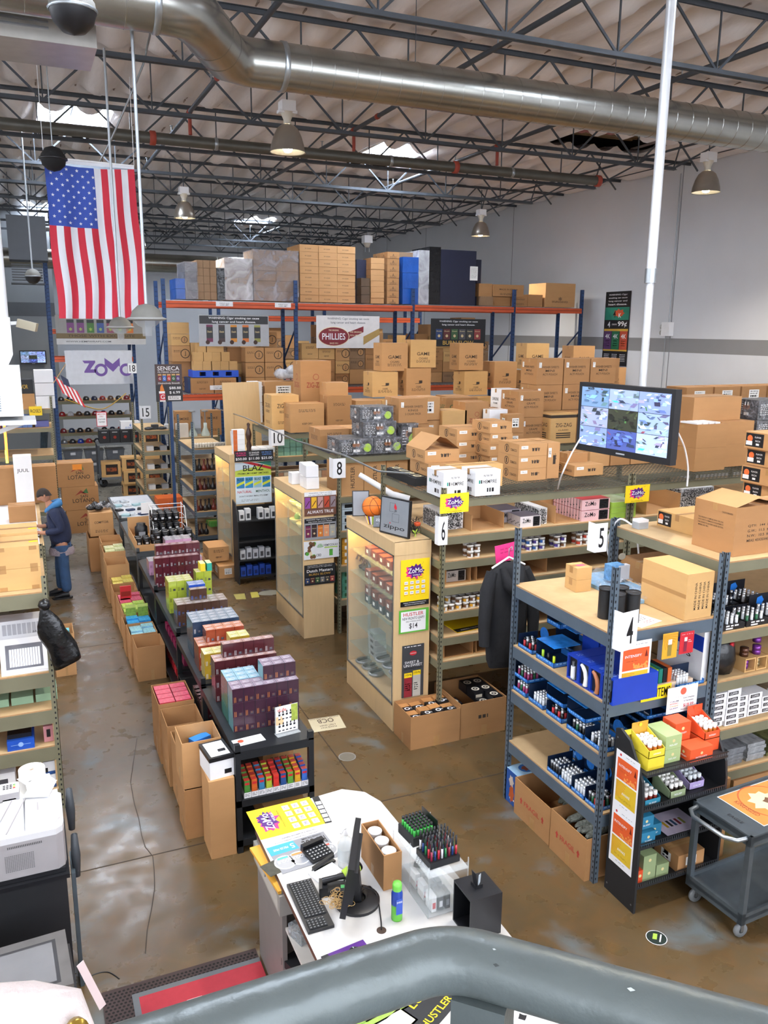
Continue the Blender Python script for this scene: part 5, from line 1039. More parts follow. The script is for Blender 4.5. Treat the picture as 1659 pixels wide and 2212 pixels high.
def ptn(label, x, y, z, w, d, h):
 q = MB(); q.box(0, 0, 0, w, d, h, mat('#d8d8d8', .6)); R0 = random.Random(int(x*100))
 for G, ww in ((front(w, d, h), w), (side(w, d, h), d)):
  for k in range(int(ww*h*9000)): a, b = R0.uniform(0, ww-.02), R0.uniform(0, h-.02); v = R0.random() > .5; q.rect(G, a, b, a+(.018 if v else .005), b+(.005 if v else .018), BLACK)
 return q.build('patterned_case', None, (x, y, z+.001), 0, label, 'box')
ptn('black and white maze-patterned case at the cabinet end of the top board shelf', 3.95, 7.55, 2.19, .28, .4, .2)
shelfbin('open brown tray on the top board shelf between patterned cases', 4.25, 7.4, 2.19, .4, .5, .17)
zbox('grey printed paper case on the top board shelf, rear of a pair', 4.7, 7.62, 2.19, .3, .3, .14, ('#8f8a92', '#4a4550')); zbox('pale printed paper case at the shelf edge, front of a pair', 4.82, 7.34, 2.19, .26, .26, .12, ('#d8d0d0', '#5a5560')); ptn('maze-patterned case next to the pale front one', 5.1, 7.4, 2.19, .1, .5, .18)
shelfbin('second open brown tray on the top board shelf', 5.28, 7.36, 2.19, .42, .6, .2)
for k in range(2): zbox('pink and red paper case on the top board shelf, %s' % ('lower', 'upper')[k], 5.62, 7.34, 2.19+k*.125, .38, .55, .12, ('#e3b9bc', '#c4383f'))
for k in range(3):
 q = MB(); q.box(0, 0, 0, .34, .55, .062, mat('#9dc04a', .45), top=mat('#b9c9a0', .4)); q.text(front(.34, .55, .062), 'Zomo', .26, .031, .03, WHITE, w=.08); q.build('green_paper_case', None, (6.02, 7.32, 2.191+k*.064), 0, 'flat lime green case on the top board shelf, %s of three' % ('lowest', 'middle', 'uppermost')[k], 'box')
zbox('green and white case deeper behind the lime pile', 6.3, 7.72, 2.19, .36, .3, .2, ('#b9d0a0', '#5f9a3c')); shelfbin('wide open brown tray past the lime pile', 6.55, 7.36, 2.19, .5, .6, .22)
ptn('large maze-patterned case under the television cable', 7.1, 7.4, 2.19, .5, .3, .26); zbox('pale green case beside the large patterned one', 7.62, 7.4, 2.19, .3, .3, .12, ('#cfe0cf', '#5f9a3c'))
for k, (x, w) in enumerate(((3.95, .3), (4.32, .45), (4.8, .42))): shelfbin('empty cut-down tray on the third shelf, %s from the cabinet' % ORD[k], x, 7.38, 1.64, w, .5, .16)
zbox('small printed case inside the third shelf tray', 3.97, 7.42, 1.65, .24, .3, .12, ('#b9b2ac', '#5a5550')); q = None
o = panel('folded_poster', .7, .45, (4.1, 7.36, 1.09), 0, 'black and yellow poster lying flat on the fifth shelf', YEL, lambda q, F, w, h: (q.rect(F, 0, 0, w, h*.2, BLACK), q.text(F, 'WARNING: THIS PRODUCT CONTAINS NICOTINE', w/2, h*.1, h*.06, WHITE, w=w*.8)), th=.006); o.rotation_euler = (-PI/2+.02, 0, .1)
for k in range(3): shelfbin('shallow tray on the sixth shelf, %s from the cabinet' % ORD[k], 3.95+k*.4, 7.38, .81, .36, .5, .14)
for k in range(3): CB('tall brown carton with sideways lettering on the number eight shelf, %s in line' % ORD[k], 3.97+k*.34, 10.55, 2.0, .33, .6, .5, KRAFT, lambda q, F, S, T, w, d, h: q.text((F[0]+X_*w, Z_, -X_), 'HUSTLER', h*.5, w*.5, .06, INKB, w=h*.6))
CB('wide flat brown carton on the number eight shelf under the conduit', 5.1, 10.6, 2.0, .7, .6, .4, KRAFT2)
q0 = None
for zi, (z, c) in enumerate(((1.5, '#a9b9c2'), (1.0, '#c8912e'), (.5, '#4f8f76'))):
 for k in range(2):
  q = MB(); m = mat(c, .5);
  for j in range(4): q.box(.0, .0, j*.1, .2, .3, j*.1+.095, m); q.rect(front(1, 1, 1), .04, j*.1+.02, .16, j*.1+.07, (BLACK, WHITE, mat('#2a5a3a'))[zi])
  q.build('packet_pile', None, (3.98+k*.22, 10.56, z+.001), 0, '%s packets on a number eight row shelf, %s pile from the cabinet' % (('grey', 'amber', 'green and teal')[zi], ORD[k]), 'packets')
for k in range(5):
 for r in range(4):
  smallbox(.1, .2, .07, mat('#6f9a86', .4), mat('#8fb9a4', .4)).build('jar_packet', None, (4.0+k*.11, 13.75, 2.101+r*.075), 0, 'pale green packet under the number ten mesh, %s along, %s up' % (ORD[k], ORD[r]), 'packet')
for k in range(6):
 for r in range(3): smallbox(.1, .2, .09, mat('#2a2c6a', .4), mat('#3a3c7a', .4)).build('blue_packet', None, (4.75+k*.11, 13.75, 2.101+r*.095), 0, 'dark blue packet under the number ten mesh, %s along, %s up' % (ORD[k], ORD[r]), 'packet')
for k in range(12):
 for r in range(2): smallbox(.09, .2, .1, mat(('#b98a6a', '#c9b9a0')[k % 2], .4), mat('#d8cdb8', .4)).build('tan_packet', None, (4.0+k*.1, 13.74, 1.601+r*.105), 0, 'tan cigar packet on the second number ten shelf, %s along, %s up' % (ORD[k], ORD[r]), 'packet')
def openbox(name, label, x, y, w, d, h, z=0, m=KRAFT2, flaps=(), rz=0, art=None, parent=None):
 t = thing(name, label, 'carton', (x, y, z), rz); q = MB(); e = .006
 q.box(0, 0, 0, w, d, .008, m); q.box(0, 0, .008, w, e, h, m); q.box(0, d-e, .008, w, d, h, m); q.box(0, e, .008, e, d-e, h, m); q.box(w-e, e, .008, w, d-e, h, m)
 q.rect(front(w, d, h), w*.46, 0, w*.58, h*.3, TAPE); q.rect(side(w, d, h), d*.46, 0, d*.58, h*.3, TAPE)
 if art: art(q, front(w, d, h), side(w, d, h), None, w, d, h)
 q.build('carton_body', t)
 for f in flaps:
  q = MB(); L = .16
  if f == 'l': q.poly([(0, 0, h), (0, d, h), (-.02, d, h-L), (-.02, 0, h-L)], m)
  if f == 'f': q.poly([(0, -.001, h), (w, -.001, h), (w, -.02, h-L), (0, -.02, h-L)], m)
  if f == 'b': q.poly([(0, d, h), (w, d, h), (w, d+.03, h+L), (0, d+.03, h+L)], m)
  if f == 'r': q.poly([(w, 0, h), (w, d, h), (w+.1, d, h+.1), (w+.1, 0, h+.1)], m)
  q.build('flap', t)
 return t
openbox('open_carton', 'open carton of brown cigar pouches on the floor against the closer cabinet', 3.41, 7.05, .58, .42, .37)
openbox('open_carton', 'open carton of black coffee-like packs on the floor beneath the rack', 4.0, 7.06, .56, .62, .4, art=lambda q, F, S, T, w, d, h: lines(q, F, w*.5, h*.5, w*.22, 1, INKB, th=h*.1))
def pack(c1, c2):
 q = MB(); q.box(0, 0, 0, .12, .09, .12, c1, top=c1); q.box(.0, .09, 0, .12, .2, .115, c2); T = (V3((0, 0, .12)), X_, Y_); q.disc(T, .06, .045, .03, WHITE); q.disc(T, .06, .045, .018, BLACK, .0013); q.text(T, 'ACE', .1, .045, .02, WHITE, w=.03); return q
P1 = None; n = 0
for i in range(4):
 for j in range(2):
  z = .19+random.uniform(0, .05); lab = 'brown and black cigar pack in the carton against the closer cabinet, %s across, %s deep' % (ORD[i], ORD[j])
  if P1 is None: P1 = pack(BLACK, mat('#b5814e', .5, noise=.1)).build('cigar_pack', None, (3.44, 7.08, z), 0, lab, 'pack', 'packs in the floor carton')
  else: o = P1.copy(); COL.objects.link(o); o.location = (3.435+i*.138, 7.08+j*.195, z); o.rotation_euler = (random.uniform(-.04, .04), random.uniform(-.05, .05), random.uniform(-.05, .05)); o['label'] = lab
P2 = None
for k, (i, j, z) in enumerate([(0, 1, .2), (2, 1, .3), (3, 1, .3), (2, 2, .3), (3, 2, .3), (1, 0, .12), (0, 0, .15), (2, 0, .24), (3, 0, .3)]):
 lab = 'black pack with white badge in the carton beneath the rack, %s counted' % ORD[k]
 if P2 is None:
  q = MB(); q.box(0, 0, 0, .12, .17, .1, BLACK); T = (V3((0, 0, .1)), X_, Y_); q.disc(T, .06, .085, .045, mat('#d8cdb8', .5)); q.disc(T, .06, .085, .028, BLACK, .0013); q.disc(T, .06, .085, .012, mat('#d8cdb8', .5), .0016); q.rect(front(.12, .17, .1), .02, .03, .1, .07, mat('#d8cdb8', .5)); P2 = q.build('badge_pack', None, (4.02, 7.27, .2), 0, lab, 'pack', 'badge packs in the floor carton')
 else: o = P2.copy(); COL.objects.link(o); o.location = (4.02+i*.13, 7.09+j*.18, z); o['label'] = lab
t = thing('hanging_coat', 'black hooded coat on a hanger at the corner of the lighter shelving', 'coat', (3.96, 6.35, 0))
CM = mat('#16171b', .9, noise=.15, scale=9, bump=.5, bscale=12)
q = MB(); prof = [(1.12, .17, .06), (1.2, .2, .09), (1.4, .22, .10), (1.7, .225, .11), (1.98, .235, .11), (2.08, .19, .085), (2.14, .1, .07), (2.16, .02, .02)]; N_ = 32; vs = []
for z, rx, ry in prof:
 for k in range(N_): a_ = 2*PI*k/N_; fold = 1+.12*math.sin(a_*5+z*3)*(2.2-z)/1.4; vs.append((.1+rx*math.cos(a_), ry*math.sin(a_)*fold, z))
q.add(vs, [(i*N_+k, i*N_+(k+1) % N_, (i+1)*N_+(k+1) % N_, (i+1)*N_+k) for i in range(len(prof)-1) for k in range(N_)], CM, True); q.build('coat_body', t)
for s in (-1, 1): MB().tube([(.1+s*.17, 0, 2.07), (.1+s*.24, -.03, 1.9), (.1+s*.27, -.05, 1.6), (.1+s*.27, -.06, 1.38)], [.06, .07, .06, .05], CM, 12).build('sleeve', t)
q = MB(); q.tube([(.0, -.06, 2.12), (.02, -.13, 1.98), (.08, -.15, 1.9), (.16, -.14, 1.97), (.2, -.07, 2.12)], [.03, .05, .06, .05, .03], CM, 10); q.build('hood', t)
q = MB(); q.tube([(-.08, 0, 2.11), (.1, 0, 2.2), (.28, 0, 2.11)], .01, WHITE, 8); q.tube([(.1, 0, 2.2), (.1, 0, 2.28), (.13, 0, 2.3), (.13, -.0, 2.26)], .005, STEEL, 6); q.build('hanger', t)
o = panel('pink_card', .27, .17, (3.98, 6.44, 2.12), 0, 'hot pink card behind the coat hanger', PINK, lambda q, F, w, h: lines(q, F, w*.5, h*.7, w*.6, 2, mat('#b81f64', .5), h*.2, h*.07)); o.rotation_euler = (0, -.12, 0)
# LIGHTER SHELVING (UNIT FOUR)
BLM = mat('#2a6fc0', .35, noise=.25, scale=30); BLD = mat('#12243f', .35, noise=.2, scale=12)
def disp_mesh(w, d, h, hb, roof):
 q = MB(); q.box(0, 0, 0, w, d, .006, BLD); q.box(0, 0, .006, .004, d, h*.35, BLM); q.box(0, .0, .006, w, .004, h*.35, BLM); q.box(0, d-.004, .006, w, d, hb, BLD); q.box(w-.004, 0, .006, w, d, h*.5, BLM)
 for G, ww in ((side(w, d, h), d), (front(w, d, h), w)): lines(q, G, ww/2, h*.2, ww*.8, 1, mat('#8fc4ee', .4), th=h*.1)
 if roof: q.box(0, d*.0, hb, w, d, hb+.006, mat('#2b7fe0', .25, noise=.3, scale=20))
 else: q.disc((V3((w, 0, hb)), Y_, Z_), d/2, 0, d*.3, BLM, -.003)
 return q
def lighter_mesh(c, cap):
 q = MB(); q.lathe([(0, 0), (.009, 0), (.009, .062), (0, .062)], mat(c, .3), 8); q.lathe([(.009, .062), (.009, .078), (.004, .08), (0, .08)], mat(cap, .25, .6), 8); return q
LM = [lighter_mesh(c, k) for c, k in (('#17181c', '#b8bcc0'), ('#b0282e', '#17181c'), ('#1f5a3a', '#c0c4c8'), ('#8a2a5a', '#c9ccd0'), ('#c8ccd0', '#e0e3e6'))]
LO = {}
def lighters(x, y, z, nx_, ny_, kinds, where, sc=1.0, dx=.024, dy=.024):
 WX, WY = nx_*dx, ny_*dy; nx_, ny_ = min(nx_, 4), min(ny_, 4); dx, dy = WX/nx_, WY/ny_; sc *= 1.35
 for i in range(nx_):
  for j in range(ny_):
   kd = kinds[(i+j) % len(kinds)]; lab = 'lighter %s, %s across, %s deep' % (where, ORD[i], ORD[j])
   if kd not in LO: o = LM[kd].build('lighter', None, (0, 0, 0), 0, lab, 'lighter'); LO[kd] = o
   else: o = LO[kd].copy(); COL.objects.link(o)
   o.location = (x+i*dx, y+j*dy, z); o.scale = (sc, sc, sc*.9); o['label'] = lab; o['group'] = 'lighters '+where
def blue_display(label, x, y, z, w=.3, d=.2, h=.12, hb=.19, roof=False, li=None, where=None, rz=0):
 o = disp_mesh(w, d, h, hb, roof).build('display_tray', None, (x, y, z+.001), rz, label, 'display tray')
 if li is not None: lighters(x+.02, y+.02, z+.008, max(1, int((w*.55)/.026)), int((d-.03)/.026), li, where, 1.05)
 return o
for k in range(2): CB('small brown carton pair on the pale board of the lighter shelving, %s' % ('lower', 'upper with pink label')[k], 4.2, 5.50-.0, 2.092+k*.107, .15, .17, .105, KRAFT3, (lambda q, F, S, T, w, d, h: q.rect(T, w*.3, d*.3, w*.8, d*.6, mat('#d4607a', .6), .0016)) if k else None, rz=-.05)
for k, (px, py) in enumerate(((1330, 1330), (1367, 1322), (1335, 1352), (1372, 1350))):
 p = gz(px, py, 2.092); q = MB(); r = .055; q.cyl((0, 0, 0), r, .24, BLACKM, 22, top=mat('#2a2b2e', .4)); q.lathe([(r, .225), (r+.003, .228), (r+.003, .243), (r-.004, .243)], BLACK, 22); q.text((V3((0, 0, .2405)), X_, Y_), 'ROLL', 0, 0, .016, mat('#6a6c70'), w=.04)
 q.build('black_canister', None, ((4.03, 4.16)[k % 2]-.0*(k//2), (4.90, 4.76)[k//2]-.02*(k % 2), 2.093), 0, 'black round canister on the lighter shelving top, %s' % ('rear one nearest the aisle', 'rear one nearest the big carton', 'front one nearest the corner post', 'front one toward the loose leaflet')[k], 'canister')
CB('big brown carton with smudged print on the lighter shelving top', 4.55, 4.6, 2.093, .27, .50, .37, KRAFT3, lambda q, F, S, T, w, d, h: ([q.text((F[0]+X_*w, Z_, -X_), 'MADE IN CHINA', h*.5, w*(.2+.15*k), .022, INKB, w=h*.6) for k in range(4)], q.rect(S, 0, h*.47, d, h*.56, TAPE)), tp=False)
def art_leaf(q, F, w, h): q.disc(F, w*.25, h*.6, w*.1, mat('#e2563a', .5)); lines(q, F, w*.65, h*.75, w*.4, 3, mat('#8a8a90'), h*.12, h*.05); lines(q, F, w*.65, h*.3, w*.4, 2, mat('#d98a8a'), h*.12, h*.05)
o = panel('leaflet', .26, .2, (4.14, 4.60, 2.094), 0, 'white coloured-print leaflet beside the canisters', PAPER, art_leaf, 'paper', .002); o.rotation_euler = (-PI/2, 0, .25)
t = thing('film_wrapped_bags', 'clear plastic covered flat packs along the back of the lighter shelving top', 'packs', (4.42, 5.3, 2.093))
MB().box(0, -.25, 0, .36, .55, .03, mat('#7aa4c8', .3, noise=.4, scale=9)).build('flat_packs', t); q = MB(); vs = [];
for i in range(14):
 for j in range(14): vs.append((-.02+.40*i/13, -.32+.92*j/13, .045+.02*math.sin(i*1.9+j)*math.cos(j*2.3)+random.uniform(0, .02)))
q.add(vs, [(i*14+j, (i+1)*14+j, (i+1)*14+j+1, i*14+j+1) for i in range(13) for j in range(13)], WRAP, True); q.build('film', t)
t = thing('display_pouch', 'small colourful display bag with grey oval top by the number five plate', 'display bag', (4.56, 5.5, 2.15))
MB().box(0, 0, 0, .14, .09, .14, mat('#5f8fc8', .4, noise=.5, scale=30)).build('bag_body', t); MB().box(.08, -.004, 0, .2, .05, .13, mat('#b4b4b8', .5)).build('bag_label', t); q = MB(); q.disc((V3((.14, .04, .2)), V3((.9, .3, 0)), V3((-.1, .3, .9))), 0, 0, .06, mat('#7d7668', .6), .002, 18, .03); q.build('oval_top', t)
blue_display('blue display of black and orange lighters at the far end of the second shelf', 3.87, 5.62, 1.53, .2, .22, .1, .12, False, (0, 1), 'in the far tray of the second shelf')
blue_display('roofed blue display with lime torch lighters on the second shelf', 3.87, 5.30, 1.53, .26, .26, .12, .17, True)
blue_display('roofed blue display behind with lime lighters, deeper on the second shelf', 4.2, 5.45, 1.53, .26, .3, .12, .2, True); blue_display('dark blue display raised at the back of the second shelf', 4.15, 5.62, 1.72, .3, .2, .12, .14, True)
for k in range(3):
 for s_ in range(1): q = MB(); q.lathe([(0, 0), (.012, 0), (.012, .08), (0, .08)], mat(('#c8dc2a', '#17181c', '#a9d23a')[k], .3), 8); q.build('torch_lighter', None, (3.9, 5.34+k*.08, 1.54), 0, 'torch lighter in the roofed display, %s along' % ORD[k], 'lighter')
for k in range(4):
 y = 5.12-k*.145
 t = thing('torch_box', 'royal blue boxed torch, %s' % ('white body, farthest of the row', 'white curved body', 'copper curved body', 'black body, closest to the corner post')[k], 'boxed torch', (3.87, y-.14, 1.531))
 w, d, h = .42, .14, .21; q = MB(); q.box(.02, 0, 0, w, d, h, ROYAL); q.box(0, 0, 0, .02, .012, h, ROYAL); q.box(0, d-.012, 0, .02, d, h, ROYAL); q.box(0, .012, h-.015, .02, d-.012, h, ROYAL); q.box(0, .012, 0, .02, d-.012, .012, ROYAL); q.rect((V3((.02, d-.012, .012)), -Y_, Z_), 0, 0, d-.024, h-.027, mat('#1d1f24', .4)); lines(q, topf(w, d, h), w*.15, d*.5, w*.15, 2, mat('#9fc0f0', .4), .02, .006); q.build('window_box', t)
 c = (WHITE, WHITE, mat('#b5704a', .3), BLACK)[k]; q = MB()
 if k == 0: q.tube([(.01, d/2, .02), (.01, d/2, .12)], .02, c, 10); q.tube([(.01, d/2, .12), (.01, d/2-.0, .16)], .012, STEEL, 8)
 else: q.tube([(.008, d/2-.02, .02), (.008, d/2-.025, .08), (.008, d/2-.01, .13), (.008, d/2+.02, .165), (.008, d/2+.04, .175)], [.02, .018, .017, .016, .014], c, 10)
 q.lathe([(0, 0), (.025, 0), (.02, .012), (0, .014)], STEEL, 12, (.01, d/2-.01, .013)); q.build('torch_body', t)
for k in range(2): CB('royal blue carton at the back of the second shelf, %s' % ('rear', 'front')[k], 4.32, 5.3-k*.24, 1.53, .3, .22, .2, ROYAL, None, tp=False, name='blue_box', cat='box')
for k, (y, li) in enumerate(((5.68, (3, 3, 2)), (5.42, (4,)), (5.15, (0, 1)), (4.86, (0, 0, 2)), (4.62, (0, 4)))):
 blue_display('blue lighter display on the third shelf edge, %s from the far end' % ORD[k], 3.87, y, 1.10, .24, .22, .11, .15 if k in (1, 3) else .12, False, li, 'in the %s tray of the third shelf' % ORD[k])
 if k in (0, 2, 3): blue_display('blue lighter display stacked on another on the third shelf, %s from the far end' % ORD[k], 3.88, y, 1.235 if k else 1.23, .24, .24, .1, .13, k > 0, li if k == 0 else None, 'in the raised tray of the third shelf')
for k in range(3): blue_display('tall-backed blue display deep on the third shelf, %s from the far end' % ORD[k], 4.2, 5.5-k*.35, 1.10, .26, .26, .12, .28, False)
def header(x, y, z, lab):
 q = MB(); F = (V3((0, .16, 0)), -Y_, Z_); q.box(0, 0, 0, .004, .16, .14, BLD); q.disc(F, .08, .14, .06, BLM, .001, 20); q.disc(F, .08, .14, .045, BLD, .0016, 20); q.rect(F, .05, .06, .11, .12, WHITE, .002); lines(q, F, .08, .1, .045, 2, BLACK, .02, .008); q.build('display_header', None, (x, y, z), 0, lab, 'display card')
header(4.14, 4.78, 1.25, 'rounded blue display card on the third shelf behind the near trays'); header(4.35, 4.62, 1.2, 'rounded blue display card on the third shelf seen past the corner post')
for k, (y, li, lab) in enumerate(((5.14, (0,), 'black hook-topped'), (4.98, (4,), 'clear glass'), (4.80, (4,), 'clear bubbled'), (4.62, (0, 1, 2), 'mixed dark'))):
 blue_display('blue tray of %s lighters on the lowest board of the lighter shelving' % lab, 3.87, y, .60, .26, .17, .1, .13, False, None)
 lighters(3.885, y+.015, .61, 7, 6, li, 'in the %s tray on the lowest board' % lab, 1.1)
 header(4.15, y, .62+.0, 'blue display card behind the %s lighters' % lab)
CB('white carton standing behind the clear lighters on the lowest board', 4.35, 4.75, .60, .04, .22, .3, WHITE, None, tp=False, name='white_carton', cat='carton')
blue_display('large blue printed carton back on the lowest board', 4.2, 5.25, .60, .25, .2, .2, .3, False)
def art_bb(q, F, S, T, w, d, h):
 q.rect(T, 0, 0, w, d, mat('#9fc4e0', .35, noise=.2), .001); q.disc(T, w*.5, d*.5, d*.35, mat('#1f5fa8', .4), .0016); splat(q, T, w*.5, d*.5, d*.2, mat('#7a3a2a', .5), 12, .002, 3)
 splat(q, S, d*.55, h*.35, d*.2, mat('#b5562a', .5), 14, .001, 4, h*.25); splat(q, S, d*.5, h*.7, d*.18, mat('#c8b8a8', .5), 12, .0012, 6, h*.15); lines(q, S, d*.6, h*.15, d*.4, 1, WHITE, th=h*.05)
CB('glossy blue printed carton under the lighter shelving, far corner', 3.84, 5.70, 0, .3, .2, .33, mat('#1f4f98', .35, noise=.15), art_bb, tp=False)
def art_frag(q, F, S, T, w, d, h):
 R = mat('#b03a2e', .7); S2 = S
 q.text(S2, 'FRAGIL', d*.5, h*.5, h*.13, R, w=d*.42)
 for u in (d*.2, d*.8): q.shape(S2, [(u-.022, h*.5), (u, h*.6), (u+.022, h*.5), (u+.01, h*.5), (u+.01, h*.42), (u-.01, h*.42), (u-.01, h*.5)], R)
def openboxL(label, x, y, w, d, h, art): return openbox('open_carton', label, x, y, w, d, h, art=art)
openboxL('open fragile-marked carton of grey rolls beside the blue printed carton', 3.80, 5.13, .6, .55, .35, art_frag)
openboxL('open fragile-marked carton of grey rolls nearest the corner post', 3.79, 4.63, .6, .48, .37, art_frag)
SAGE = mat('#8f948c', .9, noise=.35, scale=40, bump=1, bscale=40); SAGE2 = mat('#5f655c', .9, noise=.3, scale=40, bump=1, bscale=40); so = None; n = 0
for (bx0, by0, zz, mm, nn, nm) in ((4.02, 5.17, .2, SAGE2, 4, 'farther'), (3.85, 4.66, .26, SAGE, 7, 'nearer')):
 for k in range(nn):
  q = MB(); q.tube([(0, 0, 0), (.04, .01, .0), (.2, .03, .005), (.34, .04, 0), (.36, .04, 0)], [.012, .03, .034, .028, .01], mm, 9)
  o = q.build('bundle_roll', None, (bx0+random.uniform(0, .08), by0+.05+.055*k, zz+.02*(k % 3)), random.uniform(-.2, .2), 'grey wrapped bundle roll in the %s fragile-marked carton, %s across' % (nm, ORD[k]), 'roll')
def art_int(q, F, w, h):
 q.disc(F, w*.2, h*.94, w*.04, RED, .001); lines(q, F, w*.65, h*.945, w*.45, 1, mat('#7c7c80'), th=h*.008)
 q.rect(F, w*.08, h*.52, w*.94, h*.88, mat('#dc5a28', .5)); q.text(F, 'INTENSIFY', w*.42, h*.76, h*.045, WHITE, w=w*.55, l=.002); lines(q, F, w*.4, h*.67, w*.4, 1, mat('#7a2f18'), th=h*.006)
 for k in range(26): splat(q, F, w*random.uniform(.4, .9), h*random.uniform(.54, .54+.13*random.random()), w*.03, mat('#eb9a4a', .5), 7, .0018+k*.00001, k)
 q.shape(F, [(w*.8, h*.72), (w*.9, h*.72), (w*.85, h*.84)], mat('#7a1f14', .5), .002)
 q.rect(F, w*.08, h*.12, w*.94, h*.49, mat('#d9b52c', .5))
 for k in range(9): a_ = .1+k*.17; q.shape(F, [(w*.08, h*.49), (w*(.08+.42*math.cos(-a_)), h*(.49-.3*math.sin(a_))), (w*(.08+.42*math.cos(a_+.06)), h*(.49-.3*math.sin(a_+.06)))], mat('#d68f2a', .5), .0016)
 q.text(F, 'AWAKE', w*.52, h*.3, h*.045, WHITE, w=w*.34, l=.002); lines(q, F, w*.5, h*.2, w*.55, 2, mat('#8a6a1c'), h*.018, h*.006); lines(q, F, w*.5, h*.07, w*.4, 1, mat('#7c7c80'), th=h*.008)
flyer('orange_yellow_poster', 'orange and yellow poster on the shelving front beside the corner post', (1342, 1391), (1408, 1379), 1516, 4.555, art_int, PAPER)
def artY(q, F, w, h):
 for k in range(8): a_ = k*.19; q.shape(F, [(0, h*.95), (w*math.cos(a_), h*(.95-.6*math.sin(a_))), (w*math.cos(a_+.07), h*(.95-.6*math.sin(a_+.07)))], mat('#c98a24', .5), .001)
 q.rect(F, w*.35, h*.1, w*.62, h*.55, mat('#8d7a3a', .5), .0016); q.rect(F, w*.36, h*.55, w*.61, h*.75, WHITE, .0018)
def artR(q, F, w, h):
 q.rect(F, w*.3, h*.1, w*.52, h*.58, mat('#7c1f3a', .5), .0016); q.rect(F, w*.31, h*.58, w*.51, h*.76, WHITE, .0018); lines(q, F, w*.75, h*.6, w*.3, 2, WHITE, h*.08, h*.02); lines(q, F, w*.5, h*.88, w*.8, 1, mat('#e8a0a8'), th=h*.03)
flyer('hanging_card', 'yellow shot-bottle card hanging under the top beam of the lighter shelving', (1433, 1370), (1465, 1365), 1424, 4.52, artY, mat('#d8a42c', .5)); flyer('hanging_card', 'red shot-bottle card hanging under the top beam of the lighter shelving', (1470, 1367), (1500, 1360), 1413, 4.52, artR, RED)
flyer('yellow_label', 'yellow strip announcing new items on a shelving beam', (1386, 1488), (1450, 1480), 1517, 4.56, lambda q, F, w, h: q.text(F, 'NEW ITEMS', w*.5, h*.5, h*.66, BLACK, w=w*.92), YEL)
def art19(q, F, w, h):
 q.disc(F, w*.52, h*.8, w*.1, mat('#e0634a', .5)); lines(q, F, w*.5, h*.6, w*.5, 1, mat('#b0a0a0'), th=h*.01)
 for k, (s_, c) in enumerate((('CALM', '#4a3f6a'), ('INTENSIFY', '#d8502a'), ('AWAKE', '#c9a020'), ('SLEEP', '#2a3f7a'))): q.text(F, s_, w*.24, h*(.46-.09*k), h*.05, mat(c, .5), w=w*.28)
 q.text(F, '12ct Display', w*.72, h*.52, h*.07, BLACK, w=w*.38); q.text(F, '5 Varieties', w*.72, h*.41, h*.06, BLACK, w=w*.32); q.text(F, '$19.99', w*.72, h*.24, h*.13, RED, w=w*.34); q.text(F, 'Please See Inside', w*.7, h*.09, h*.05, BLACK, w=w*.45)
flyer('price_card', 'white price card with an orange disc on the shelving beam', (1443, 1488), (1508, 1473), 1543, 4.52, art19, PAPER)
t = thing('case_tray', 'tray of colourful lighter sleeves on the second shelf front', 'tray', (4.22, 4.62, 1.532)); q = MB(); q.box(0, 0, 0, .5, .25, .05, mat('#e0c8b0', .5)); q.build('tray_base', t)
for k, c in enumerate(('#7c2430', '#1d2a3a', '#8fb83a', '#1d7a6a', '#17181c', '#c8612a')): MB().box(.03+k*.045, .02, .05, .068+k*.045, .2, .17, mat(c, .35)).build('sleeve', t)
blue_display('purple-blue tray of bright sleeves beside the lighter sleeves', 4.54, 4.60, 1.53, .28, .16, .08, .12, False, (4,), 'in the purple-blue tray at the shelving front')
CB('tall white and blue box at the end of the second shelf', 4.80, 4.62, 1.532, .06, .5, .42, WHITE, lambda q, F, S, T, w, d, h: (q.rect(S, 0, h*.6, d, h*.9, ROYAL), q.text(S, 'ELIPS', d*.5, h*.45, h*.1, BLACK, w=d*.5)), tp=False, name='white_box', cat='box')
for k in range(6): blue_display('clear-wrapped blue lighter tray on the third shelf front, %s' % ('lower row, first', 'lower row, second', 'middle row, first', 'middle row, second', 'upper row, first', 'upper row, second')[k], 4.28+.27*(k % 2)+.04*(k//2 % 2), 4.62, 1.102+.10*(k//2), .26, .3, .09, .09, False)
# BLACK SIDE DISPLAY RACK WITH SHOT BOTTLES
BX0, BX1, BY0, BY1 = 3.90, 4.72, 4.18, 4.52
t = thing('black_display_rack', 'black display rack of bottled shots with posters down its side', 'display rack', (BX0, BY0, 0)); w, d = BX1-BX0, BY1-BY0
out = [(0, 0), (0, d), (0, d)]
def side_pan(x):
 q = MB(); pr = [(0, 0), (d, 0), (d, 1.36), (d-.05, 1.38), (d-.16, 1.33), (.08, 1.18), (.02, 1.08), (0, .95)]
 a = [(x, p[0], p[1]) for p in pr]; b = [(x+.02, p[0], p[1]) for p in pr]; n = len(pr)
 q.add(a+b, [(i, (i+1) % n, n+(i+1) % n, n+i) for i in range(n)]+[tuple(range(n)), tuple(range(2*n-1, n-1, -1))], BLACKM)
 for (y_, z_) in ((.03, .06), (d-.03, .06), (d-.03, 1.3)): q.disc((V3((x, y_, z_)), -Y_, Z_), 0, 0, .008, STEEL, .002, 8)
 return q
side_pan(0).build('side_panel', t); side_pan(w-.02).build('side_panel', t); MB().box(.02, d-.012, .05, w-.02, d, 1.2, BLACK).build('back_panel', t)
SH = (.22, .55, .86, 1.14)
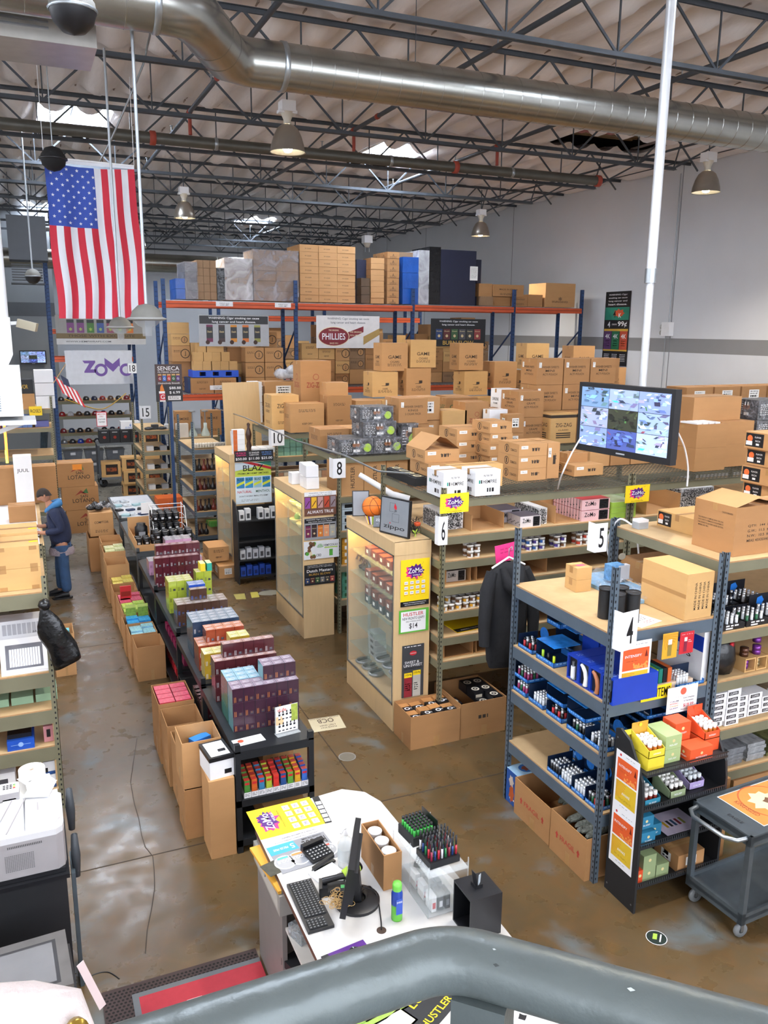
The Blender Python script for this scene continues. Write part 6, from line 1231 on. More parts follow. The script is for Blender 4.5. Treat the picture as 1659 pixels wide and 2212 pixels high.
for z in SH:
 q = MB(); q.box(.02, .0, z-.02, w-.02, d-.012, z, BLACKM); q.bar((.02, .0, z+.03), (w-.02, 0, z+.03), .008, .008, BLACK)
 for k in range(38): q.bar((.03+k*.0205, 0, z), (.03+k*.0205, 0, z+.03), .003, .003, mat('#6d7277', .4, .6))
 q.build('shelf', t)
def art_int2(q, F, w, h): (art_int(q, F, w, h*.5), art_int(q, (F[0]+Z_*h*.5, F[1], F[2]), w, h*.5))
q = MB(); q.box(0, 0, 0, .002, .26, .93, PAPER); art_int2(q, side(.002, .26, .93), .26, .93); q.build('double_poster', None, (BX0-.004, BY0+.05, .28), 0, 'two joined orange and yellow posters on the black rack side', 'poster')
def shotbox(label, x, y, z, c, c2, nm, tier=1, bottles=True, capc='#e8e6e2', body='#b5651e', rz=0):
 t = thing('shot_display', label, 'display box', (x, y, z+.001), rz); m = mat(c, .45, noise=.05); w, d, h = .15, .2, .08
 if tier: MB().box(0, 0, 0, w, d, .1, m).build('base_carton', t)
 z0 = .102 if tier else 0
 q = MB(); q.box(0, 0, z0, w, d, z0+.005, m); q.box(0, 0, z0, w, .004, z0+.06, m); q.box(0, d-.004, z0, w, d, z0+.19, mat(c2, .45))
 for a in (0, w-.004): q.add([(a, 0, z0), (a, d, z0), (a, d, z0+.14), (a, 0, z0+.06), (a+.004, 0, z0), (a+.004, d, z0), (a+.004, d, z0+.14), (a+.004, 0, z0+.06)], [(0, 3, 2, 1), (4, 5, 6, 7), (3, 7, 6, 2), (0, 4, 7, 3)], m)
 q.text((V3((0, 0, z0)), X_, Z_), nm, w/2, .03, .014, WHITE, w=.07); q.disc((V3((0, d-.004, z0+.1)), X_, Z_), w/2, .07, .015, mat(c, .4), .005); q.build('tray', t)
 if bottles:
  for i in range(3):
   for j in range(4):
    q = MB(); q.lathe([(0, 0), (.017, 0), (.017, .065), (.014, .07), (0, .07)], mat(body, .25), 10); q.lathe([(.016, .07), (.017, .075), (.017, .1), (.012, .103), (0, .103)], mat(capc, .4), 10); q.build('bottle', t, (.03+i*.044, .03+j*.045, z0+.006))
 return t
def cbox(label, x, y, z, w, d, h, c, nm=None, rz=0):
 q = MB(); q.box(0, 0, 0, w, d, h, mat(c, .45, noise=.04));
 for G, ww in ((front(w, d, h), w), (side(w, d, h), d)): q.disc(G, ww*.5, h*.6, h*.12, mat('#d8c890', .4)); (q.text(G, nm, ww*.5, h*.3, h*.12, WHITE, w=ww*.5) if nm else None)
 return q.build('shot_carton', None, (x, y, z+.001), rz, label, 'box')
zt = 1.14
shotbox('yellow display of white-capped shots on the black rack top', 3.96, 4.22, zt, '#e6cf3a', '#cf9a34', 'AWAKE'); cbox('yellow carton deeper on the black rack top', 3.95, 4.44, zt, .14, .07, .19, '#ecd640', 'AWAKE')
for k in range(2): cbox('pale green carton on the black rack top, %s' % ('lower', 'upper')[k], 4.15, 4.26, zt+k*.11, .15, .22, .108, '#a9bd84', 'RELIEF')
for k in range(2): cbox('orange carton on the black rack top, %s' % ('lower', 'upper')[k], 4.33, 4.36, zt+k*.12, .15, .14, .118, '#e0562c', 'INTENSIFY')
cbox('wide orange carton in front on the black rack top', 4.34, 4.2, zt, .22, .14, .1, '#e0562c', 'INTENSIFY'); shotbox('orange display of white-capped shots at the black rack end', 4.55, 4.28, zt, '#e0562c', '#d9502a', 'INTENSIFY', 1, rz=.0)
shotbox('sage display of white-capped shots on the second black rack shelf', 4.2, 4.22, .86, '#93a37c', '#93a37c', 'RELIEF', 0, body='#2a1f1a'); shotbox('lilac display of clear-capped shots on the second black rack shelf', 4.42, 4.26, .86, '#a99ac9', '#8c7cb5', 'CALM', 0, capc='#cfd6da', body='#2a1f2a'); shotbox('teal display of white-capped shots beside the rack side panel', 3.94, 4.2, .86, '#2f7f9a', '#2f7f9a', 'SLEEP', 0, body='#7a2a1f')
for k, (x, z) in enumerate(((3.94, .55), (3.94, .66), (4.05, .55))): cbox('teal carton on the third black rack shelf, %s' % ('lower', 'upper', 'outer')[k], x, 4.2+.03*k, z, .13, .2, .1, '#2a7596', 'SLEEP')
o = panel('sell_sheet', .34, .26, (4.2, 4.21, .565), 0, 'printed sell sheet lying on the third black rack shelf', mat('#b9aec0', .5), lambda q, F, w, h: [q.rect(F, w*(.2+.12*k), h*.3, w*(.27+.12*k), h*.6, mat(c, .4)) for k, c in enumerate(('#c9a12c', '#2a2a2e', '#2a4a6a', '#7c2430', '#8a8a3a'))], 'paper', .003); o.rotation_euler = (-PI/2, 0, 0)
for k, (x, z, c) in enumerate(((3.94, .22, '#cf4a24'), (3.99, .22, '#8a9a70'), (4.12, .22, '#8a9a70'), (3.99, .33, '#8a9a70'))): cbox('%s carton on the bottom black rack shelf, %s' % (('orange', 'sage', 'sage', 'sage')[k], ('by the side panel', 'inner lower', 'outer lower', 'upper')[k]), x, 4.21, z, .05 if k == 0 else .12, .2, .11, c)
CB('brown carton with a white label on the bottom black rack shelf', 4.32, 4.2, .22, .26, .26, .14, KRAFT2, A_label, rz=0)
# UNIT FIVE GOODS
CB('very large brown carton with quantity print on the shelving above the cart', 5.09, 4.70, 2.521, .56, .44, .40, KRAFT2, A_qty, tp=True)
o = D.objects['carton'] ; BIGC = [x for x in D.objects if x.get('label', '').startswith('very large brown carton')][0]
MB().poly([(0, 0, 0), (0, .44, 0), (.26, .42, .07), (.26, 0, .07)], KRAFT).build('flap', BIGC, (0, 0, .401)); MB().poly([(.56, 0, 0), (.56, .44, 0), (.3, .44, .04), (.3, 0, .04)], KRAFT2).build('flap', BIGC, (0, 0, .401))
CB('brown carton beside the very large one at the frame edge', 5.68, 4.70, 2.521, .5, .5, .34, KRAFT, A_lines)
for r in range(5):
 for c in range(3): CB('flat flavour carton with dark end label, %s tier, %s pile' % (ORD[r], ORD[c]), 6.6+c*.02+.6*c+(.04 if r % 2 else 0)-.2, 5.28-.0*c, 2.521+r*.165, .58, .62, .16, KRAFT3 if c else KRAFT, A_flav)
CB('flat flavour carton lying open behind the very large one', 5.3, 5.3, 2.521, .7, .5, .15, KRAFT3, A_flav)
t = thing('junction_box', 'small grey utility box on the board of the number five shelving', 'utility box', (5.02, 5.72, 2.522)); MB().box(0, 0, 0, .11, .09, .06, mat('#a9adb0', .5)).build('box_body', t); MB().box(.0, .0, .061, .11, .09, .085, WHITE).build('lid', t)
cable('white cord looping down the number five rack post', [(4.98, 5.77, 2.56), (4.93, 5.9, 2.58), (4.9, 5.99, 2.3), (5.05, 5.92, 1.95), (5.2, 5.9, 2.1), (5.22, 5.95, 2.35)], .009, WHITE)
def darkdisp(label, x, y, z, w, d, li, where, tall=False):
 q = MB(); q.box(0, 0, 0, w, d, .05, BLACK); q.box(0, d-.004, .05, w, d, .17 if tall else .1, mat('#10131c', .4)); lines(q, front(w, d, .05), w*.5, .03, w*.6, 1, PAPER, th=.012); q.rect(front(w, d, .05), w*.2, .008, w*.5, .02, PAPER)
 if tall: splat(q, (V3((0, d-.004, .06)), X_, Z_), w*.5, .05, .04, BLU, 10, .001, 3)
 q.build('lighter_tray', None, (x, y, z+.001), 0, label, 'display tray'); lighters(x+.02, y+.02, z+.02, int((w-.03)/.026), int((d-.04)/.03), li, where, 1.0, .026, .03)
for k in range(6): darkdisp('black tray of chrome-topped lighters on the shelf beside unit four, %s along' % ORD[k], 4.98+k*.27, 4.63, 1.93, .25, .24, ((4, 4), (2, 4), (4,), (0, 2, 1), (4, 0), (4,))[k], 'in the %s black tray of the number five shelf' % ORD[k], k > 1)
for k in range(3): darkdisp('second-row black lighter tray behind, %s along' % ORD[k], 5.0+k*.3, 5.0, 1.93+.0, .26, .24, (4, 0), 'in the %s rear black tray' % ORD[k], True)
CB('open brown carton of silver packs behind the big smudged carton', 5.0, 5.45, 1.93, .6, .45, .3, KRAFT2)
t = thing('jar_bag', 'black drawstring sack with a red spot on the third number five shelf', 'bag', (5.0, 4.68, 1.512)); q = MB(); q.lathe([(0, 0), (.13, .01), (.15, .12), (.13, .26), (.06, .32), (0, .33)], mat('#121316', .3, noise=.2, bump=.6, bscale=9), 14, (.14, .12, 0)); q.build('sack', t); MB().lathe([(0, 0), (.03, .0), (.0, .01)], RED, 12, (.17, .0, .26), (0, -1, 0)).build('red_spot', t)
for k, c in enumerate(('#7a3a8f', '#8a7a5a', '#2f9fb5')):
 t = thing('cubby_box', 'small wooden cubby holding a %s grinder on the third number five shelf' % ('purple', 'tan', 'turquoise')[k], 'cubby', (5.32+k*.13, 4.66, 1.512)); q = MB();
 for b in ((0, 0, .12, .012), (0, .108, .12, .12)): q.box(b[0], 0, b[1], b[2], .14, b[3], KRAFT3)
 for a_ in (0, .108): q.box(a_, 0, .012, a_+.012, .14, .108, KRAFT3)
 q.box(.012, .13, .012, .108, .14, .108, KRAFT3); q.build('cubby_frame', t); q = MB(); q.lathe([(0, 0), (.03, 0), (.03, .03), (.026, .033), (.03, .036), (.03, .07), (0, .07)], mat(c, .25, .5), 14, (.06, .06, .013)); q.build('grinder', t)
for k, (x, c) in enumerate(((5.36, '#5a3a2a'), (5.5, '#7a3a8f'), (5.55, '#7a3a8f'), (5.75, '#8a1f24'))): q = MB(); q.lathe([(0, 0), (.035, 0), (.035, .03), (.03, .034), (.035, .038), (.035, .075), (0, .075)], mat(c, .25, .5), 14); q.build('metal_grinder', None, (x, 4.72+.05*(k == 2), 1.634 if k < 2 else 1.634+(.08 if k == 2 else -.121)), 0, '%s metal grinder among the cubbies, %s along' % (('brown', 'purple', 'purple upper', 'dark red')[k], ORD[k]), 'grinder')
def whbox(q_, w, d, h): q_.box(0, 0, 0, w, d, h, PAPER); q_.rect(front(w, d, h), w*.1, h*.2, w*.8, h*.8, BLACK); q_.text(front(w, d, h), 'CLIPPER', w*.45, h*.5, h*.35, PAPER, w=w*.55, l=.002)
wb = None; n = 0
for c, hh in enumerate((6, 7, 4, 4, 3)):
 for r in range(hh):
  lab = 'thin white box with dark print on the fourth number five shelf, %s pile, %s up' % (ORD[c], ORD[r])
  if wb is None: q = MB(); whbox(q, .15, .25, .05); wb = q.build('white_slim_box', None, (4.98, 4.66, 1.072), 0, lab, 'box', 'slim white boxes'); continue
  o = wb.copy(); COL.objects.link(o); o.location = (4.98+c*.158+random.uniform(-.004, .004), 4.64+(.06 if c > 1 else 0), 1.072+r*.052); o['label'] = lab
wb2 = None
for c in range(3):
 for r in range(8):
  lab = 'brown slim tray farther along the fourth number five shelf, %s pile, %s up' % (ORD[c], ORD[r])
  if wb2 is None: wb2 = smallbox(.26, .3, .045, mat('#8d7a60', .5), mat('#a9967a', .5), PAPER).build('brown_slim_tray', None, (5.85, 4.64, 1.072), 0, lab, 'tray', 'slim brown trays'); continue
  o = wb2.copy(); COL.objects.link(o); o.location = (5.85+c*.28, 4.64+random.uniform(0, .02), 1.072+r*.047); o['label'] = lab
for c in range(4):
 for r in range(5):
  q = MB(); q.box(0, 0, 0, .2, .25, .03, mat(('#3f5a34', '#6f7378', '#8a8d90', '#5a5d3a')[c], .25, noise=.3, scale=20, bump=.6, bscale=20)); q.build('shiny_pouch', None, (4.98+c*.24+random.uniform(-.01, .01), 4.66, .672+r*.032), random.uniform(-.06, .06), 'shiny flat %s pouch on the fifth number five shelf, %s up its pile' % (('green', 'grey', 'silver', 'olive')[c], ORD[r]), 'pouch')
for k in range(5): smallbox(.09, .12, .2, mat('#7fae3a', .4), mat('#9cc45a', .4)).build('green_box', None, (4.98+k*.12, 4.75, .001), 0, 'upright lime green box on the floor under the number five shelving, %s along' % ORD[k], 'box')
CB('tall brown carton on the floor behind the cart', 4.78, 4.45, 0, .28, .35, .72, KRAFT2)
CB('brown floor carton with lid flap under the number five shelving', 5.5, 4.8, 0, .6, .5, .4, KRAFT2)
def fsticker(label, pts, art, m, name='floor_sticker'):
 P = [gz(*p) for p in pts]; O, A, B = P; U = (A-O); V = (B-O); w, h = U.length, V.length; U.normalize(); V.normalize(); q = MB(); F = (V3((0, 0, 0)), U, V)
 if U.cross(V).z < 0: U, V, w, h = V, U, h, w; F = (V3((0, 0, 0)), U, V)
 q.rect(F, 0, 0, w, h, m, .0014); art(q, F, w, h); return q.build(name, None, (O.x, O.y, .0015), 0, label, 'floor sticker')
def art_ocb(q, F, w, h): q.text(F, 'OCB', w*.5, h*.28, h*.3, mat('#4a3a30', .6), w=w*.5, l=.002); q.text(F, 'PLEASE STAY', w*.5, h*.78, h*.1, mat('#4a3a30', .6), w=w*.5, l=.002); q.text(F, '6 FEET APART', w*.5, h*.62, h*.1, mat('#4a3a30', .6), w=w*.5, l=.002); q.text(F, 'SOCIAL DISTANCING', w*.5, h*.06, h*.07, mat('#4a3a30', .6), w=w*.9, l=.002)
fsticker('cream distancing floor sticker with large dark letters', ((733, 1545), (665, 1555), (748, 1572)), art_ocb, mat('#cfc9ae', .5))
p = gz(1418, 2026); q = MB(); F = (V3((0, 0, 0)), V3((.8, -.6, 0)), V3((.6, .8, 0))); q.disc(F, 0, 0, .075, PAPER, .001, 24); q.disc(F, 0, 0, .07, mat('#1d2a24', .5), .0014, 24); q.shape(F, [(-.03, -.02), (0, -.02), (.01, .04), (-.02, .04)], LIME, .002); q.shape(F, [(.015, -.04), (.025, -.04), (.04, .04), (.03, .04)], PAPER, .002); q.build('floor_sticker', None, (p.x, p.y, .001), 0, 'round dark floor sticker with a lime mark near the cart', 'floor sticker')
p = gz(750, 1635); q = MB(); q.disc((V3((0, 0, 0)), X_, Y_), 0, 0, .09, mat('#8f918f', .6), .001, 24); q.disc((V3((0, 0, 0)), X_, Y_), 0, 0, .08, mat('#6f6a60', .6), .0014, 24); q.build('floor_sticker', None, (p.x, p.y, .001), 0, 'worn round floor sticker between the desk and the glass cabinet', 'floor sticker')
a = gz(545, 1285); q = MB(); F = (V3((0, 0, 0)), X_, Y_); q.shape(F, [(-.3, -.14), (-.15, -.18), (-.1, .12), (-.28, .14)], mat('#a9a25a', .6), .0012); q.shape(F, [(-.05, -.16), (.08, -.16), (.12, .12), (0, .14)], mat('#b0a84a', .6), .0012); q.disc(F, .3, 0, .2, mat('#8f8f84', .6), .001, 20, .13); q.build('floor_sticker', None, (a.x, a.y, .001), 0, 'faded yellow footprint floor sticker before the farther glass cabinet', 'floor sticker')
q = None
# CART
CG = mat('#565e63', .4, .5, noise=.15, scale=7, key='cartg')
t = thing('utility_cart', 'grey steel utility cart with an orange sheet on its tray', 'cart', (4.40, 3.64, 0), math.radians(3)); w, d, H_ = 1.0, .52, .84
q = MB(); q.box(0, 0, H_-.04, w, d, H_, CG);
for b in ((0, 0, w, .02), (0, d-.02, w, d), (0, 0, .02, d), (w-.02, 0, w, d)): q.box(b[0], b[1], H_-.07, b[2], b[3], H_+.012, CG)
q.text((V3((.1, d-.1, H_)), -Y_, X_), 'EAGLE', .2, .0, .03, BLACK, w=.13); q.build('top_tray', t)
q = MB(); q.box(0, 0, .17, w, d, .2, CG);
for b in ((0, 0, w, .02), (0, d-.02, w, d), (0, 0, .02, d), (w-.02, 0, w, d)): q.box(b[0], b[1], .14, b[2], b[3], .23, CG)
q.build('lower_tray', t)
for x in (.0, w-.04):
 for y in (0, d-.04): MB().box(x, y, .14, x+.04, y+.04, H_, CG).build('leg', t)
MB().tube([(0, .04, H_-.02), (-.08, .05, H_-.02), (-.13, .12, H_-.02), (-.13, d-.12, H_-.02), (-.08, d-.05, H_-.02), (0, d-.04, H_-.02)], .016, STEEL, 12).build('push_handle', t)
for x in (.06, w-.06):
 for y in (.05, d-.05):
  q = MB(); q.box(x-.02, y-.025, .11, x+.02, y+.025, .14, STEEL); q.box(x-.015, y-.02, .05, x+.015, y-.016, .12, STEEL); q.box(x-.015, y+.016, .05, x+.015, y+.02, .12, STEEL); c = q.build('caster', t); MB().lathe([(.02, -.014), (.052, -.014), (.056, 0), (.052, .014), (.02, .014)], mat('#6c6f71', .6), 20, (x, y, .056), (.15, 1, 0)).build('wheel', c)
def art_or(q, F, w, h):
 q.disc(F, w*.5, h*.5, h*.36, mat('#b0562a', .5), .001, 28); q.disc(F, w*.5, h*.5, h*.34, mat('#e8823c', .5), .0013, 28); splat(q, F, w*.5, h*.5, h*.22, mat('#d8cfa0', .5), 18, .0018, 8); splat(q, F, w*.55, h*.54, h*.1, mat('#6a4a34', .5), 12, .0022, 2); q.text(F, 'KING-SIZED', w*.5, h*.13, h*.07, mat('#8a4a2a', .5), w=w*.5, l=.002)
q = MB(); F = (V3((0, 0, 0)), -Y_, X_); F = (V3((0, .42, 0)), -Y_, X_); q.rect((V3((0, 0, 0)), X_, Y_), 0, 0, .6, .42, PAPER, .0004); q.rect((V3((0, 0, 0)), X_, Y_), .006, .006, .594, .414, mat('#e8823c', .5), .0008); art_or(q, F, .42, .6); q.build('orange_sheet', None, (4.60, 3.715, .842), math.radians(3), 'orange printed sheet lying on the cart tray', 'sheet')
# BLACK TABLES OF VAPE BOXES
TB = mat('#1e2125', .45, .2, noise=.08)
def btable(label, x0, x1, y0, y1, H=.92, lows=(.12, .48), m=TB):
 t = thing('black_display_table', label, 'table', (x0, y0, 0)); w, d = x1-x0, y1-y0
 for x in (0, w-.045):
  for y in (0, d-.045): MB().box(x, y, 0, x+.045, y+.045, H+.06 if y == 0 and H > .9 else H, m).build('leg', t)
 MB().box(.0, .0, H-.015, w, d, H, m).build('table_top', t)
 for y in (0, d-.02): MB().box(.045, y, H-.075, w-.045, y+.02, H-.016, m).build('rail', t)
 for x in (0, w-.02): MB().box(x, .045, H-.075, x+.02, d-.045, H-.016, m).build('rail', t)
 for z in lows: q = MB(); q.box(.0, .0, z-.02, w, d, z, m); q.box(0, -.0, z-.06, w, .02, z-.02, m); q.build('shelf', t)
 return t
btable('closest black table carrying purple vape boxes and a white leaflet stand', 1.35, 2.02, 6.04, 7.40)
btable('second black table carrying navy, rust and gold boxes', 1.36, 2.02, 7.45, 8.86)
btable('third black table carrying brown and blue banded boxes', 1.38, 2.04, 8.92, 10.55)
btable('fourth black table carrying maroon and pink boxes', 1.38, 2.06, 10.6, 12.2)
btable('grey table carrying black tubs in a wire rack', 1.40, 2.08, 12.5, 14.7, .95, (.3,), mat('#4d5256', .45, .3))
btable('farther grey tray table with gadgets in plastic bags', 1.40, 2.2, 14.9, 17.0, .95, (), mat('#4d5256', .45, .3))
VB = {}
def vape(c, top, bar, sidec, w=.082, d=.082, h=.125):
 q = MB(); m = mat(c, .16, noise=.12, scale=14); q.box(0, 0, 0, w, d, h, m, top=mat(top, .12, noise=.4, scale=25)); S = side(w, d, h); q.rect(S, 0, 0, d, h, mat(sidec, .18, noise=.1, scale=12), .0003)
 F = front(w, d, h); b = mat(bar, .3); q.rect(F, w*.15, h*.06, w*.19, h*.42, b); q.rect(F, w*.27, h*.06, w*.31, h*.42, b); q.rect(F, w*.55, h*.1, w*.85, h*.3, mat('#3b3a44', .3)); lines(q, F, w*.7, h*.26, w*.22, 2, b, h*.08, h*.03)
 for k in range(2): q.rect(topf(w, d, h), w*.2, d*(.3+.3*k), w*.8, d*(.38+.3*k), mat('#d8d4da', .2));
 return q
VK = dict(purple=('#3a2130', '#8f8290', '#c47a3a', '#5f8a8f'), violet=('#4a2750', '#8a7a9a', '#c47a3a', '#6f9fb0'), maroon=('#4a2226', '#a98a84', '#b9bcc0', '#5a4a4a'), gold=('#a98a2c', '#d8c98a', '#d8d8dc', '#b5a25a'), rust=('#8f3f2a', '#c08a74', '#cfd2d6', '#6a3a2a'), navy=('#26384f', '#8f9aa5', '#c9ccd0', '#3a5060'), brown=('#4a342a', '#9a8f88', '#3a6ac0', '#5a4a42'), lime=('#9fae3a', '#c4cc8a', '#2a2a2e', '#8a9a3a'), blue=('#2c4fae', '#8fa0d0', '#d8dce0', '#2a3f8a'), teal=('#2f6f8a', '#8fb0c0', '#d8dce0', '#3a6a5a'), wine=('#54202a', '#9a7a7e', '#d8dade', '#5a3a3a'), pink=('#c89ab8', '#9a9aa0', '#5a2a4a', '#8a6a7a'))
def vblock(kind, x0, y0, z0, nx_, ny_, tiers, where, w=.095, d=.085, h=.13, skip=None, jit=.002):
 if (kind, w, h) not in VB: VB[(kind, w, h)] = None
 for k in range(tiers):
  for i in range(nx_):
   for j in range(ny_):
    if 0 < i < nx_-1 and 0 < j < ny_-1 and k < tiers-1: continue
    if i > 0 and j > 0 and k < tiers-1: continue
    if skip and skip(i, j, k): continue
    lab = '%s vape box %s, %s tier, %s across, %s deep' % (kind, where, ORD[k], ORD[i], ORD[j])
    loc = (x0+i*(w+.002)+random.uniform(-jit, jit)*.4, y0+j*(d+.002), z0+k*(h+.001)+.001)
    if VB[(kind, w, h)] is None: VB[(kind, w, h)] = vape(*VK[kind], w, d, h).build('vape_box', None, loc, 0, lab, 'box', '%s vape boxes %s' % (kind, where))
    else: o = VB[(kind, w, h)].copy(); COL.objects.link(o); o.location = loc; o['label'] = lab; o['group'] = '%s vape boxes %s' % (kind, where)
Z_T = .92
vblock('purple', 1.42, 6.38, Z_T, 6, 2, 3, 'in the front stack')
vblock('teal', 1.42, 6.56, Z_T, 3, 3, 3, 'behind the front purple ones')
vblock('purple', 1.71, 6.46, Z_T+.394, 3, 2, 1, 'crowning the front stack')
vblock('violet', 1.78, 6.66, Z_T, 2, 2, 3, 'closing the front stack rear')
vblock('maroon', 1.41, 7.02, Z_T, 6, 2, 3, 'on the first table rear'); vblock('maroon', 1.50, 7.08, Z_T+.394, 5, 1, 1, 'raised on the first table rear')
vblock('gold', 1.42, 7.55, Z_T, 5, 2, 2, 'at the front of the second table'); vblock('gold', 1.68, 7.56, Z_T+.263, 2, 2, 1, 'raised over the gold row')
vblock('rust', 1.41, 7.78, Z_T, 5, 3, 2, 'in the middle of the second table'); vblock('rust', 1.50, 7.84, Z_T+.263, 4, 2, 1, 'raised over the rust rows')
vblock('navy', 1.42, 8.12, Z_T, 5, 4, 3, 'at the rear of the second table'); vblock('navy', 1.93, 8.1, Z_T, 1, 5, 1, 'along the second table far edge')
vblock('brown', 1.43, 9.12, Z_T, 6, 3, 2, 'at the front of the third table'); vblock('brown', 1.60, 9.22, Z_T+.263, 2, 1, 1, 'raised over the third table row', skip=None); vblock('blue', 1.62, 9.40, Z_T, 2, 2, 3, 'in the middle of the third table'); vblock('lime', 1.42, 9.62, Z_T, 3, 3, 3, 'at the rear of the third table'); vblock('lime', 1.80, 9.90, Z_T, 2, 2, 3, 'far edge of the third table')
vblock('wine', 1.42, 10.72, Z_T, 6, 1, 3, 'at the front of the fourth table', d=.12); vblock('wine', 1.46, 10.86, Z_T, 6, 1, 4, 'raised behind the wine front row', d=.12); vblock('pink', 1.42, 11.3, Z_T, 6, 2, 2, 'in the middle of the fourth table', .12, .12, .1); vblock('pink', 1.70, 11.6, Z_T, 3, 2, 4, 'rear of the fourth table', .12, .12, .1)
for k in range(2):
 for r in range(2): smallbox(.06, .16, .1, mat(('#e0c92c', '#2f9f8a')[k], .4), mat('#e8e4a0', .4)).build('stand_up_pack', None, (1.86+k*.08, 9.9, Z_T+.395+r*.001), 0, '%s upright pack on the lime boxes, %s' % (('yellow', 'green')[k], ('front', 'rear')[r]), 'pack') if r == 0 else None
t = thing('leaflet_stand', 'clear stand with a white leaflet of nine dropper bottles', 'leaflet stand', (1.74, 6.2, Z_T+.001), .12)
q = MB(); w, h = .2, .25; q.box(0, 0, .01, w, .004, h, PAPER); F = (V3((0, 0, .01)), X_, Z_); q.rect(F, w*.7, h*.35, w, h*.96, mat('#9fb04a', .5, noise=.3, scale=40), .0006); q.rect(F, 0, h*.3, w*.35, h*.6, mat('#e8c89a', .5), .0004); q.text(F, 'tLife', w*.28, h*.83, h*.12, mat('#d8502a', .5), w=w*.4)
for r, n_ in ((.5, 4), (.08, 5)):
 for k in range(n_): u = w*(.16+.17*k); q.rect(F, u-.008, h*r, u+.008, h*(r+.14), PAPER, .0016); q.rect(F, u-.01, h*(r-.02), u+.01, h*(r+.02), BLACK, .0018); q.rect(F, u-.009, h*(r+.12), u+.009, h*(r+.19), BLACK, .0018); q.disc(F, u, h*(r+.25), .006, BLACK, .002, 8, h*.05)
q.build('leaflet', t); q = MB(); q.box(-.006, -.05, 0, w+.006, .03, .004, ACRYL); q.box(-.006, .005, .004, w+.006, .008, h, ACRYL); q.build('acrylic_holder', t)
o = panel('price_leaflet', .26, .12, (1.38, 6.13, Z_T+.002), 0, 'white leaflet lying flat at the corner of the closest black table', PAPER, art_leaf, 'paper', .002); o.rotation_euler = (-PI/2, 0, .1)
for k in range(5): q = MB(); q.lathe([(0, 0), (.016, 0), (.016, .06), (.008, .07), (.008, .1), (0, .1)], BLACK, 10); q.build('dropper_bottle', None, (1.99, 6.7+.06*k, Z_T+.3), 0, 'small dark dropper bottle beside the purple stack, %s along' % ORD[k], 'bottle') if False else None
cols = ['#4f8a3c', '#c8612a', '#3a7aa5', '#a9b83a', '#d0392f', '#2a4f8a', '#5f9a3c', '#d8a32c', '#3a6ac0']
for k in range(9):
 t = thing('disposable_display', 'white tray of %s disposable packs on the low shelf, %s along' % (('green', 'orange', 'blue', 'lime', 'red', 'navy', 'mid green', 'amber', 'bright blue')[k], ORD[k]), 'display', (1.42+k*.062, 6.06, .482)); q = MB(); q.add([(0, 0, 0), (.058, 0, 0), (.058, .25, 0), (0, .25, 0), (0, 0, .05), (.058, 0, .05), (.058, .25, .13), (0, .25, .13)], [(0, 3, 2, 1), (0, 1, 5, 4), (1, 2, 6, 5), (0, 4, 7, 3), (2, 3, 7, 6)], PAPER); lines(q, front(1, 1, 1), .029, .035, .045, 3, mat('#55575c'), .01, .004); q.build('tray', t)
 for r in range(4): q = MB(); q.box(.006, .012+.055*r, .02, .052, .06+.055*r, .15+.012*r, mat(cols[k], .35, noise=.15, scale=30), top=mat('#c8423a', .4)); q.rect((V3((0, .012+.055*r, .02)), X_, Z_), .01, .09, .048, .11, RED); q.build('pack', t)
CB('flat brown carton at the back of the low shelf with faint stamp', 1.7, 6.5, .482, .28, .5, .24, KRAFT2, A_word('FRAGILE'))
CB('plain carton on the bottom shelf of the closest black table', 1.6, 6.1, .121, .36, .5, .2, KRAFT2)
vblock('wine', 1.40, 7.6, .481, 1, 6, 1, 'on the side shelf')
vblock('maroon', 1.40, 7.5, .121, 1, 8, 1, 'on the bottom shelf')
for z, c, nm in ((.481, '#8a1f4a', 'magenta'), (.121, '#c42f3a', 'red')):
 for j in range(7):
  for i in range(3): smallbox(.16, .14, .09, mat(c, .3, noise=.2), mat(c, .3)).build('flat_pack', None, (1.46+i*.18, 9.0+j*.2, z), 0, '%s pack on a low shelf of the third table, %s across, %s deep' % (nm, ORD[i], ORD[j]), 'pack')
tub = None
for (x0, y0, nx_, ny_, tiers, z, nm, r, h) in ((1.75, 12.7, 5, 2, 2, .951, 'in front of the wire rack', .055, .12), (1.78, 13.1, 4, 3, 3, .951, 'inside the wire rack', .05, .11), (1.48, 12.85, 3, 2, 1, .96, 'in the cut carton', .055, .12)):
 for k in range(tiers):
  for i in range(nx_):
   for j in range(ny_):
    lab = 'black lidded tub %s, %s tier, %s across, %s deep' % (nm, ORD[k], ORD[i], ORD[j]); loc = (x0+i*.12*(r/.055), y0+j*.13, z+k*(h+.002)+(.05*k if 'inside' in nm else 0))
    if tub is None: q = MB(); q.lathe([(0, 0), (.05, 0), (.052, .09), (.046, .1), (0, .1)], BLACK, 14); q.lathe([(.048, .1), (.05, .102), (.05, .12), (.03, .125), (0, .125)], mat('#2b2c2f', .25), 14); q.rect((V3((-.02, -.052, .03)), X_, Z_), 0, 0, .04, .03, mat('#b9bcc0', .3), .001); tub = q.build('black_tub', None, loc, 0, lab, 'tub', 'black tubs')
    else: o = tub.copy(); COL.objects.link(o); o.location = loc; o['label'] = lab
q = MB(); q.lathe([(0, 0), (.1, 0), (.1, .2), (.07, .23), (.07, .26), (0, .26)], BLACK, 18); q.rect((V3((-.05, -.1, .04)), X_, Z_), 0, 0, .1, .1, mat('#8a8d92', .4), .002); q.build('large_black_jar', None, (1.58, 13.3, .952), 0, 'largest black jar standing in the cut carton', 'jar')
t = thing('wire_rack', 'white wire rack holding black tubs on the grey table', 'wire rack', (1.74, 12.95, .952)); q = MB()
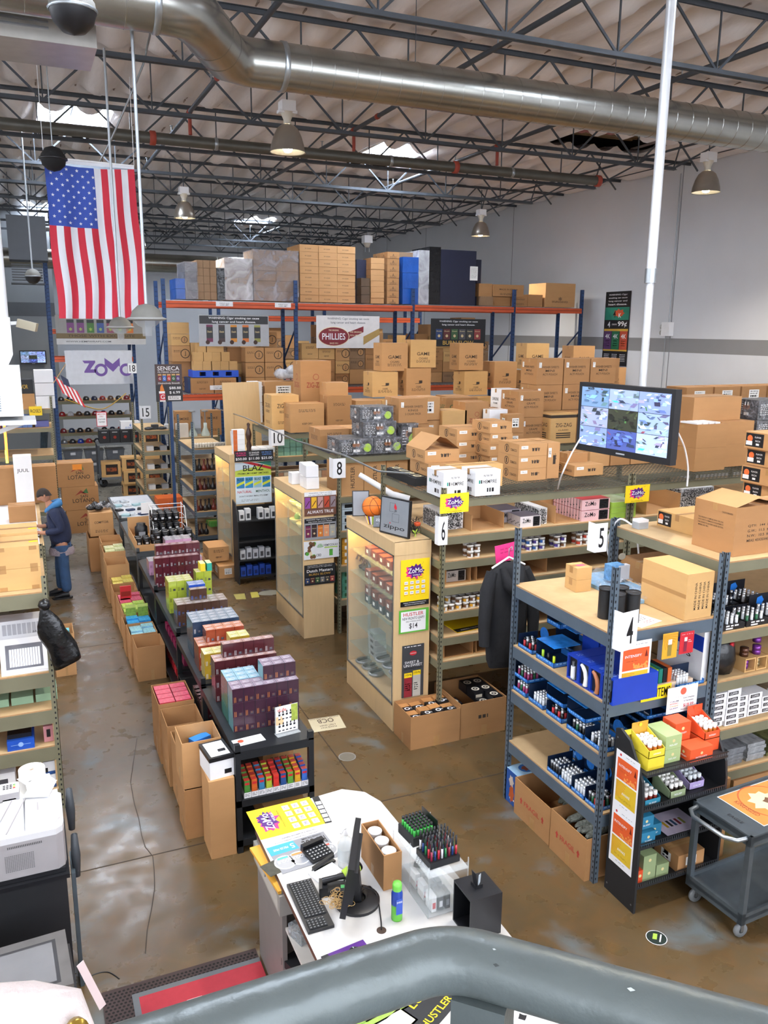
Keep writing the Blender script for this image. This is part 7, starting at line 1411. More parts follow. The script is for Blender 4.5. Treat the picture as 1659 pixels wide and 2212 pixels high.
for z in (0, .17, .34, .5):
 y0 = z*.5; q.tube([(0, y0, z), (.52, y0, z), (.52, .55, z), (0, .55, z), (0, y0, z)], .006, WHITE, 6)
for x in (0, .52): q.tube([(x, 0, 0), (x, .25, .52)], .006, WHITE, 6); q.tube([(x, .55, 0), (x, .55, .52)], .006, WHITE, 6)
q.build('wire_frame', t)
t = thing('cut_carton', 'cut-down brown carton holding jars on the grey table edge', 'carton', (1.41, 12.52, .951)); q = MB(); w, d, h = .34, 1.1, .1; q.box(0, 0, 0, w, d, .006, KRAFT); q.box(0, 0, .006, w, .006, h, KRAFT); q.box(0, .006, .006, .006, d, h*1.5, KRAFT); q.box(0, d-.006, .006, w, d, h*3, KRAFT); q.build('carton_body', t)
for k in range(14):
 q = MB(); q.box(0, 0, 0, random.uniform(.08, .16), random.uniform(.1, .2), .03, random.choice((BLACK, mat('#b5bcc2', .25, noise=.4, scale=20), mat('#8fb0b8', .3), mat('#2a3a5a', .3)))); q.build('bagged_gadget', None, (1.45+.17*(k % 4), 15.0+.4*(k//4)+random.uniform(0, .1), .962), random.uniform(-.4, .4), 'bagged gadget on the farther tray table, %s counted along' % ORD[k], 'gadget')
MB().box(1.44, 14.95, .952, 2.16, 16.9, .96, mat('#b9bcc0', .4)).build('plastic_tray', None, (0, 0, 0), 0, 'pale plastic tray lining the farther grey table', 'tray')
CB('white sign leaf curling above the tray table', 1.8, 15.0, .99, .2, .01, .2, PAPER, None, tp=False, name='paper_leaf', cat='paper')
for k in range(3): CB('bright orange box on the floor by the narrow shelving, %s' % ('lowest', 'middle', 'uppermost')[k], 2.42-.0*k, 17.35, k*.26, .52, .42, .25, mat('#d8662a', .5, noise=.05), A_word('A', None, INKB, .08, .6, .15), tp=False)
# FLOOR CARTONS ALONG THE WALKWAY
K = KRAFT
def ob(label, y, d, h, x0=1.02, w=.33, z=0, flaps=(), m=KRAFT2): return openbox('open_carton', label, x0, y, w, d, h, z, m, flaps)
CB('tall narrow brown carton at the near end of the walkway row', 1.13, 6.05, 0, .21, .3, .70, KRAFT, None, tp=False)
q = MB(); q.box(0, 0, 0, .2, .28, .17, WHITE); q.box(-.004, -.004, .155, .204, .284, .19, BLACK); T = (V3((0, 0, .19)), X_, Y_); q.rect(T, .02, .02, .18, .26, WHITE, .001); q.box(.1, .08, .191, .16, .11, .2, BLACK); lines(q, T, .1, .2, .1, 3, mat('#8a8d92'), .02, .006); q.rect(front(.2, 1, 1), .12, .03, .18, .07, BLACK)
q.build('gadget_case', None, (1.15, 6.07, .702), .1, 'white and black device case on the tall narrow carton', 'case')
openbox('open_carton', 'lower carton of the two-high pair at the near end', .99, 6.4, .32, .32, .46, 0, KRAFT2); openbox('open_carton', 'upper open carton with bright blue packs inside', .99, 6.42, .33, .34, .42, .462, KRAFT, ())
for k in range(3): smallbox(.17, .09, .04, BLU, mat('#2f8fe0', .35)).build('blue_pack', None, (1.03+.05*k, 6.46+.08*k, .70+.02*k), .2*k, 'bright blue pack in the upper open carton, %s one' % ORD[k], 'pack')
ob('open carton below the tall pair with purple and green packs', 6.82, .42, .6); ob('empty deep open carton before the red pack one', 7.3, .4, .62, 1.0, .34); ob('open carton filled with red packs', 7.76, .5, .64, .99, .35);
for i in range(2):
 for j in range(4):
  for c in range(1): smallbox(.15, .1, .06, mat('#c42f45', .35, noise=.1), mat('#e0526a', .3, noise=.3, scale=40)).build('red_pack', None, (1.01+i*.16, 7.80+j*.11, .575+.0*i), 0, 'red pack in the walkway carton, %s across, %s deep' % (ORD[i], ORD[j]), 'pack')
smallbox(.1, .06, .08, mat('#8a6fc0', .3), None).build('purple_pack', None, (1.05, 6.9, .5), .3, 'lone purple pack in the open carton', 'pack'); smallbox(.1, .04, .05, mat('#4fae5a', .3), None).build('green_pack', None, (1.08, 7.2-.05, .52), .1, 'lone green pack in the open carton', 'pack')
spec = [(9.87, .42, .44, None, 'empty closest'), (10.31, .42, .46, ('#8fc0e0', 'pale blue', .40), 'pale blue stocked'), (10.75, .36, .44, ('#2f8fd0', 'sky blue', .42), 'sky blue stocked'), (11.13, .45, .46, ('#a9c25a', 'leaf green', .46), 'leaf green stocked'), (11.6, .5, .46, ('#d05a70', 'rosy', .44), 'rosy stocked'), (12.12, .42, .48, None, 'plain empty'), (12.56, .5, .44, ('#c8b45a', 'mixed yellow', .43), 'mixed yellow stocked'), (13.1, .5, .62, None, 'deep empty'), (13.62, .55, .70, ('#c9cf9a', 'pale lime', .68), 'pale lime stocked'), (14.2, .5, .72, None, 'tall'), ]
for y, d, h, c, nm in spec:
 ob('open carton in the walkway row, the %s one' % nm, y, d, h, 1.02+random.uniform(-.02, .02), .34, 0, (), KRAFT2 if h < .5 else KRAFT)
 if c:
  for i in range(2):
   for j in range(2 if d < .4 else 3): smallbox(.145, .12, .05, mat(c[0], .3, noise=.25, scale=40), mat(c[0], .25, noise=.4, scale=50)).build('snack_pack', None, (1.045+i*.15, y+.02+j*.13, c[2]-.02+.02*((i+j) % 2)), 0, '%s pack in the walkway carton row, %s across, %s deep' % (c[1], ORD[i], ORD[j]), 'pack')
for k in range(2): q = MB(); q.box(0, 0, 0, .13, .02, .17, mat('#7a9a3a', .3, noise=.5, scale=60)); q.rect(front(1, 1, 1), 0, .13, .13, .17, mat('#b9c96a', .3)); q.build('green_bag', None, (1.05+k*.16, 11.02, .45), 0, 'upright green printed bag in the walkway carton, %s' % ('closer to the walkway', 'closer to the table')[k], 'bag')
q = MB(); q.box(0, 0, 0, .15, .02, .2, RED); q.rect(front(1, 1, 1), .01, .05, .14, .12, mat('#8a1f1a', .4)); q.build('red_bag', None, (1.06, 11.75, .47), 0, 'upright red bag standing in the rosy pack carton', 'bag')
openbox('open_carton', 'big carton at the far end holding another box with film', .88, 15.0, .5, .6, .62, 0, KRAFT2); CB('brown carton stacked inside the big far end carton', .92, 15.1, .62, .4, .45, .42, KRAFT, A_word('COMPTOIR', None, INKB, .6, .6, .1))
q = MB()
for k in range(14): q.lathe([(0, 0), (.06, .01), (.08, .05), (.03, .09), (0, .1)], WRAP if k % 2 else BLACK, 6, (random.uniform(.04, .36), random.uniform(.04, .4), random.uniform(0, .06)))
q.build('film_bundle', None, (.92, 15.1, 1.045), 0, 'crinkled black and clear film bundle atop the far carton', 'plastic film')
for k, (x, y, z, w, d, h) in enumerate(((2.9, 13.75, 0, .32, .45, .22), (2.72, 14.2, 0, .3, .5, .24), (2.78, 14.0, .245, .36, .5, .26))): CB('brown carton at the foot of the black display rack, %s' % ('nearest', 'rear lower', 'raised with dark packs')[k], x, y, z, w, d, h, KRAFT, A_label if k == 0 else A_lines, tp=k < 2)
t = thing('black_display_rack', 'tall black display rack with bagged goods under the hemp poster', 'display rack', (3.14, 13.3, 0)); w, d = .72, .33
for x in (0, w-.02):
 q = MB(); pr = [(0, 0), (d, 0), (d, 1.42), (d-.2, 1.38), (.03, 1.2), (0, 1.1)]; n = len(pr); a = [(x, p[0], p[1]) for p in pr]; b = [(x+.02, p[0], p[1]) for p in pr]; q.add(a+b, [(i, (i+1) % n, n+(i+1) % n, n+i) for i in range(n)]+[tuple(range(n)), tuple(range(2*n-1, n-1, -1))], BLACKM); q.build('side_panel', t)
MB().box(.02, d-.01, .05, w-.02, d, 1.3, BLACK).build('back_panel', t)
for z in (.12, .42, .74, 1.1): MB().box(.02, .0, z-.02, w-.02, d-.01, z, BLACKM).build('shelf', t)
for z, cs, n_ in ((1.1, ('#d8dadc', '#3a3d42'), 6), (.42, ('#c9ccd0', '#5a5a60'), 5), (.12, ('#2a4fae', '#1d2f6a'), 5)):
 for k in range(n_):
  if z == 1.1 and k == 2: continue
  q = MB(); hh = .16+.03*(k % 2); q.box(0, 0, 0, .09, .12, hh, mat(cs[0], .3, noise=.1)); q.rect(front(1, 1, 1), .02, .03, .07, hh*.6, mat(cs[1], .4)); q.build('hang_pack', None, (3.19+k*.11, 13.36, z+.001), 0, '%s pack on the %s black rack shelf under the hemp poster, %s along' % ('blue' if z < .2 else 'white', {1.1: 'upper', .42: 'middle', .12: 'bottom'}[z], ORD[k]), 'pack')
for k in range(5): CB('white and orange cubes of a small pile above the hemp poster, %s up' % ORD[k], 3.28, 14.0, 2.132+k*.085, .2, .14, .083, WHITE if k % 2 else PAPER, lambda q, F, S, T, w, d, h: q.rect(F, 0, 0, w*.35, h, mat('#c8642a', .5)), tp=False, name='small_box', cat='box')
q = MB(); q.lathe([(.05, 0), (.06, .03), (.035, .08), (.05, .14), (.03, .22), (.045, .28), (.055, .34), (.04, .40), (.02, .46), (.03, .52), (0, .55)], mat('#3a2016', .4, noise=.2, scale=20), 12); q.build('carved_statue', None, (3.55, 14.0, 2.132), 0, 'dark carved wooden figure standing above the hemp poster', 'statue')
for k in range(6): CB('white small box beside the carved figure, %s along' % ORD[k], 3.62+.0+(k % 3)*.14, 14.02+.18*(k//3), 2.132, .13, .16, .08, WHITE, None, tp=False, name='small_box', cat='box')
q = MB(); q.box(0, 0, 0, .75, .03, 1.35, MAPLE); q.rect(front(1, 1, 1), .1, .12, .26, .42, PAPER); lines(q, front(1, 1, 1), .18, .36, .1, 5, BLACK, .05, .012); o = q.build('plywood_sheet', None, (3.55, 15.75, 1.9), 0, 'pale wooden sheet leaning upright above the hookah shelving', 'board'); o.rotation_euler = (-.08, 0, .15)
for r, (z, n_) in enumerate(((1.9, 12), (1.45, 8), (1.05, 8), (.62, 6), (.12, 3))):
 for k in range(n_):
  q = MB(); c = mat(('#3a1a1a', '#2a2422', '#17181c', '#6a2a20')[(k+r) % 4], .3, noise=.2)
  if r == 0: q.lathe([(0, 0), (.04, 0), (.05, .04), (.02, .09), (.03, .14), (0, .15)], c, 10, (0, 0, 0), (0, -1, .15)); q.lathe([(.05, .14), (.052, .15), (.02, .15), (.0, .15)], mat('#e0d8c8', .4), 10, (0, 0, 0), (0, -1, .15))
  else: q.lathe([(.04, 0), (.055, .03), (.05, .08), (.02, .12), (.015, .2), (.03, .22), (0, .24)], c, 10)
  q.build('hookah_piece', None, (3.08+.055*k if n_ > 8 else 3.09+.085*k, 16.55+(.06 if r == 0 else .05*(k % 2)), z+(.055 if r == 0 else .001)), 0, 'dark hookah piece on the %s shelf beside the black rack, %s along' % (('top', 'second', 'third', 'fourth', 'bottom')[r], ORD[k]), 'hookah')
CB('green carton slanting on the hookah shelving base', 3.3, 16.3, .32, .4, .3, .1, mat('#4f8f3a', .5), A_word('GREEN'), rz=.1)
for k, (x, wd) in enumerate(((3.1, .35), (3.7, .4))): CB('tall brown box with a dark crest behind the glass vases, %s' % ('nearer the post', 'nearer the board')[k], x-.05, 18.4, 1.921, wd, .3, .55, KRAFT2, A_word('SMOKE', None, INKB, .6, .7, .1))
for k in range(2):
 t = thing('glass_hookah', 'clear glass hookah vase with metal stem, %s of the pair' % ('larger', 'smaller')[k], 'hookah', (3.38+.28*k, 18.26, 1.922)); q = MB(); q.lathe([(.02, 0), (.1, .01), (.1, .06), (.04, .2), (.04, .3), (.0, .3)], clear('#cfe0d8', .05, .5), 16); q.build('glass_vase', t); q = MB(); q.tube([(0, 0, .28), (0, 0, .55)], .012, STEEL, 8); q.lathe([(0, 0), (.07, .01), (.08, .03), (0, .03)], STEEL, 14, (0, 0, .54)); q.build('stem', t)
q = MB(); q.box(0, 0, 0, .26, .14, .3, mat('#c9c4bc', .5)); q.build('pale_case', None, (3.02, 18.2, 1.922), 0, 'pale hard case behind the larger glass vase', 'case')
for z in (2.1, 1.65, 1.25, .8, .35):
 for k in range(4):
  q = MB()
  if (k+int(z*10)) % 2: q.lathe([(.05, 0), (.09, .01), (.1, .03), (.09, .05), (.05, .06)], mat('#2a2c2f', .4), 14)
  else: q.box(-.07, -.08, 0, .07, .08, .1, mat(('#c9c9c9', '#26282c', '#8a8d92')[k % 3], .5))
  q.build('shelf_item', None, (2.46+.14*k, 18.35+.1*(k % 2), z+.002), 0, '%s on the narrow shelving at %s height, %s along' % ('coiled hose' if (k+int(z*10)) % 2 else 'small carton', {2.1: 'top', 1.65: 'second', 1.25: 'middle', .8: 'knee', .35: 'ankle'}[z], ORD[k]), 'shelf item')
# FAR END: CAPS, BINS, LOGO CARTONS, BARRIER
cap = None; n = 0
capc = ['#1a1c22', '#2a2c30', '#1d2a4a', '#20242c', '#7c1f26', '#8a2a2a', '#b9bcc0', '#1d3050', '#5a4030', '#16181c']
capmesh = {}
def capm(c):
 q = MB(); m = mat(c, .7, noise=.1); q.lathe([(.09, 0), (.092, .03), (.08, .08), (.05, .115), (0, .125)], m, 16)
 q.add([(.085*math.cos(a_), .085*math.sin(a_), .015) for a_ in [PI+PI*k/8 for k in range(9)]]+[(.1*math.cos(a_), .07*math.sin(a_)-.085 if 0 < k < 8 else .085*math.sin(a_), .0) for k, a_ in enumerate([PI+PI*k/8 for k in range(9)])], [(k, k+9, k+10, k+1) for k in range(8)], m); q.disc((V3((0, -.088, .04)), X_, V3((0, .2, 1)).normalized()), 0, .02, .025, mat('#b9bcc0', .5), .002, 10); return q
for r, z in enumerate((2.1, 1.65, 1.15, .82)):
 for k in range(9):
  c = capc[(k*3+r*2) % 10] if r != 3 else ['#5a5c5e', '#1a1c22', '#1f3aa0', '#a02428', '#1a1c22', '#a02428', '#1a1c22', '#16181c', '#3a3c40'][k]
  if r == 1 and k < 2: c = ('#a02428', '#c9ccd4')[k]
  lab = 'baseball cap on the %s cap shelf, %s from its walkway end' % (('top', 'second', 'third', 'fourth')[r], ORD[k])
  if c not in capmesh: capmesh[c] = capm(c).build('baseball_cap', None, (0, 0, 0), 0, lab, 'cap', 'caps on the shelving'); o = capmesh[c]
  else: o = capmesh[c].copy(); COL.objects.link(o)
  o.location = (1.06+k*.235, 26.55, z+.002); o['label'] = lab; o.rotation_euler = (0, 0, random.uniform(-.2, .2))
for r in range(2):
 for k in range(3):
  t = thing('storage_bin', 'lidded grey plastic bin under the cap shelves, %s row, %s along' % (('lower', 'upper')[r], ORD[k]), 'bin', (.98+.6*k, 25.9, .002+r*.34)); q = MB(); q.add([(.04, .03, 0), (.5, .03, 0), (.5, .4, 0), (.04, .4, 0), (0, 0, .3), (.54, 0, .3), (.54, .43, .3), (0, .43, .3)], [(0, 3, 2, 1), (0, 1, 5, 4), (1, 2, 6, 5), (2, 3, 7, 6), (3, 0, 4, 7)], mat('#5c6066', .35, noise=.15)); q.rect((V3((0, .0, 0)), X_, Z_), .2, .2, .34, .28, mat('#b9bcc0', .5), .002); q.build('bin_body', t); MB().box(-.01, -.01, .3, .55, .44, .33, mat('#43474c', .35)).build('lid', t)
def A_cub(q, F, S, T, w, d, h):
 for G, ww in ((F, w), (S, d)): q.rect(G, ww*.22, h*.15, ww*.85, h*.85, mat('#1d1512', .6)); q.text(G, 'PAN CUBANA', ww*.53, h*.5, h*.28, mat('#c8642a', .5), w=ww*.52, l=.002)
for k, (x, y, z) in enumerate(((2.2, 21.7, 0), (2.22, 21.65, .34), (2.2, 21.7, .68), (2.71, 21.6, 0), (2.73, 21.6, .34), (2.71, 21.6, .68), (2.7, 21.62, 1.02), (2.7, 21.62, 1.36))): CB('golden carton with a dark logo panel before the trolley, %s of eight' % ORD[k], x, y, z, .48, .45, .335, KRAFT3, A_cub)
t = thing('flat_trolley', 'two-deck grey trolley loaded with dark picture cartons', 'trolley', (1.75, 23.2, 0))
for z in (.22, 1.15): MB().box(0, 0, z, 1.15, .75, z+.05, mat('#6d7377', .4, .4)).build('deck', t)
for x in (0, 1.1):
 for y in (0, .7): MB().box(x, y, .1, x+.05, y+.05, 1.15, DARKST).build('leg', t)
for x in (.1, 1.0):
 for y in (.1, .65): MB().lathe([(.03, -.03), (.11, -.03), (.11, .03), (.03, .03)], BLACKM, 16, (x, y, .112), (0, 1, 0)).build('wheel', t)
for k in range(4): CB('dark picture carton on the trolley top, %s along' % ORD[k], 1.82+.27*k, 23.3, 1.201, .26, .4, .34, BLACKM, lambda q, F, S, T, w, d, h: (q.disc(F, w*.5, h*.45, w*.16, mat('#8a2a1a', .4)), q.text(F, 'HOOKAH', w*.5, h*.85, h*.08, PAPER, w=w*.5)), tp=False)
for k in range(2): CB('golden carton on the lower trolley deck, %s along' % ORD[k], 1.82+.55*k, 23.3, .271, .5, .45, .4, KRAFT3, A_cub)
CB('brown carton with white boxes stacked on dark picture cartons', 2.4, 23.4, 1.55, .5, .35, .2, WHITE, A_word('+', None, BLU, .1, .5, .5), tp=False)
def A_lot(q, F, S, T, w, d, h):
 q.text(F, 'SAN', w*.6, h*.58, h*.12, INKB, w=w*.2); q.text(F, 'LOTANO', w*.58, h*.4, h*.17, INKB, w=w*.6); q.shape(F, [(w*.35, h*.62), (w*.52, h*.85), (w*.7, h*.62), (w*.52, h*.72)], INKR); q.shape(F, [(w*.55, h*.72), (w*.68, h*.92), (w*.72, h*.7)], mat('#3f6a3a', .6))
for k in range(3): CB('brown mountain-logo carton behind the person, %s' % ('lowest', 'middle', 'uppermost with an orange sticker')[k], .66-.06*k, 18.1, .5*k, .72, .55, .495, KRAFT2, (lambda q, F, S, T, w, d, h: (A_lot(q, F, S, T, w, d, h), q.rect(F, w*.42, h*.72, w*.68, h*.95, mat('#e88a1f', .5), .002))) if k == 2 else A_lot)
cable('yellow rope slung between a shelf and the cap display', [gy(140, 862, 22), gy(180, 876, 22.3), gy(215, 884, 22.6), gy(240, 875, 23), gy(272, 850, 23.6)], .014, mat('#b8963a', .6), 'rope')
a = gy(207, 888, 22.5); panel('red_notice', .26, .38, (a.x, 22.5, a.z-.4), 0, 'red-edged employees notice hanging from the yellow rope', RED, lambda q, F, w, h: (q.rect(F, w*.06, h*.04, w*.94, h*.94, PAPER, .001), q.text(F, 'EMPLOYEES', w*.5, h*.83, h*.09, RED, w=w*.75, l=.002), q.text(F, 'ONLY', w*.5, h*.68, h*.09, RED, w=w*.4, l=.002), q.text(F, 'DO NOT ENTER', w*.5, h*.48, h*.09, BLACK, w=w*.7, l=.002), q.text(F, 'THIS POINT', w*.5, h*.3, h*.09, BLACK, w=w*.6, l=.002)), 'notice')
t = thing('small_flag', 'small faded striped flag on a stick by the walkway shelves', 'flag', gy(118, 825, 15.5)); q = MB(); F = (V3((.0, 0, .0)), V3((.8, 0, -.6)), V3((.45, 0, .9)))
for k in range(9): q.shape((V3((0, 0, 0)), X_, Z_), [(.04*k, .1-.05*k*.6), (.04*k+.04, .1-.05*(k+1)*.6), (.04*k+.04+.12, -.22-.03*k), (.04*k+.12, -.2-.03*k)], RED if k % 2 == 0 else PAPER, .001*k+.001)
q.shape((V3((0, 0, 0)), X_, Z_), [(.1, .12), (.22, .04), (.25, -.1), (.14, -.04)], mat('#2a3350', .6), .012); q.build('flag_cloth', t); MB().tube([(-.02, 0, -.02), (.2, 0, .3)], .006, KRAFT3, 6).build('flag_stick', t)
# WALKWAY SHELVES ON THE NEAR SIDE
rack('steel_shelving', 'putty shelving at the walkway side holding white device displays and taped cartons', -1.75, .07, 7.31, 8.5, (.2, .63, .98, 1.33, 2.06), 2.2, OLIVE, OLIVE, bh=.12)
rack('steel_shelving', 'low packing bench with a white top where the person stands', -1.7, .14, 13.0, 17.0, (.4, 1.05), 1.06, OLIVE, OLIVE)
MB().box(-1.6, 13.08, 0, .07, 16.9, .008, PAPER).build('bench_cover', None, (0, 0, 1.051), 0, 'white sheet covering the packing bench top', 'sheet')
for k in range(2): CB('heavy taped brown carton on the walkway shelving top, %s of the pair' % ('lower', 'upper')[k], -.32+.0*k, 7.42, 2.062+.192*k, .35, .42, .19, KRAFT3, lambda q, F, S, T, w, d, h: [q.rect(F, a_, b_, a_+.06, b_+.035, TAPE) for a_, b_ in ((.02, .0), (.02, h-.036), (w-.08, 0), (w-.08, h-.036))]+[q.rect(T, w*.78, d*.3, w*.98, d*.42, YEL, .0016)])
CB('flatter taped carton with a yellow strip behind the heavy pair', -.31, 7.86, 2.062, .34, .4, .40, KRAFT3, lambda q, F, S, T, w, d, h: q.rect(T, w*.78, d*.3, w*.98, d*.42, YEL, .0016))
for k in range(3): CB('pale printed carton at the walkway shelving edge beside the heavy pair, %s' % ('lowest', 'middle', 'uppermost')[k], -.75, 7.5, 2.062+.16*k, .4, .45, .155, KRAFT2 if k != 1 else PAPER, A_lines)
t = thing('device_display', 'white tiered device display framed in grey on the walkway shelving', 'display', (-.35, 7.34, 1.332)); q = MB(); q.box(0, 0, 0, .38, .4, .02, PAPER); q.add([(0, 0, 0), (.38, 0, 0), (.38, .2, .26), (0, .2, .26)], [(0, 1, 2, 3)], PAPER); F = (V3((0, 0, 0)), X_, V3((0, .2, .26)).normalized()); q.rect(F, .04, .05, .34, .27, mat('#6a6a70', .3), .002)
for k in range(12): q.rect(F, .07+k*.021, .07, .087+k*.021, .23, PAPER, .003)
q.build('display_front', t); q = MB(); q.box(0, .21, .0, .38, .4, .42, PAPER)
for k in range(8): q.rect((V3((0, .21, .27)), X_, Z_), .03+k*.04, .02, .062+k*.04, .12, mat('#b9b9be', .3), .001)
q.text((V3((0, .21, .27)), X_, Z_), 'JUUL', .3, .03, .02, BLACK, w=.06); q.build('display_riser', t)
MB().box(0, 0, 0, .3, .3, .42, mat('#6a1620', .5, noise=.1)).build('dark_red_box', None, (-.75, 7.45, 1.332), 0, 'dark red box behind the device display', 'box')
q = MB(); q.box(0, 0, 0, .22, .28, .09, mat('#1f4fb0', .4)); q.box(.004, .05, .09, .2, .28, .13, BLACK); q.disc(front(1, 1, 1), .11, .05, .022, mat('#8fb0e0', .3)); q.rect(front(1, 1, 1), .03, .047, .19, .051, mat('#8fb0e0', .3)); q.build('blue_drawer_box', None, (-.36, 7.34, .632), -.02, 'blue box with a round crest on the low walkway shelf', 'box')
for k in range(4): CB('white and blue device pack on the lowest walkway board, %s' % ('lower outer', 'lower inner', 'upper outer', 'upper inner')[k], -.07-.11*(k % 2)-.02, 7.36, .202+.13*(k//2), .1, .2, .125, PAPER, lambda q, F, S, T, w, d, h: (q.rect(F, .0, 0, w, h*.25, mat('#2a4f8a', .4)), q.rect(F, w*.2, h*.2, w*.4, h*.55, BLACK, .0014)), tp=False, name='device_pack', cat='pack')
for k in range(3): CB('green and white carton tucked under a walkway beam, %s along' % ORD[k], -.1-.2*k, 7.5, .982, .18, .3, .07, mat('#8fae8f', .5), None, tp=False)
for k in range(3): CB('pink tray of cartridges on a walkway board, %s along' % ORD[k], -.06-.09*k, 7.4, .632 if k < 0 else .632+.0, .08, .2, .15, mat('#c98a8f', .4), lambda q, F, S, T, w, d, h: q.rect(F, w*.3, h*.3, w*.7, h*.8, BLACK), tp=False) if k < 1 else None
CB('white framed device box on the lowest walkway board', -.62, 7.36, .202, .3, .3, .22, PAPER, lambda q, F, S, T, w, d, h: q.rect(F, w*.2, h*.25, w*.8, h*.75, mat('#4a4a50', .3)), tp=False)
t = thing('hanging_bag', 'black plastic bag tied to the walkway shelving post', 'bag', (.055, 7.2, 1.95)); BG = mat('#0d0e10', .22, noise=.2, bump=.5, bscale=14)
q = MB(); vs = []; n, mrows = 20, 12
for j in range(mrows):
 v = j/(mrows-1); z = -v*.52; cx_ = .17*v**1.2-.03; rx = .025+.085*math.sin(min(1, v*2.2)*PI/2); ry = .02+.03*math.sin(min(1, v*1.6)*PI/2)
 for k in range(n): a_ = 2*PI*k/n; f = 1+.12*math.sin(a_*3+j); vs.append((cx_+rx*math.cos(a_)*f, ry*math.sin(a_)*f, z+.05*math.cos(a_)*v))
q.add(vs, [(i*n+k, i*n+(k+1) % n, (i+1)*n+(k+1) % n, (i+1)*n+k) for i in range(mrows-1) for k in range(n)]+[tuple(range((mrows-1)*n, mrows*n))], BG, True); q.build('bag_body', t)
MB().lathe([(0, -.05), (.04, -.03), (.055, .0), (.04, .04), (0, .06)], BG, 10, (-.02, -.02, .03)).build('knot', t)
CB('plain brown carton on the packing bench', -.36, 14.75, 1.062, .42, .35, .27, KRAFT2)
q = MB(); q.box(0, 0, 0, .3, .25, .95, WHITE); q.text(front(1, 1, 1), 'JUUL', .15, .68, .08, mat('#4a4d52', .5), w=.2); q.build('tall_white_box', None, (-.24, 15.9, 1.062), 0, 'tall white box with four dark letters on the packing bench', 'box')
for k in range(2): CB('brown carton behind the tall white box, %s' % ('farther out', 'beside it')[k], -.80+.72*k, 16.3, 1.062, .55, .4, .68, KRAFT2)
for k in range(4): q = MB(); q.box(0, 0, 0, .5, .35, .012, mat('#c9cbd0', .6)); q.build('flat_paper', None, (-.5+.04*k, 13.5+.01*k, 1.062+.013*k), .03*k, 'loose paper sheaf at the bench end, %s in the pile' % ('bottom', 'second', 'third', 'top')[k], 'paper')
openbox('open_carton', 'small carton of mixed packs on the walkway floor before the person', .12, 10.4, .24, .4, .55, 0, KRAFT)
CB('turquoise pack poking from the floor carton by the bench', .13, 10.44, .42, .18, .1, .16, mat('#5fb5c0', .4), None, tp=False, name='turquoise_pack', cat='pack')
ya = 18.2; zl = [round(gy(60, v, ya).z, 2) for v in (985, 925, 884)]
rack('steel_shelving', 'putty shelving near the far walkway with blue cartons and a yellow sign', -1.5, .55, ya, 19.3, tuple([.5]+zl), zl[-1]+.25, OLIVE, OLIVE)
for r in range(2):
 for k in range(6): CB('blue carton with pale bottles printed, far walkway shelving, %s row, %s along' % (('lower', 'upper')[r], ORD[k]), -.42+.095*k, ya+.08, zl[1]+.002+.15*r, .09, .2, .147, mat('#5a7ab8', .4), None, tp=False, name='blue_carton')
CB('red-capped bottle pack on the far walkway shelving', -.62, ya+.08, zl[1]+.002, .18, .2, .2, mat('#8a3a34', .5), None, tp=False, name='bottle_pack', cat='pack'); CB('violet flat box on the far walkway shelving end', .2, ya+.1, zl[1]+.002, .26, .2, .12, mat('#5a5fa0', .4), None, tp=False, name='violet_box', cat='box')
for k in range(3): CB('white carton stack on the far walkway shelving top, %s' % ('lowest', 'middle', 'uppermost')[k], .25, ya+.05, zl[2]+.002+.26*k, .36, .4, .25, WHITE if k != 1 else PAPER, None)
CB('long brown open carton on the far walkway shelving top', -.35, ya+.05, zl[2]+.002, .58, .4, .3, KRAFT); CB('black carton with golden arch print topping the far walkway shelving', -.4, ya+.1, zl[2]+.304, .62, .4, .28, BLACKM, lambda q, F, S, T, w, d, h: (q.text(F, 'FLAVOR', w*.65, h*.5, h*.3, mat('#c9a23a', .5), w=w*.38), q.disc(F, w*.2, h*.5, h*.25, mat('#c9a23a', .5)), q.disc(F, w*.2, h*.45, h*.17, BLACKM, .0014)), tp=False)
a = gy(62, 878, ya-.05); b = gy(90, 878, ya-.05); c = gy(62, 898, ya-.05); panel('yellow_sign', b.x-a.x, a.z-c.z, (a.x, ya-.06, c.z), 0, 'yellow sign with black capitals on the far walkway shelving', YEL, lambda q, F, w, h: q.text(F, 'ROSES', w*.5, h*.5, h*.35, BLACK, w=w*.8))
q = MB(); q.tube([(0, 0, 0), (.01, 0, .5), (0, 0, 1.0)], .025, emit('#ff8a3a', 3), 10); q.tube([(0, 0, 0), (.0, 0, .25)], .0255, emit('#ffe14a', 4), 10); p = gy(14, 980, 17.8); q.build('glow_tube', None, (p.x, 17.8, gy(14, 1000, 17.8).z), 0, 'glowing orange and yellow tube at the far walkway shelving', 'lamp')
for k in range(5): cable('coiled glossy hose hanging near the cap shelves, %s loop' % ORD[k], [gy(88+3*k, 980, 19.9), gy(90+3*k, 925+3*k, 19.9), gy(99+2*k, 913+3*k, 19.9), gy(112+k, 935, 19.9), gy(118, 985, 19.9)], .018, mat('#2c3a42', .25, noise=.3), 'hose')
CB('white low carton beside the hose loops', .45, 20.2, .0, .5, .4, .3, WHITE, None)
q = MB(); q.box(0, 0, 0, .22, .2, .6, mat('#b9b5ae', .5)); q.rect(rside(.22, .2, .6), .03, .05, .17, .5, BLACKM); q.build('gadget_tower', None, (-.12, 17.6, zl[0]+.002 if False else 1.2), 0, 'pale upright gadget box in front of the far walkway shelving', 'box') if False else None
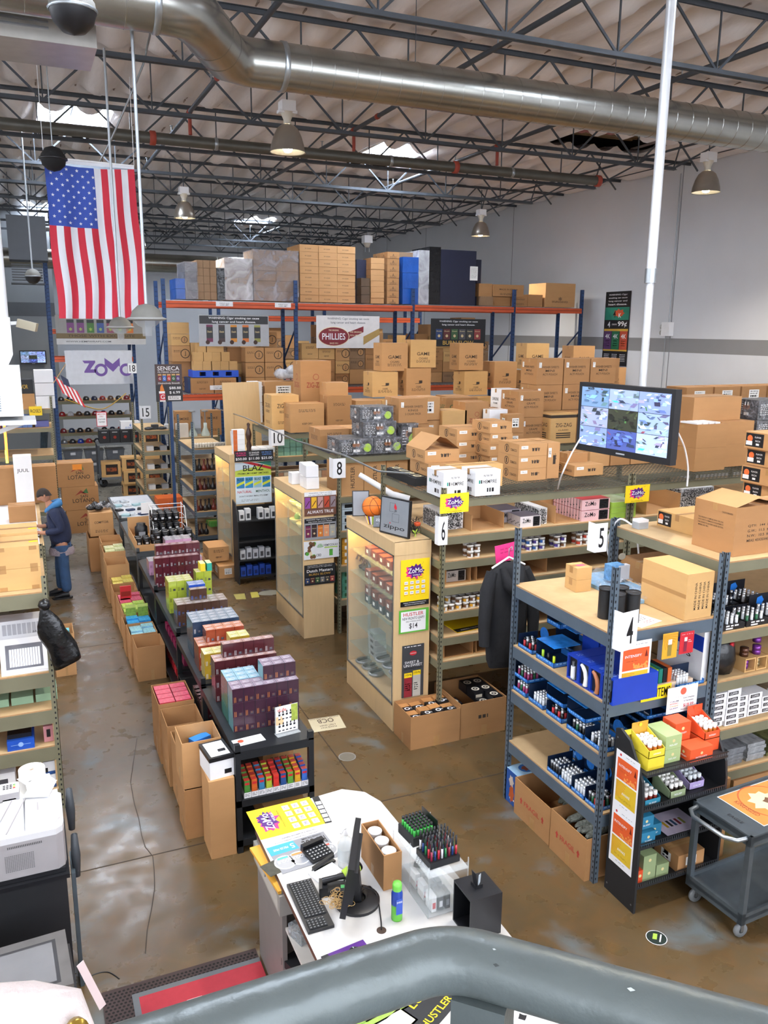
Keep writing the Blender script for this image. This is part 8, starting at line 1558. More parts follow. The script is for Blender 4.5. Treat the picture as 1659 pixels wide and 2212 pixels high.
# PERSON
SKIN = mat('#a9765c', .6, noise=.05); HOOD = mat('#1b2440', .85, noise=.1, bump=.4, bscale=25); HLIN = mat('#3a74a8', .8, noise=.1); JEAN = mat('#2d4a6e', .85, noise=.2, scale=14, bump=.3, bscale=60); HAIR = mat('#2a2220', .8, noise=.3, scale=40); PLAID = mat('#8a8088', .8, noise=.4, scale=60)
def skin(name, pts, edges, rad, m, parent, lv=2, root=0):
 me = D.meshes.new(name); me.from_pydata([tuple(p) for p in pts], edges, []); o = D.objects.new(name, me); COL.objects.link(o); o.parent = parent; me.materials.append(m)
 o.modifiers.new('s', 'SKIN'); l = me.skin_vertices[0].data
 for i, r in enumerate(rad): l[i].radius = r if isinstance(r, tuple) else (r, r); l[i].use_root = (i == root)
 s = o.modifiers.new('d', 'SUBSURF'); s.levels = lv; s.render_levels = lv
 for sm in [o.modifiers['s']]: sm.use_smooth_shade = True
 return o
P = thing('person', 'person in navy hoodie and jeans leaning over the packing bench', 'person', (.35, 13.75, 0))
hx = 0
pts = [(.04, 0, .93), (.03, 0, 1.1), (-.0, 0, 1.3), (-.05, 0, 1.44), (-.09, 0, 1.53), (-.13, 0, 1.60),
  (.04, -.1, .88), (.05, -.11, .5), (.07, -.11, .1), (-.04, -.12, .04), (.04, .1, .88), (.0, .11, .5), (.0, .11, .1), (-.12, .12, .04),
  (-.03, -.2, 1.42), (.04, -.24, 1.16), (-.2, -.2, 1.12), (-.28, -.18, 1.13), (-.03, .2, 1.42), (.02, .24, 1.16), (-.22, .2, 1.14), (-.30, .18, 1.16)]
ed = [(0, 1), (1, 2), (2, 3), (3, 4), (4, 5), (0, 6), (6, 7), (7, 8), (8, 9), (0, 10), (10, 11), (11, 12), (12, 13), (3, 14), (14, 15), (15, 16), (16, 17), (3, 18), (18, 19), (19, 20), (20, 21)]
rd = [(.13, .15), (.13, .14), (.13, .16), (.1, .12), .055, .05, .09, .06, .04, .035, .09, .06, .04, .035, .055, .045, .035, .028, .055, .045, .035, .028]
skin('body', pts, ed, rd, SKIN, P)
q = MB(); H0 = V3((-.165, 0, 1.68)); n = 20; prof = []
for i in range(15):
 th = PI*i/14; vsr = .078*math.sin(th); prof.append((vsr, -.112*math.cos(th)))
Rm = Matrix.Rotation(math.radians(-28), 3, 'Y')
vs = []
for r_, z_ in prof:
 for k in range(n):
  a_ = 2*PI*k/n; x = r_*math.cos(a_)*1.18; y = r_*math.sin(a_)
  if z_ < -.04 and x < 0: x *= .86
  if x < -.06 and -.03 < z_ < .01 and abs(y) < .02: x -= .022       # nose
  if x < -.05 and .01 < z_ < .035 and .015 < abs(y) < .045: x += .008   # eye sockets
  if x < -.05 and -.065 < z_ < -.05 and abs(y) < .03: x += .004          # mouth line
  vs.append(H0+Rm @ V3((x, y, z_)))
q.add(vs, [(i*n+k, i*n+(k+1) % n, (i+1)*n+(k+1) % n, (i+1)*n+k) for i in range(14) for k in range(n)], SKIN, True)
for s in (-1, 1): q.lathe([(0, -.03), (.014, -.015), (.018, .005), (.012, .03), (0, .033)], SKIN, 8, H0+V3((.012, s*.078, -.005)))
for s in (-1, 1): q.lathe([(0, -.008), (.008, 0), (0, .008)], BLACK, 8, H0+Rm @ V3((-.082, s*.03, .022)))
q.build('head', P)
q = MB(); vs = []; hp = []
for i in range(9):
 th = PI*.5*i/8; r_, z_ = .086*math.cos(th*.98), .118*math.sin(th)
 for k in range(n): a_ = 2*PI*k/n; x = r_*math.cos(a_)*1.2; y = r_*math.sin(a_); zz = z_-(.06*max(0, math.cos(a_)) if i == 0 else 0)+(.045 if (i == 0 and math.cos(a_) < -.3) else 0); vs.append(H0+Rm @ V3((x+.004, y, zz)))
q.add(vs, [(i*n+k, i*n+(k+1) % n, (i+1)*n+(k+1) % n, (i+1)*n+k) for i in range(8) for k in range(n)], HAIR, True); q.build('hair', P)
hp = [(.04, 0, .84), (.04, 0, 1.06), (.01, 0, 1.28), (-.03, 0, 1.44), (-.03, -.21, 1.42), (.06, -.26, 1.16), (-.19, -.21, 1.12), (-.03, .21, 1.42), (.04, .26, 1.16), (-.2, .21, 1.14)]
skin('hoodie', hp, [(0, 1), (1, 2), (2, 3), (3, 4), (4, 5), (5, 6), (3, 7), (7, 8), (8, 9)], [(.18, .2), (.185, .2), (.18, .21), (.12, .13), .085, .075, .05, .085, .075, .05], HOOD, P)
skin('jeans', [(.04, 0, .98), (.04, -.1, .82), (.05, -.115, .5), (.07, -.115, .09), (.04, .1, .82), (.0, .115, .5), (.0, .115, .09)], [(0, 1), (1, 2), (2, 3), (0, 4), (4, 5), (5, 6)], [(.15, .16), .105, .088, .085, .105, .088, .085], JEAN, P)
q = MB(); q.tube([(-.15, 0, 1.42), (-.11, -.08, 1.47), (-.03, -.11, 1.53), (.05, -.05, 1.55), (.05, .05, 1.55), (-.03, .11, 1.53), (-.11, .08, 1.47), (-.15, 0, 1.42)], [.025, .035, .05, .06, .06, .05, .035, .025], HLIN, 10); q.build('hood', P)
q = MB(); q.lathe([(.19, .72), (.195, .78), (.17, .84)], PLAID, 20, (.04, 0, 0)); q.build('shirt_tail', P)
for nm, x, y in (('shoe', .03, -.12), ('shoe', -.04, .12)):
 q = MB(); q.prism([(x-.17, y-.045), (x-.12, y-.055), (x+.1, y-.045), (x+.12, y), (x+.1, y+.045), (x-.12, y+.055), (x-.17, y+.045), (x-.19, y)], 0, .03, BLACK); q.tube([(x-.15, y, .04), (x-.05, y, .06), (x+.07, y, .07)], [.03, .045, .05], BLACK, 10); q.build('shoe', P)
def hand(c, s):
 q = MB(); c = V3(c); q.tube([c+V3((.04, 0, .01)), c, c+V3((-.045, 0, -.01))], [.022, .033, .03], SKIN, 10)
 for k in range(4): y = -.026+.017*k; L = (.05, .058, .055, .042)[k]; q.tube([c+V3((-.04, y, -.01)), c+V3((-.04-L*.6, y, -.018)), c+V3((-.04-L, y, -.035))], [.009, .0085, .007], SKIN, 6)
 q.tube([c+V3((.0, s*.025, 0)), c+V3((-.025, s*.048, -.012)), c+V3((-.05, s*.045, -.022))], [.011, .01, .008], SKIN, 6); q.build('hand', P)
hand((-.30, -.18, 1.13), 1); hand((-.33, .18, 1.16), -1)
# PRINTER CORNER
cf = 4.98
t = thing('black_cabinet', 'black office cabinet carrying the white printer', 'cabinet', (-1.15, cf, 0)); MB().box(0, 0, 0, 1.17, .62, .88, BLACKM).build('cabinet_body', t); MB().box(-.01, -.01, .881, 1.19, .64, .91, BLACK).build('cabinet_top', t)
for k in range(2): MB().lathe([(0, -.14), (.05, -.12), (.06, 0), (.05, .12), (0, .14)], mat('#4a5056', .4), 14, (1.22, .1+.38*k, .95), (0, 0, 1)).build('rounded_edge', t) if False else None
zc = .912
t = thing('laser_printer', 'large white laser printer on the black cabinet', 'printer', (-.62, 5.0, zc))
PW = mat('#d5d6d8', .4, noise=.02); PG = mat('#9d9a9b', .45, noise=.03)
out = [(0, 0), (.6, 0), (.64, .03), (.65, .08), (.65, .42), (.62, .45), (0, .45)]
q = MB(); q.prism(out, .03, .27, PG); q.prism(out, .27, .31, PW);
for j in range(12):
 for i in range(16): q.rect(front(1, 1, 1), .3+.0105*i, .08+.0095*j, .3075+.0105*i, .084+.0095*j, mat('#4a4a4c', .6), .001)
for i in range(20): q.rect(front(1, 1, 1), .32+.01*i, .235, .3255+.01*i, .25, mat('#4a4a4c', .6), .001)
q.build('printer_body', t)
q = MB(); q.add([(.05, .02, .312), (.42, .02, .312), (.42, .4, .36), (.05, .4, .345), (.05, .02, .3), (.42, .02, .3), (.42, .4, .3), (.05, .4, .3)], [(0, 1, 2, 3), (4, 5, 1, 0), (5, 6, 2, 1), (6, 7, 3, 2), (7, 4, 0, 3)], PW);
for k in range(4): q.bar((.08+.08*k, .04, .317), (.2+.08*k, .38, .357), .006, .006, PG)
q.build('output_tray', t); q = MB(); q.prism([(.43, .02), (.6, .02), (.63, .08), (.63, .42), (.43, .42)], .31, .345, WHITE); q.rect(topf(1, 1, .345), .5, .2, .51, .3, PG); q.build('lid', t)
q = MB(); q.box(.3, .36, .345, .38, .43, .37, WHITE); q.rect(topf(1, 1, .37), .31, .375, .36, .42, mat('#3a5aa0', .3)); q.build('control_screen', t)
q = MB(); q.box(.0, .0, .0, .64, .44, .03, BLACK); q.build('printer_base', t)
q = MB(); q.lathe([(.022, 0), (.075, 0), (.075, .16), (.022, .16), (.022, 0)], mat('#e6e4de', .8, bump=.2, bscale=80), 26, smooth=False); q.lathe([(.021, .002), (.021, .158)], KRAFT, 20); q.build('paper_roll', None, (-.16, 5.62-.1, zc+.36-.36), 0, 'thick white label paper roll behind the printer', 'paper roll') if False else None
t = thing('paper_roll', 'thick white paper roll standing behind the printer', 'paper roll', (-.14, 5.62, zc)); MB().box(-.1, -.1, 0, .1, .1, .27, PAPER).build('roll_stand', t); q = MB(); q.lathe([(.022, .271), (.085, .271), (.085, .42), (.022, .42), (.022, .271)], mat('#e6e4de', .8), 28, smooth=False); q.lathe([(.0, .40), (.0215, .40)], KRAFT2, 20); q.build('roll', t)
t = thing('receipt_printer', 'small white and black card terminal resting behind the printer tray', 'card terminal', (-.44, 5.36, zc+.36)); q = MB(); q.box(0, 0, 0, .22, .1, .05, PG); q.box(.0, .0, .05, .22, .1, .07, PAPER); q.rect(topf(1, 1, .07), .02, .02, .1, .08, BLACK);
for i in range(4):
 for j in range(3): q.rect(topf(1, 1, .07), .125+.02*i, .02+.02*j, .14+.02*i, .034+.02*j, BLACK if i < 3 else (RED, YEL, GRN)[j], .001)
q.build('terminal_body', t)
t = thing('card_reader', 'grey and black card reader tilted at the frame edge on the printer', 'card terminal', (-.52, 5.08, zc+.35)); q = MB(); q.tube([(0, 0, 0), (.02, .1, .05), (0, .24, .12)], [.05, .06, .05], BLACK, 12); q.build('reader_base', t); MB().box(-.06, .1, .1, .06, .3, .13, mat('#b9c0a0', .4)).build('reader_face', t)
for k in range(3): q = MB(); q.box(0, 0, 0, .16, .2, .004, PAPER); lines(q, topf(1, 1, .004), .08, .16, .1, 3, BLACK, .03, .008); q.build('loose_paper', None, (-.2+.03*k, 5.36+.03*k, zc+.36+.006*k), .4*k-.3, 'curled white paper by the printer lid, %s one' % ORD[k], 'paper')
t = thing('office_chair', 'dark rounded chair edge beside the black cabinet', 'chair', (.05, 5.0, 0))
MB().lathe([(0, -.16), (.02, -.15), (.03, 0), (.02, .15), (0, .16)], mat('#3a3f44', .5), 14, (.035, .12, .93)).build('backrest', t); MB().lathe([(0, -.16), (.02, -.15), (.03, 0), (.02, .15), (0, .16)], mat('#3a3f44', .5), 14, (.03, .4, 1.1)).build('armrest', t)
MB().box(.0, .05, 0, .025, .3, .85, mat('#4a545a', .4)).build('chair_frame', t)
t = thing('metal_case', 'brushed metal and black counter machine beside the stair foot', 'machine', (-.75, 4.1, .45), .05); MS = mat('#8a8785', .3, .7, noise=.1); q = MB(); q.box(0, 0, 0, .78, .5, .22, mat('#2e2c2c', .4)); q.box(.0, .02, .22, .76, .48, .34, MS); q.rect(topf(1, 1, .34), .04, .06, .7, .42, mat('#3a3a3c', .3)); q.rect(topf(1, 1, .34), .06, .08, .68, .4, mat('#9a9a9c', .25, .6), .001); q.rect(front(1, 1, 1), .02, .05, .74, .07, MS); q.build('machine_body', t); MB().box(.02, .02, -.45, .74, .46, 0, BLACKM).build('machine_stand', t)
cable('thin black cord looping on the floor beside the red mat', [gz(180, 2130), gz(198, 2108), gz(232, 2100), gz(258, 2115)], .005, BLACK)
q = MB(); q.box(0, 0, 0, .04, .003, .3, mat('#d8c4c4', .6)); o = q.build('paper_strip', None, (.12, 3.9, 1.0-.2), 0, 'pink tinted paper strip sticking up by the counter machine', 'paper'); o.rotation_euler = (-.2, -.25, .5)
t = thing('floor_mat', 'red printed mat on a honeycomb rubber mat beside the desk', 'mat', (.17, 3.6, 0))
q = MB(); q.box(0, 0, 0, 1.03, 1.33, .012, mat('#3a2c2a', .8));
for j in range(48):
 for i in range(38):
  x = .015+i*.027+(.0135 if j % 2 else 0); y = .015+j*.0272
  if x > 1.02 or (x > .2 and y < 1.22) : continue
  q.disc(topf(1, 1, .012), x, y, .0095, mat('#0f0d0c', .9), .0008, 6)
q.build('honeycomb_mat', t)
q = MB(); q.box(.18, .05, .0125, 1.03, 1.23, .018, mat('#5c5f62', .7)); F = topf(1, 1, .018); q.rect(F, .22, .09, 1.03, 1.19, mat('#a02834', .75, noise=.06, scale=30), .0006);
q.text((V3((0, 0, .018)), -Y_, X_), 'BOOST', -.62, .55, .10, mat('#d9a9ad', .6), w=.85, l=.0014, align='c'); q.text((V3((0, 0, .018)), -Y_, X_), 'the world of vapor', -.62, .42, .05, mat('#d9a9ad', .6), w=.8, l=.0014, align='c'); q.build('printed_mat', t)
# DESK
DX0, DX1, DY0, DY1, DZ = 1.22, 2.14, 2.55, 5.14, .95
MRB = mat('#bdbbb8', .35, noise=.06, scale=9)
t = thing('service_desk', 'white topped service desk below the railing', 'desk', (0, 0, 0))
out = [(DX0, DY0), (DX1+.14, DY0), (DX1+.14, 3.6), (DX1+.02, 4.2), (DX1, 4.9), (DX1-.06, 5.06), (DX1-.2, 5.16), (DX0+.16, 5.10), (DX0+.05, 5.04), (DX0, 4.92)]
q = MB(); q.prism(out, DZ-.035, DZ, mat('#5a3a2c', .6), top=MRB); q.build('desk_top', t)
MB().box(DX0+.03, 4.85, 0, DX1-.1, 4.9, DZ-.036, mat('#8a8785', .5)).build('end_panel', t); MB().box(DX1-.1, DY0+.1, 0, DX1-.06, 4.9, DZ-.036, mat('#b9b6b2', .5)).build('back_panel', t)
MB().box(DX0-.0, 4.3, 0, DX0+.03, 4.88, DZ-.036, mat('#7c7774', .5)).build('side_panel', t)
MB().box(DX0+.02, 3.0, .32, DX1-.1, 4.84, .35, mat('#c9c6c0', .6)).build('shelf', t); MB().box(DX0+.02, 3.0, .62, DX1-.1, 4.3, .64, mat('#c9c6c0', .6)).build('shelf', t)
q = MB(); q.box(DX0-.02, 4.28, .74, DX0+.4, 4.9, .88, mat('#a9a6a0', .4, .3)); q.rect((V3((DX0-.02, 4.9, .74)), -Y_, Z_), .04, .02, .58, .12, mat('#b9b6ae', .4), .001); dr = q.build('cash_drawer', t); MB().lathe([(0, 0), (.012, 0), (.012, .006), (0, .008)], STEEL, 10, (DX0-.021, 4.6, .82), (-1, 0, 0)).build('lock', dr)
q = MB(); q.box(0, 0, 0, .16, .5, .02, mat('#d9a03a', .6)); q.build('envelope', None, (DX0-.02, 4.3, .885), .1, 'orange envelope on the drawer under the desk edge', 'envelope')
for k, (x, y, z, c) in enumerate(((1.26, 4.2, .351, BLACKM), (1.3, 3.95, .351, mat('#4a3a3a', .5)), (1.28, 4.1, .641, BAG))): q = MB(); q.box(0, 0, 0, .2, .14, .08 if k else .05, c); q.build('shelf_gadget', None, (x, y, z), .3, '%s on the shelves under the service desk' % ('black charger block with a cord', 'brown device box', 'clear bag of parts')[k], 'gadget')
def dsheet(name, label, O, A, B, art, m, z=DZ, th=.002, lift=.0005):
 o_, a_, b_ = (gz(*p, z) for p in (O, A, B)); U = (a_-o_); w = U.length; U.normalize(); V = Z_.cross(U); h = abs((b_-o_).dot(V));
 if (b_-o_).dot(V) < 0: return None
 q = MB(); F = (V3((0, 0, th)), U, V);
 c = [V3((0, 0, 0)), U*w, U*w+V*h, V*h]; q.add(c+[x+Z_*th for x in c], [(0, 1, 5, 4), (1, 2, 6, 5), (2, 3, 7, 6), (3, 0, 4, 7), (4, 5, 6, 7)], m)
 art(q, F, w, h); return q.build(name, None, (o_.x, o_.y, z+lift), 0, label, 'counter mat')
def art_zmat(q, F, w, h):
 O, U, V = F; random.seed(3)
 for k in range(16): splat(q, F, random.uniform(.06, .94)*w, random.uniform(.3, .96)*h, w*.012, mat('#b88f14', .5), 8, .0009, k)
 splat(q, F, w*.5, h*.77, w*.3, PINK, 20, .0012, 4, h*.15); splat(q, F, w*.55, h*.78, w*.28, PURP, 24, .0016, 9, h*.13); q.text(F, 'ZoMo', w*.5, h*.79, h*.13, WHITE, w=w*.56, l=.0024); q.text(F, 'WORLD', w*.62, h*.68, h*.04, WHITE, w=w*.3, l=.0024); q.text(F, "IT'S A CONNECTION", w*.5, h*.58, h*.025, BLACK, w=w*.6)
 for i in range(4):
  for j in range(3): q.rect(F, w*(.08+.22*i), h*(.08+.15*j), w*(.24+.22*i), h*(.18+.15*j), WHITE, .0012); q.text(F, 'zomo', w*(.16+.22*i), h*(.13+.15*j), h*.04, PURP, w=w*.1, l=.0018); q.rect(F, w*(.07+.22*i), h*(.05+.15*j), w*(.25+.22*i), h*(.065+.15*j), mat('#d99a1a', .5), .0012)
dsheet('yellow_mat', 'yellow counter mat with a purple splash at the desk corner', (706, 1778), (668, 1722), (560, 1808), art_zmat, YEL)
def art_rog(q, F, w, h):
 q.rect(F, 0, 0, w, h, mat('#85888f', .4), .0004); q.rect(F, 0, 0, w, h*.18, PAPER, .001); q.text(F, 'WARNING: This product contains nicotine.', w*.45, h*.13, h*.045, BLACK, w=w*.8, l=.002); q.text(F, 'Nicotine is an addictive chemical.', w*.4, h*.05, h*.045, BLACK, w=w*.6, l=.002)
 q.text(F, 'ROGUE', w*.24, h*.4, h*.22, BLACK, w=w*.4, l=.002); q.text(F, 'CHANGE THE GAME', w*.24, h*.24, h*.05, BLACK, w=w*.35, l=.002); q.shape(F, [(w*.55, h*.18), (w, h*.18), (w, h*.45), (w*.52, h*.45)], mat('#2f9fe0', .4), .001); q.text(F, '5', w*.6, h*.32, h*.14, WHITE, l=.002); q.text(F, 'PIECES FREE', w*.8, h*.32, h*.06, WHITE, w=w*.25, l=.002)
 for k, c in enumerate(('#d8452f', '#2f8fe0', '#e0863a', '#3fae9f')): u = w*(.14+.24*k); q.disc(F, u, h*.72, h*.2, mat('#c9ccd2', .3), .001, 20); q.disc(F, u, h*.72, h*.17, mat('#8f939a', .3), .0014, 20); q.text(F, 'ROGUE', u, h*.68, h*.08, WHITE, w=h*.26, l=.002); q.rect(F, u-h*.1, h*.56, u+h*.1, h*.61, mat(c, .4), .0016)
dsheet('grey_mat', 'grey nicotine counter mat beneath the yellow one', (690, 1786), (568, 1822), (733, 1850), lambda q, F, w, h: art_rog(q, F, w, h), mat('#85888f', .4))
def art_dots(q, F, w, h):
 q.rect(F, .01, .01, w-.01, h-.01, mat('#dfe6ea', .4), .0006)
 for i in range(10):
  for j in range(7):
   if 2 < i < 8 and 2 < j < 6 and (i+j) % 3: continue
   q.disc(F, w*(.08+.093*i+.03*(j % 2)), h*(.1+.13*j), w*.025, mat(('#7aa8c8', '#a9c4d6', '#5f9ac0')[(i*j) % 3], .4), .001, 10)
 q.text(F, 'FOLLOW US ON INSTAGRAM', w*.5, h*.06, h*.05, mat('#3a4a5a', .5), w=w*.8, l=.0014)
dsheet('dotted_mat', 'pale sheet of blue dots under clear plastic on the desk corner', (806, 1768), (727, 1788), (768, 1712), art_dots, PAPER)
dsheet('dark_list', 'dark narrow list strip between the two bright mats', (717, 1776), (688, 1720), (703, 1781), lambda q, F, w, h: [q.rect(F, w*(.04+.16*k), h*.1, w*(.16+.16*k), h*.9, PAPER, .001) for k in range(5)], BLACKM)
kx = gz(666, 2018, DZ+.005); ka = gz(612, 1898, DZ+.005); U = (ka-kx); L = U.length; yaw = math.atan2(U.y, U.x)-PI/2
t = thing('keyboard', 'long black keyboard on the desk edge', 'keyboard', (kx.x, kx.y, DZ+.001), yaw)
kb = MB(); kb.box(0, 0, 0, .155, .44, .018, BLACK); kb.build('keyboard_base', t)
q = MB(); KM = mat('#26282b', .5, noise=.02)
for j in range(21):
 if j in (4, ): continue
 for i in range(6):
  if j < 4 and i == 5: continue
  q.box(.014+i*.0215, .012+j*.0200, .0182, .014+i*.0215+.0185, .012+j*.02+.0175, .0235, KM); q.rect(topf(1, 1, .0235), .021+i*.0215, .019+j*.02, .026+i*.0215, .022+j*.02, mat('#c9ccd0', .5), .0004)
kk = q.build('keys', t); kk['kind'] = 'stuff'
a = gz(668, 2030, DZ); t = thing('mouse_pad', 'purple cartoon-splashed mouse pad by the desk edge', 'mouse pad', (1.27, 3.42, DZ+.001), .12); q = MB(); q.box(0, 0, 0, .26, .22, .004, PURP); splat(q, topf(1, 1, .004), .12, .12, .06, PAPER, 16, .0008, 3); splat(q, topf(1, 1, .004), .2, .15, .03, mat('#c98a4a', .5), 12, .001, 6); q.rect(topf(1, 1, .004), 0, 0, .04, .22, BLACKM); q.build('pad', t)
t = thing('computer_mouse', 'black computer mouse on the purple pad', 'mouse', (1.43, 3.57, DZ+.006), .6); q = MB(); q.lathe([(.032, 0), (.034, .01), (.028, .026), (.014, .035), (0, .037)], BLACK, 18); ob_ = q.build('mouse_body', t); ob_.scale = (1, 1.65, 1); MB().lathe([(.006, -.004), (.008, 0), (.006, .004)], STEEL, 10, (0, .03, .032), (1, 0, 0)).build('scroll_wheel', t)
NB = gz(733, 1988, 1.02); FB = gz(748, 1885, 1.02);
cxm, cym = .5*(NB.x+FB.x), .5*(NB.y+FB.y); dirm = (FB-NB); dirm.z = 0; wm = .50; dirm.normalize()
yawm = math.atan2(-dirm.y, -dirm.x)          # screen runs from far to near edge
t = thing('computer_monitor', 'black computer monitor seen edge-on on the service desk', 'monitor', (NB.x+dirm.x*wm/2, NB.y+dirm.y*wm/2, DZ+.001), yawm)
tilt = Matrix.Translation((0, 0, .08)) @ Matrix.Rotation(math.radians(-9), 4, 'X')
q = MB(M=tilt); q.box(-wm/2, .0, 0, wm/2, .035, .32, BLACK); q.box(-wm/2+.06, .035, .05, wm/2-.06, .06, .26, BLACKM); q.build('panel', t)
q = MB(M=tilt); q.rect(front(1, 1, 1), -wm/2+.02, .03, wm/2-.02, .30, mat('#4a4c4c', .12, noise=.05), .001); q.build('screen', t)
q = MB(); q.cyl((0, .08, 0), .135, .018, BLACK, 32); q.lathe([(.135, .018), (.11, .028), (.05, .03)], BLACK, 32, (0, .08, 0)); q.build('stand_base', t); MB().bar((0, .09, .02), (0, .07, .25), .07, .04, BLACK, up=(0, 1, 0)).build('stand_neck', t)
q = MB(); random.seed(2); RB = mat('#c9a46a', .7)
cb = (NB.x+dirm.x*wm/2, NB.y+dirm.y*wm/2)
for k in range(46):
 x, y, r = random.gauss(-.03, .035), random.gauss(-.0, .04), random.uniform(.012, .025); z = random.uniform(.032, .055); tx = random.uniform(-.5, .5)
 q.tube([(x+r*math.cos(a_*PI/5), y+r*math.sin(a_*PI/5), z+tx*r*math.cos(a_*PI/5)) for a_ in range(11)], .0014, RB, 4, False)
q.build('rubber_bands', None, (cb[0]-.03, cb[1]-.03, DZ), 0, 'heap of tan rubber bands on the monitor foot', 'rubber bands', kind='stuff')
p = gz(690, 1940, DZ); t = thing('barcode_scanner', 'black and lime barcode scanner lying in its cradle', 'scanner', (p.x, p.y, DZ+.001), -.3); q = MB(); q.box(0, 0, 0, .2, .1, .035, BLACKM); q.box(.0, .0, .035, .05, .1, .06, BLACK); q.rect(topf(1, 1, .035), .13, .03, .16, .06, mat('#2fd06a', .3)); q.build('cradle', t); q = MB(); q.tube([(.02, .05, .075), (.12, .06, .09), (.17, .06, .1)], [.02, .018, .022], BLACK, 12); q.tube([(.15, .06, .1), (.2, .08, .12), (.24, .1, .13)], [.03, .036, .034], mat('#a9c83a', .4), 12); q.lathe([(.034, 0), (.03, .01), (0, .01)], BLACK, 12, (.24, .1, .13), (.7, .6, .2)); q.tube([(.16, .06, .08), (.2, .04, .03)], .018, BLACK, 10); q.build('scanner_gun', t)
p = gz(676, 1868, DZ); t = thing('calculator', 'black desk calculator propped on the grey mat', 'calculator', (p.x, p.y, DZ+.004), .25); M2 = Matrix.Rotation(.12, 4, 'X'); q = MB(M=M2); q.box(0, 0, 0, .16, .15, .015, BLACK); q.box(0, .12, .015, .16, .15, .045, BLACK);
q.build('calculator_body', t); q = MB(M=M2)
for i in range(6):
 for j in range(4): q.box(.01+.024*i, .01+.026*j, .0152, .03+.024*i, .03+.026*j, .02, mat('#2f3236', .4)); q.rect(topf(1, 1, .02), .016+.024*i, .016+.026*j, .024+.024*i, .022+.026*j, PAPER, .0004)
kk = q.build('calculator_keys', t)
p = gz(680, 1887, DZ); t = thing('stapler', 'black stapler below the calculator', 'stapler', (p.x, p.y, DZ+.001), .35); MB().box(0, 0, 0, .17, .03, .012, BLACK).build('stapler_base', t); M3 = Matrix.Translation((0, 0, .014)) @ Matrix.Rotation(-.12, 4, 'Y'); q = MB(M=M3); q.box(0, .004, 0, .165, .026, .02, BLACK); q.box(0, .008, -.004, .16, .022, 0, STEEL); q.build('stapler_arm', t)
p = gz(585, 1895, DZ); t = thing('camouflage_mat', 'dark camouflage counter mat under the calculator', 'counter mat', (p.x, p.y, DZ+.0005), .28); MB().box(0, 0, 0, .3, .13, .002, mat('#34362e', .4, noise=.5, scale=30)).build('mat', t)
p = gz(695, 1905, DZ); q = MB(); q.box(0, 0, 0, .18, .12, .012, PAPER); q.build('note_pad', None, (p.x-.02, p.y-.02, DZ+.001), .3, 'white note pad between stapler and scanner', 'note pad')
p = gz(747, 1868, DZ); t = thing('pump_bottle', 'clear pump bottle of sanitizer behind the monitor', 'bottle', (p.x, p.y, DZ+.001)); q = MB(); q.lathe([(0, 0), (.05, 0), (.052, .02), (.052, .15), (.03, .19), (.015, .2), (.015, .215), (0, .215)], clear('#dfe6ea', .05, .35), 24); q.build('bottle_body', t); q = MB(); q.lathe([(.017, .215), (.017, .235), (.006, .24), (.006, .26), (0, .26)], PAPER, 14); q.tube([(0, 0, .26), (-.02, -.01, .262), (-.045, -.03, .25)], .007, PAPER, 8); q.build('pump', t); MB().lathe([(.0525, .05), (.0525, .13)], clear('#c9d4d8', .3, .5), 24).build('label_band', t)
p = gz(857, 1984, DZ); t = thing('spray_can', 'blue and green disinfectant can with a green cap on the desk', 'spray can', (p.x, p.y, DZ+.001)); q = MB(); q.lathe([(0, 0), (.032, 0), (.033, .006), (.033, .10)], mat('#5fae3f', .3), 24); q.lathe([(.033, .10), (.033, .17), (.026, .19)], mat('#1f3f9a', .3), 24); q.rect((V3((-.02, -.0335, .05)), X_, Z_), 0, 0, .04, .1, mat('#2a50b0', .3), .001); q.text((V3((-.02, -.0335, .05)), X_, Z_), '24 HOUR', .02, .08, .012, WHITE, w=.034, l=.002); q.build('can_body', t); q = MB(); q.lathe([(.027, .19), (.028, .22), (.024, .235), (0, .238)], mat('#6cc04a', .35), 24); q.build('cap', t)
cable('black monitor cords curling to the desk grommet', [gz(780, 1925, DZ+.1), gz(800, 1915, DZ+.03), gz(812, 1945, DZ+.01), gz(800, 1965, DZ+.01), gz(786, 1945, DZ+.02)], .004, BLACK); cable('black cord running from the monitor into the desk grommet', [gz(783, 1915, DZ+.12), gz(812, 1930, DZ+.03), gz(822, 1980, DZ+.008), gz(824, 2008, DZ+.004)], .004, BLACK)
p = gz(824, 2010, DZ); q = MB(); q.cyl((0, 0, 0), .028, .002, mat('#3a2a20', .8), 20); q.build('grommet', None, (p.x, p.y, DZ+.0005), 0, 'dark round cable hole in the desk top', 'grommet')
p = gz(828, 1926, DZ); openbox('cup_carton', 'brown carton of white lids beside the clear shelf', 1.77, 4.0, .12, .36, .24, DZ+.001, KRAFT2)
for k in range(3): q = MB(); q.lathe([(0, 0), (.04, 0), (.045, .1), (.047, .105), (.04, .11), (0, .108)], WHITE, 20); q.build('white_lid_cup', None, (1.83, 4.06+.11*k, DZ+.12), 0, 'white lidded cup in the desk carton, %s' % ('nearest', 'middle', 'farthest')[k], 'cup')
ax, ay = 1.93, 3.68
t = thing('acrylic_stand', 'clear acrylic display stand with boxes at the desk back', 'display stand', (ax-.02, ay, DZ+.001), 0)
for z in (.0, .12, .26): MB().box(0, 0, z, .26, .50, z+.005, ACRYL).build('clear_shelf', t)
for x, y in ((0, 0), (.255, 0), (0, .494), (.255, .494), (0, .25)): MB().box(x, y, 0, x+.006, y+.006, .33, ACRYL).build('clear_upright', t)
MB().box(0, .0, .0, .004, .50, .3, clear('#dfe8ea', .05, .12)).build('clear_side', t); MB().box(0, 0, .0, .26, .004, .3, clear('#dfe8ea', .05, .12)).build('clear_front', t)
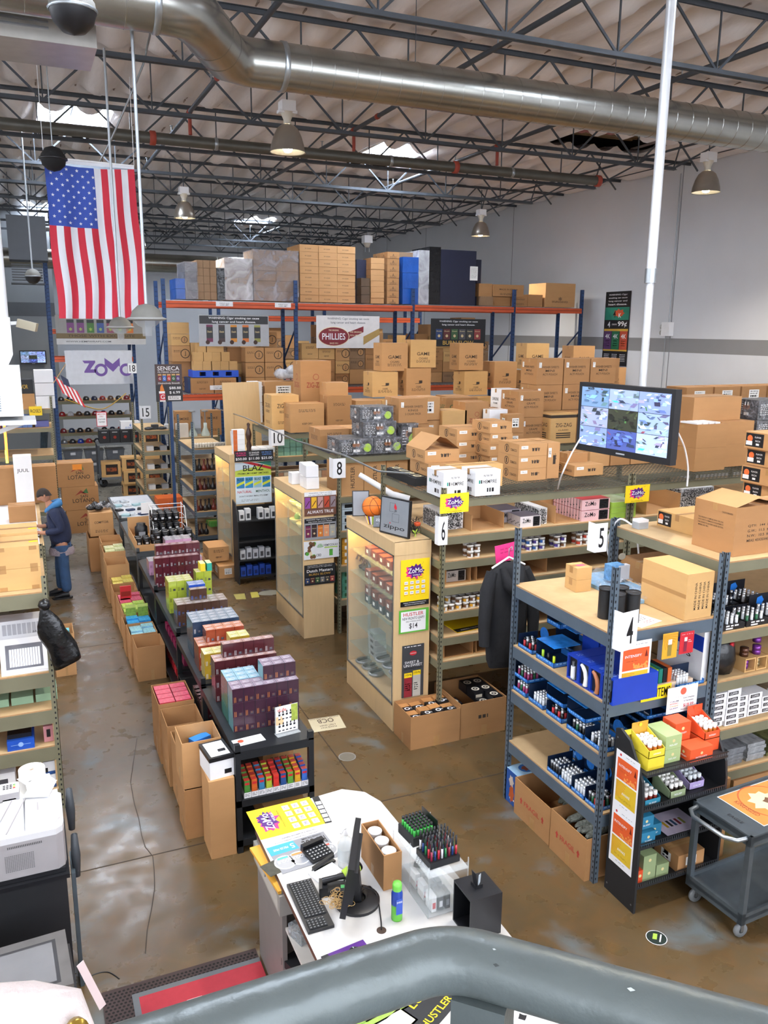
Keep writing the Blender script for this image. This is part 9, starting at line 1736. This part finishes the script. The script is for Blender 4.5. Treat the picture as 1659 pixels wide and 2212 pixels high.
for k in range(9):
 q = MB(); q.box(0, 0, 0, .03, .08, .1, (PAPER, mat('#55585c', .4), BLACKM)[k % 3]); q.rect(front(1, 1, 1), .005, .02, .025, .06, (RED, PAPER, mat('#8a8d92'))[k % 3]); q.build('small_pack', None, (ax+.02+.045*(k % 3), ay+.03+.11*(k//3), DZ+.008), 0, 'small pack inside the clear stand, %s across, %s deep' % (ORD[k % 3], ORD[k//3]), 'pack')
t = thing('pen_tray', 'black block of upright vape pens on the clear stand', 'pen block', (ax+.02, ay+.06, DZ+.268), .05); MB().box(0, 0, 0, .2, .17, .04, BLACK).build('block', t)
for i in range(8):
 for j in range(5):
  q = MB(); c = mat(('#8a1f3a', '#26407a', '#b9283a', '#d8dade', '#2a7a4a')[(i+2*j) % 5], .3); q.lathe([(0, 0), (.007, 0), (.007, .06), (.0, .06)], c, 8); q.lathe([(.0055, .06), (.006, .12), (0, .122)], BLACK, 8); q.build('pen', t, (.018+.0235*i, .02+.033*j, .041))
t = thing('lighter_carton', 'black display of lime lighters on the stand end', 'display', (ax+.02, ay+.29, DZ+.268), .1); q = MB(); q.box(0, 0, 0, .17, .18, .06, BLACKM); q.box(.17, 0, 0, .175, .18, .13, BLACK); q.rect(front(1, 1, 1), .08, .01, .14, .045, PAPER); q.build('tray', t)
for i in range(6):
 for j in range(6): q = MB(); q.lathe([(0, 0), (.009, 0), (.009, .05), (0, .05)], mat('#3fae4a', .3), 8); q.lathe([(.0085, .05), (.0085, .07), (0, .07)], BLACK, 8); q.build('lighter', t, (.02+.024*i, .02+.027*j, .05))
p = gz(868, 1862, DZ+.13); q = MB(); q.box(0, 0, 0, .045, .15, .018, BLACKM); [q.disc(topf(1, 1, .018), .014+.017*(k % 2), .02+.018*(k//2), .005, PAPER, .0006, 8) for k in range(14)]; q.build('remote_control', None, (ax+.03, ay+.3, DZ+.128), -.7, 'black remote control on the middle clear shelf', 'remote')
t = thing('black_cube_stand', 'matte black open cube display with a card holder on its top', 'cube display', (2.04, 3.42, DZ+.001), 0)
q = MB(); s_ = .2;
q.box(0, 0, 0, s_, s_, .01, BLACK); q.box(0, 0, s_+.05, s_, s_, s_+.06, BLACK); q.box(s_-.01, 0, .01, s_, s_, s_+.05, BLACK); q.box(0, s_-.01, .01, s_-.01, s_, s_+.05, BLACK); q.box(0, 0, .01, s_-.01, .01, s_+.05, BLACK); q.build('cube_shell', t)
q = MB(); q.box(.07, .08, .26, .12, .13, .28, BLACK); q.bar((.08, .09, .28), (.07, .1, .36), .004, .05, BLACK); q.bar((.1, .09, .28), (.11, .1, .33), .004, .04, mat('#b9c4cc', .4)); q.build('card_holder', t)
def csheet(label, O, w, h, yaw, art, m): q = MB(); q.box(0, 0, 0, w, h, .002, m); art(q, topf(1, 1, .002), w, h); return q.build('counter_sheet', None, (O[0], O[1], DZ+.001), yaw, label, 'counter mat')
p = gz(735, 2205, DZ)
csheet('green bamboo patterned mat on the desk below the rail', (p.x, p.y-.12), .42, .3, .18, lambda q, F, w, h: ([q.rect(F, w*.02, h*(.03+.12*k), w*.98, h*(.12+.12*k), mat('#8fb04a', .5, noise=.2, scale=30)) for k in range(8)], q.rect(F, w*.25, h*.35, w*.6, h*.62, mat('#b9824a', .5), .001), q.text(F, 'OCB', w*.7, h*.75, h*.2, PAPER, w=w*.3, l=.0016)), mat('#6f9a3a', .5))
p = gz(895, 2190, DZ)
csheet('dark magazine with red edge on the desk below the rail', (p.x, p.y-.15), .3, .34, .5, lambda q, F, w, h: (q.rect(F, 0, h*.75, w, h, RED), q.text(F, 'LUST', w*.6, h*.5, h*.14, YEL, w=w*.6, l=.0014), q.text(F, 'HUSTLER', w*.5, h*.15, h*.12, YEL, w=w*.8, l=.0014)), BLACKM)
csheet('clear bagged flat pack beside the dark magazine', (p.x-.16, p.y-.12), .18, .3, .45, lambda q, F, w, h: q.rect(F, .01, .01, w-.01, h*.4, mat('#c9c4b0', .4)), mat('#b9bcc0', .25))
p = gz(1085, 2190, DZ)
t = thing('white_counter_box', 'white pack with a dark figure mark at the desk end below the rail', 'box', (p.x, p.y-.2, .0)); q = MB(); q.box(0, 0, DZ+.001, .22, .18, DZ+.05, PAPER); splat(q, topf(1, 1, DZ+.05), .05, .1, .02, BLACK, 8, .001, 2); q.build('white_pack', t)
# RAILING AT THE STAIR HEAD
RP = mat('#5a6261', .38, .15, noise=.08, scale=18, bump=.15, bscale=30, key='rail')
ZR = gd(970, 2065, .655).z; c0 = gd(968, 2062, .655); L1 = gz(560, 2197, ZR); R1 = gz(1440, 2196, ZR)
dl = (L1-c0).normalized(); dr_ = (R1-c0).normalized()
t = thing('stair_railing', 'scuffed grey painted pipe railing at the head of the stairs', 'railing', (0, 0, 0))
N1 = 10; arc = []
pa = c0+dl*.03; pb = c0+dr_*.03
for k in range(N1+1): u = k/N1; arc.append(pa*(1-u)**2+c0*2*u*(1-u)+pb*u*u)
q = MB(); q.tube([c0+dl*1.6, c0+dl*.8, c0+dl*.3]+arc+[c0+dr_*.3, c0+dr_*.8, c0+dr_*1.8], .0242, RP, 32)
random.seed(9); SC_ = mat('#3b403f', .8); SL = mat('#b9c0bf', .6)
for k in range(34):
 s_ = random.uniform(.02, .55); d_ = dl if k % 2 else dr_; b_ = c0+d_*s_; nrm = d_.cross(Z_)*random.choice((-1, 1)); an = random.uniform(.2, 1.3); nn = (nrm.normalized()*math.cos(an)+Z_*math.sin(an)).normalized(); tt = d_; pp2 = b_+nn*.0245; ss = random.uniform(.001, .004); v_ = nn.cross(tt)
 q.poly([pp2+tt*ss, pp2+v_*ss*.4, pp2-tt*ss*.8, pp2-v_*ss*.5], SC_ if k % 3 else SL)
q.build('top_rail', t)
dm = (dl+dr_).normalized(); cp = c0-dm*-.0+dr_*.02
q = MB(); cp = c0+dr_*.03; q.bar((cp.x, cp.y, ZR-.02), (cp.x, cp.y, ZR-1.1), .042, .042, RP, up=tuple(dr_)); q.build('post', t)
t = thing('stair_platform', 'grey steel landing beneath the railing', 'platform', (0, 0, 0)); MB().box(-1.2, -2.2, ZR-1.15, 1.6, cp.y+.03, ZR-1.1, DARKST).build('deck', t)
for x in (-1.1, 1.5): MB().box(x, -1.0, 0, x+.08, -.92, ZR-1.15, DARKST).build('leg', t)
p = gd(40, 2215, .50)
t = thing('wrapped_post_end', 'pale cloth-wrapped rail end with a brass cap, close to the viewer', 'rail end', (0, 0, 0)); CLT = mat('#d8ccc8', .85, noise=.06, scale=30, bump=.4, bscale=60)
a = gd(-60, 2215, .5); b = gd(60, 2205, .5); c = gd(140, 2200, .5); e = gd(170, 2260, .5)
q = MB(); q.tube([a, b, c, e], [.022, .0215, .017, .012], CLT, 20); q.build('cloth_wrap', t); p = gd(165, 2222, .48); MB().lathe([(0, -.004), (.006, -.002), (.006, .004), (0, .006)], mat('#a98a3a', .3, .8), 14, p, (.3, -.8, .3)).build('brass_cap', t)
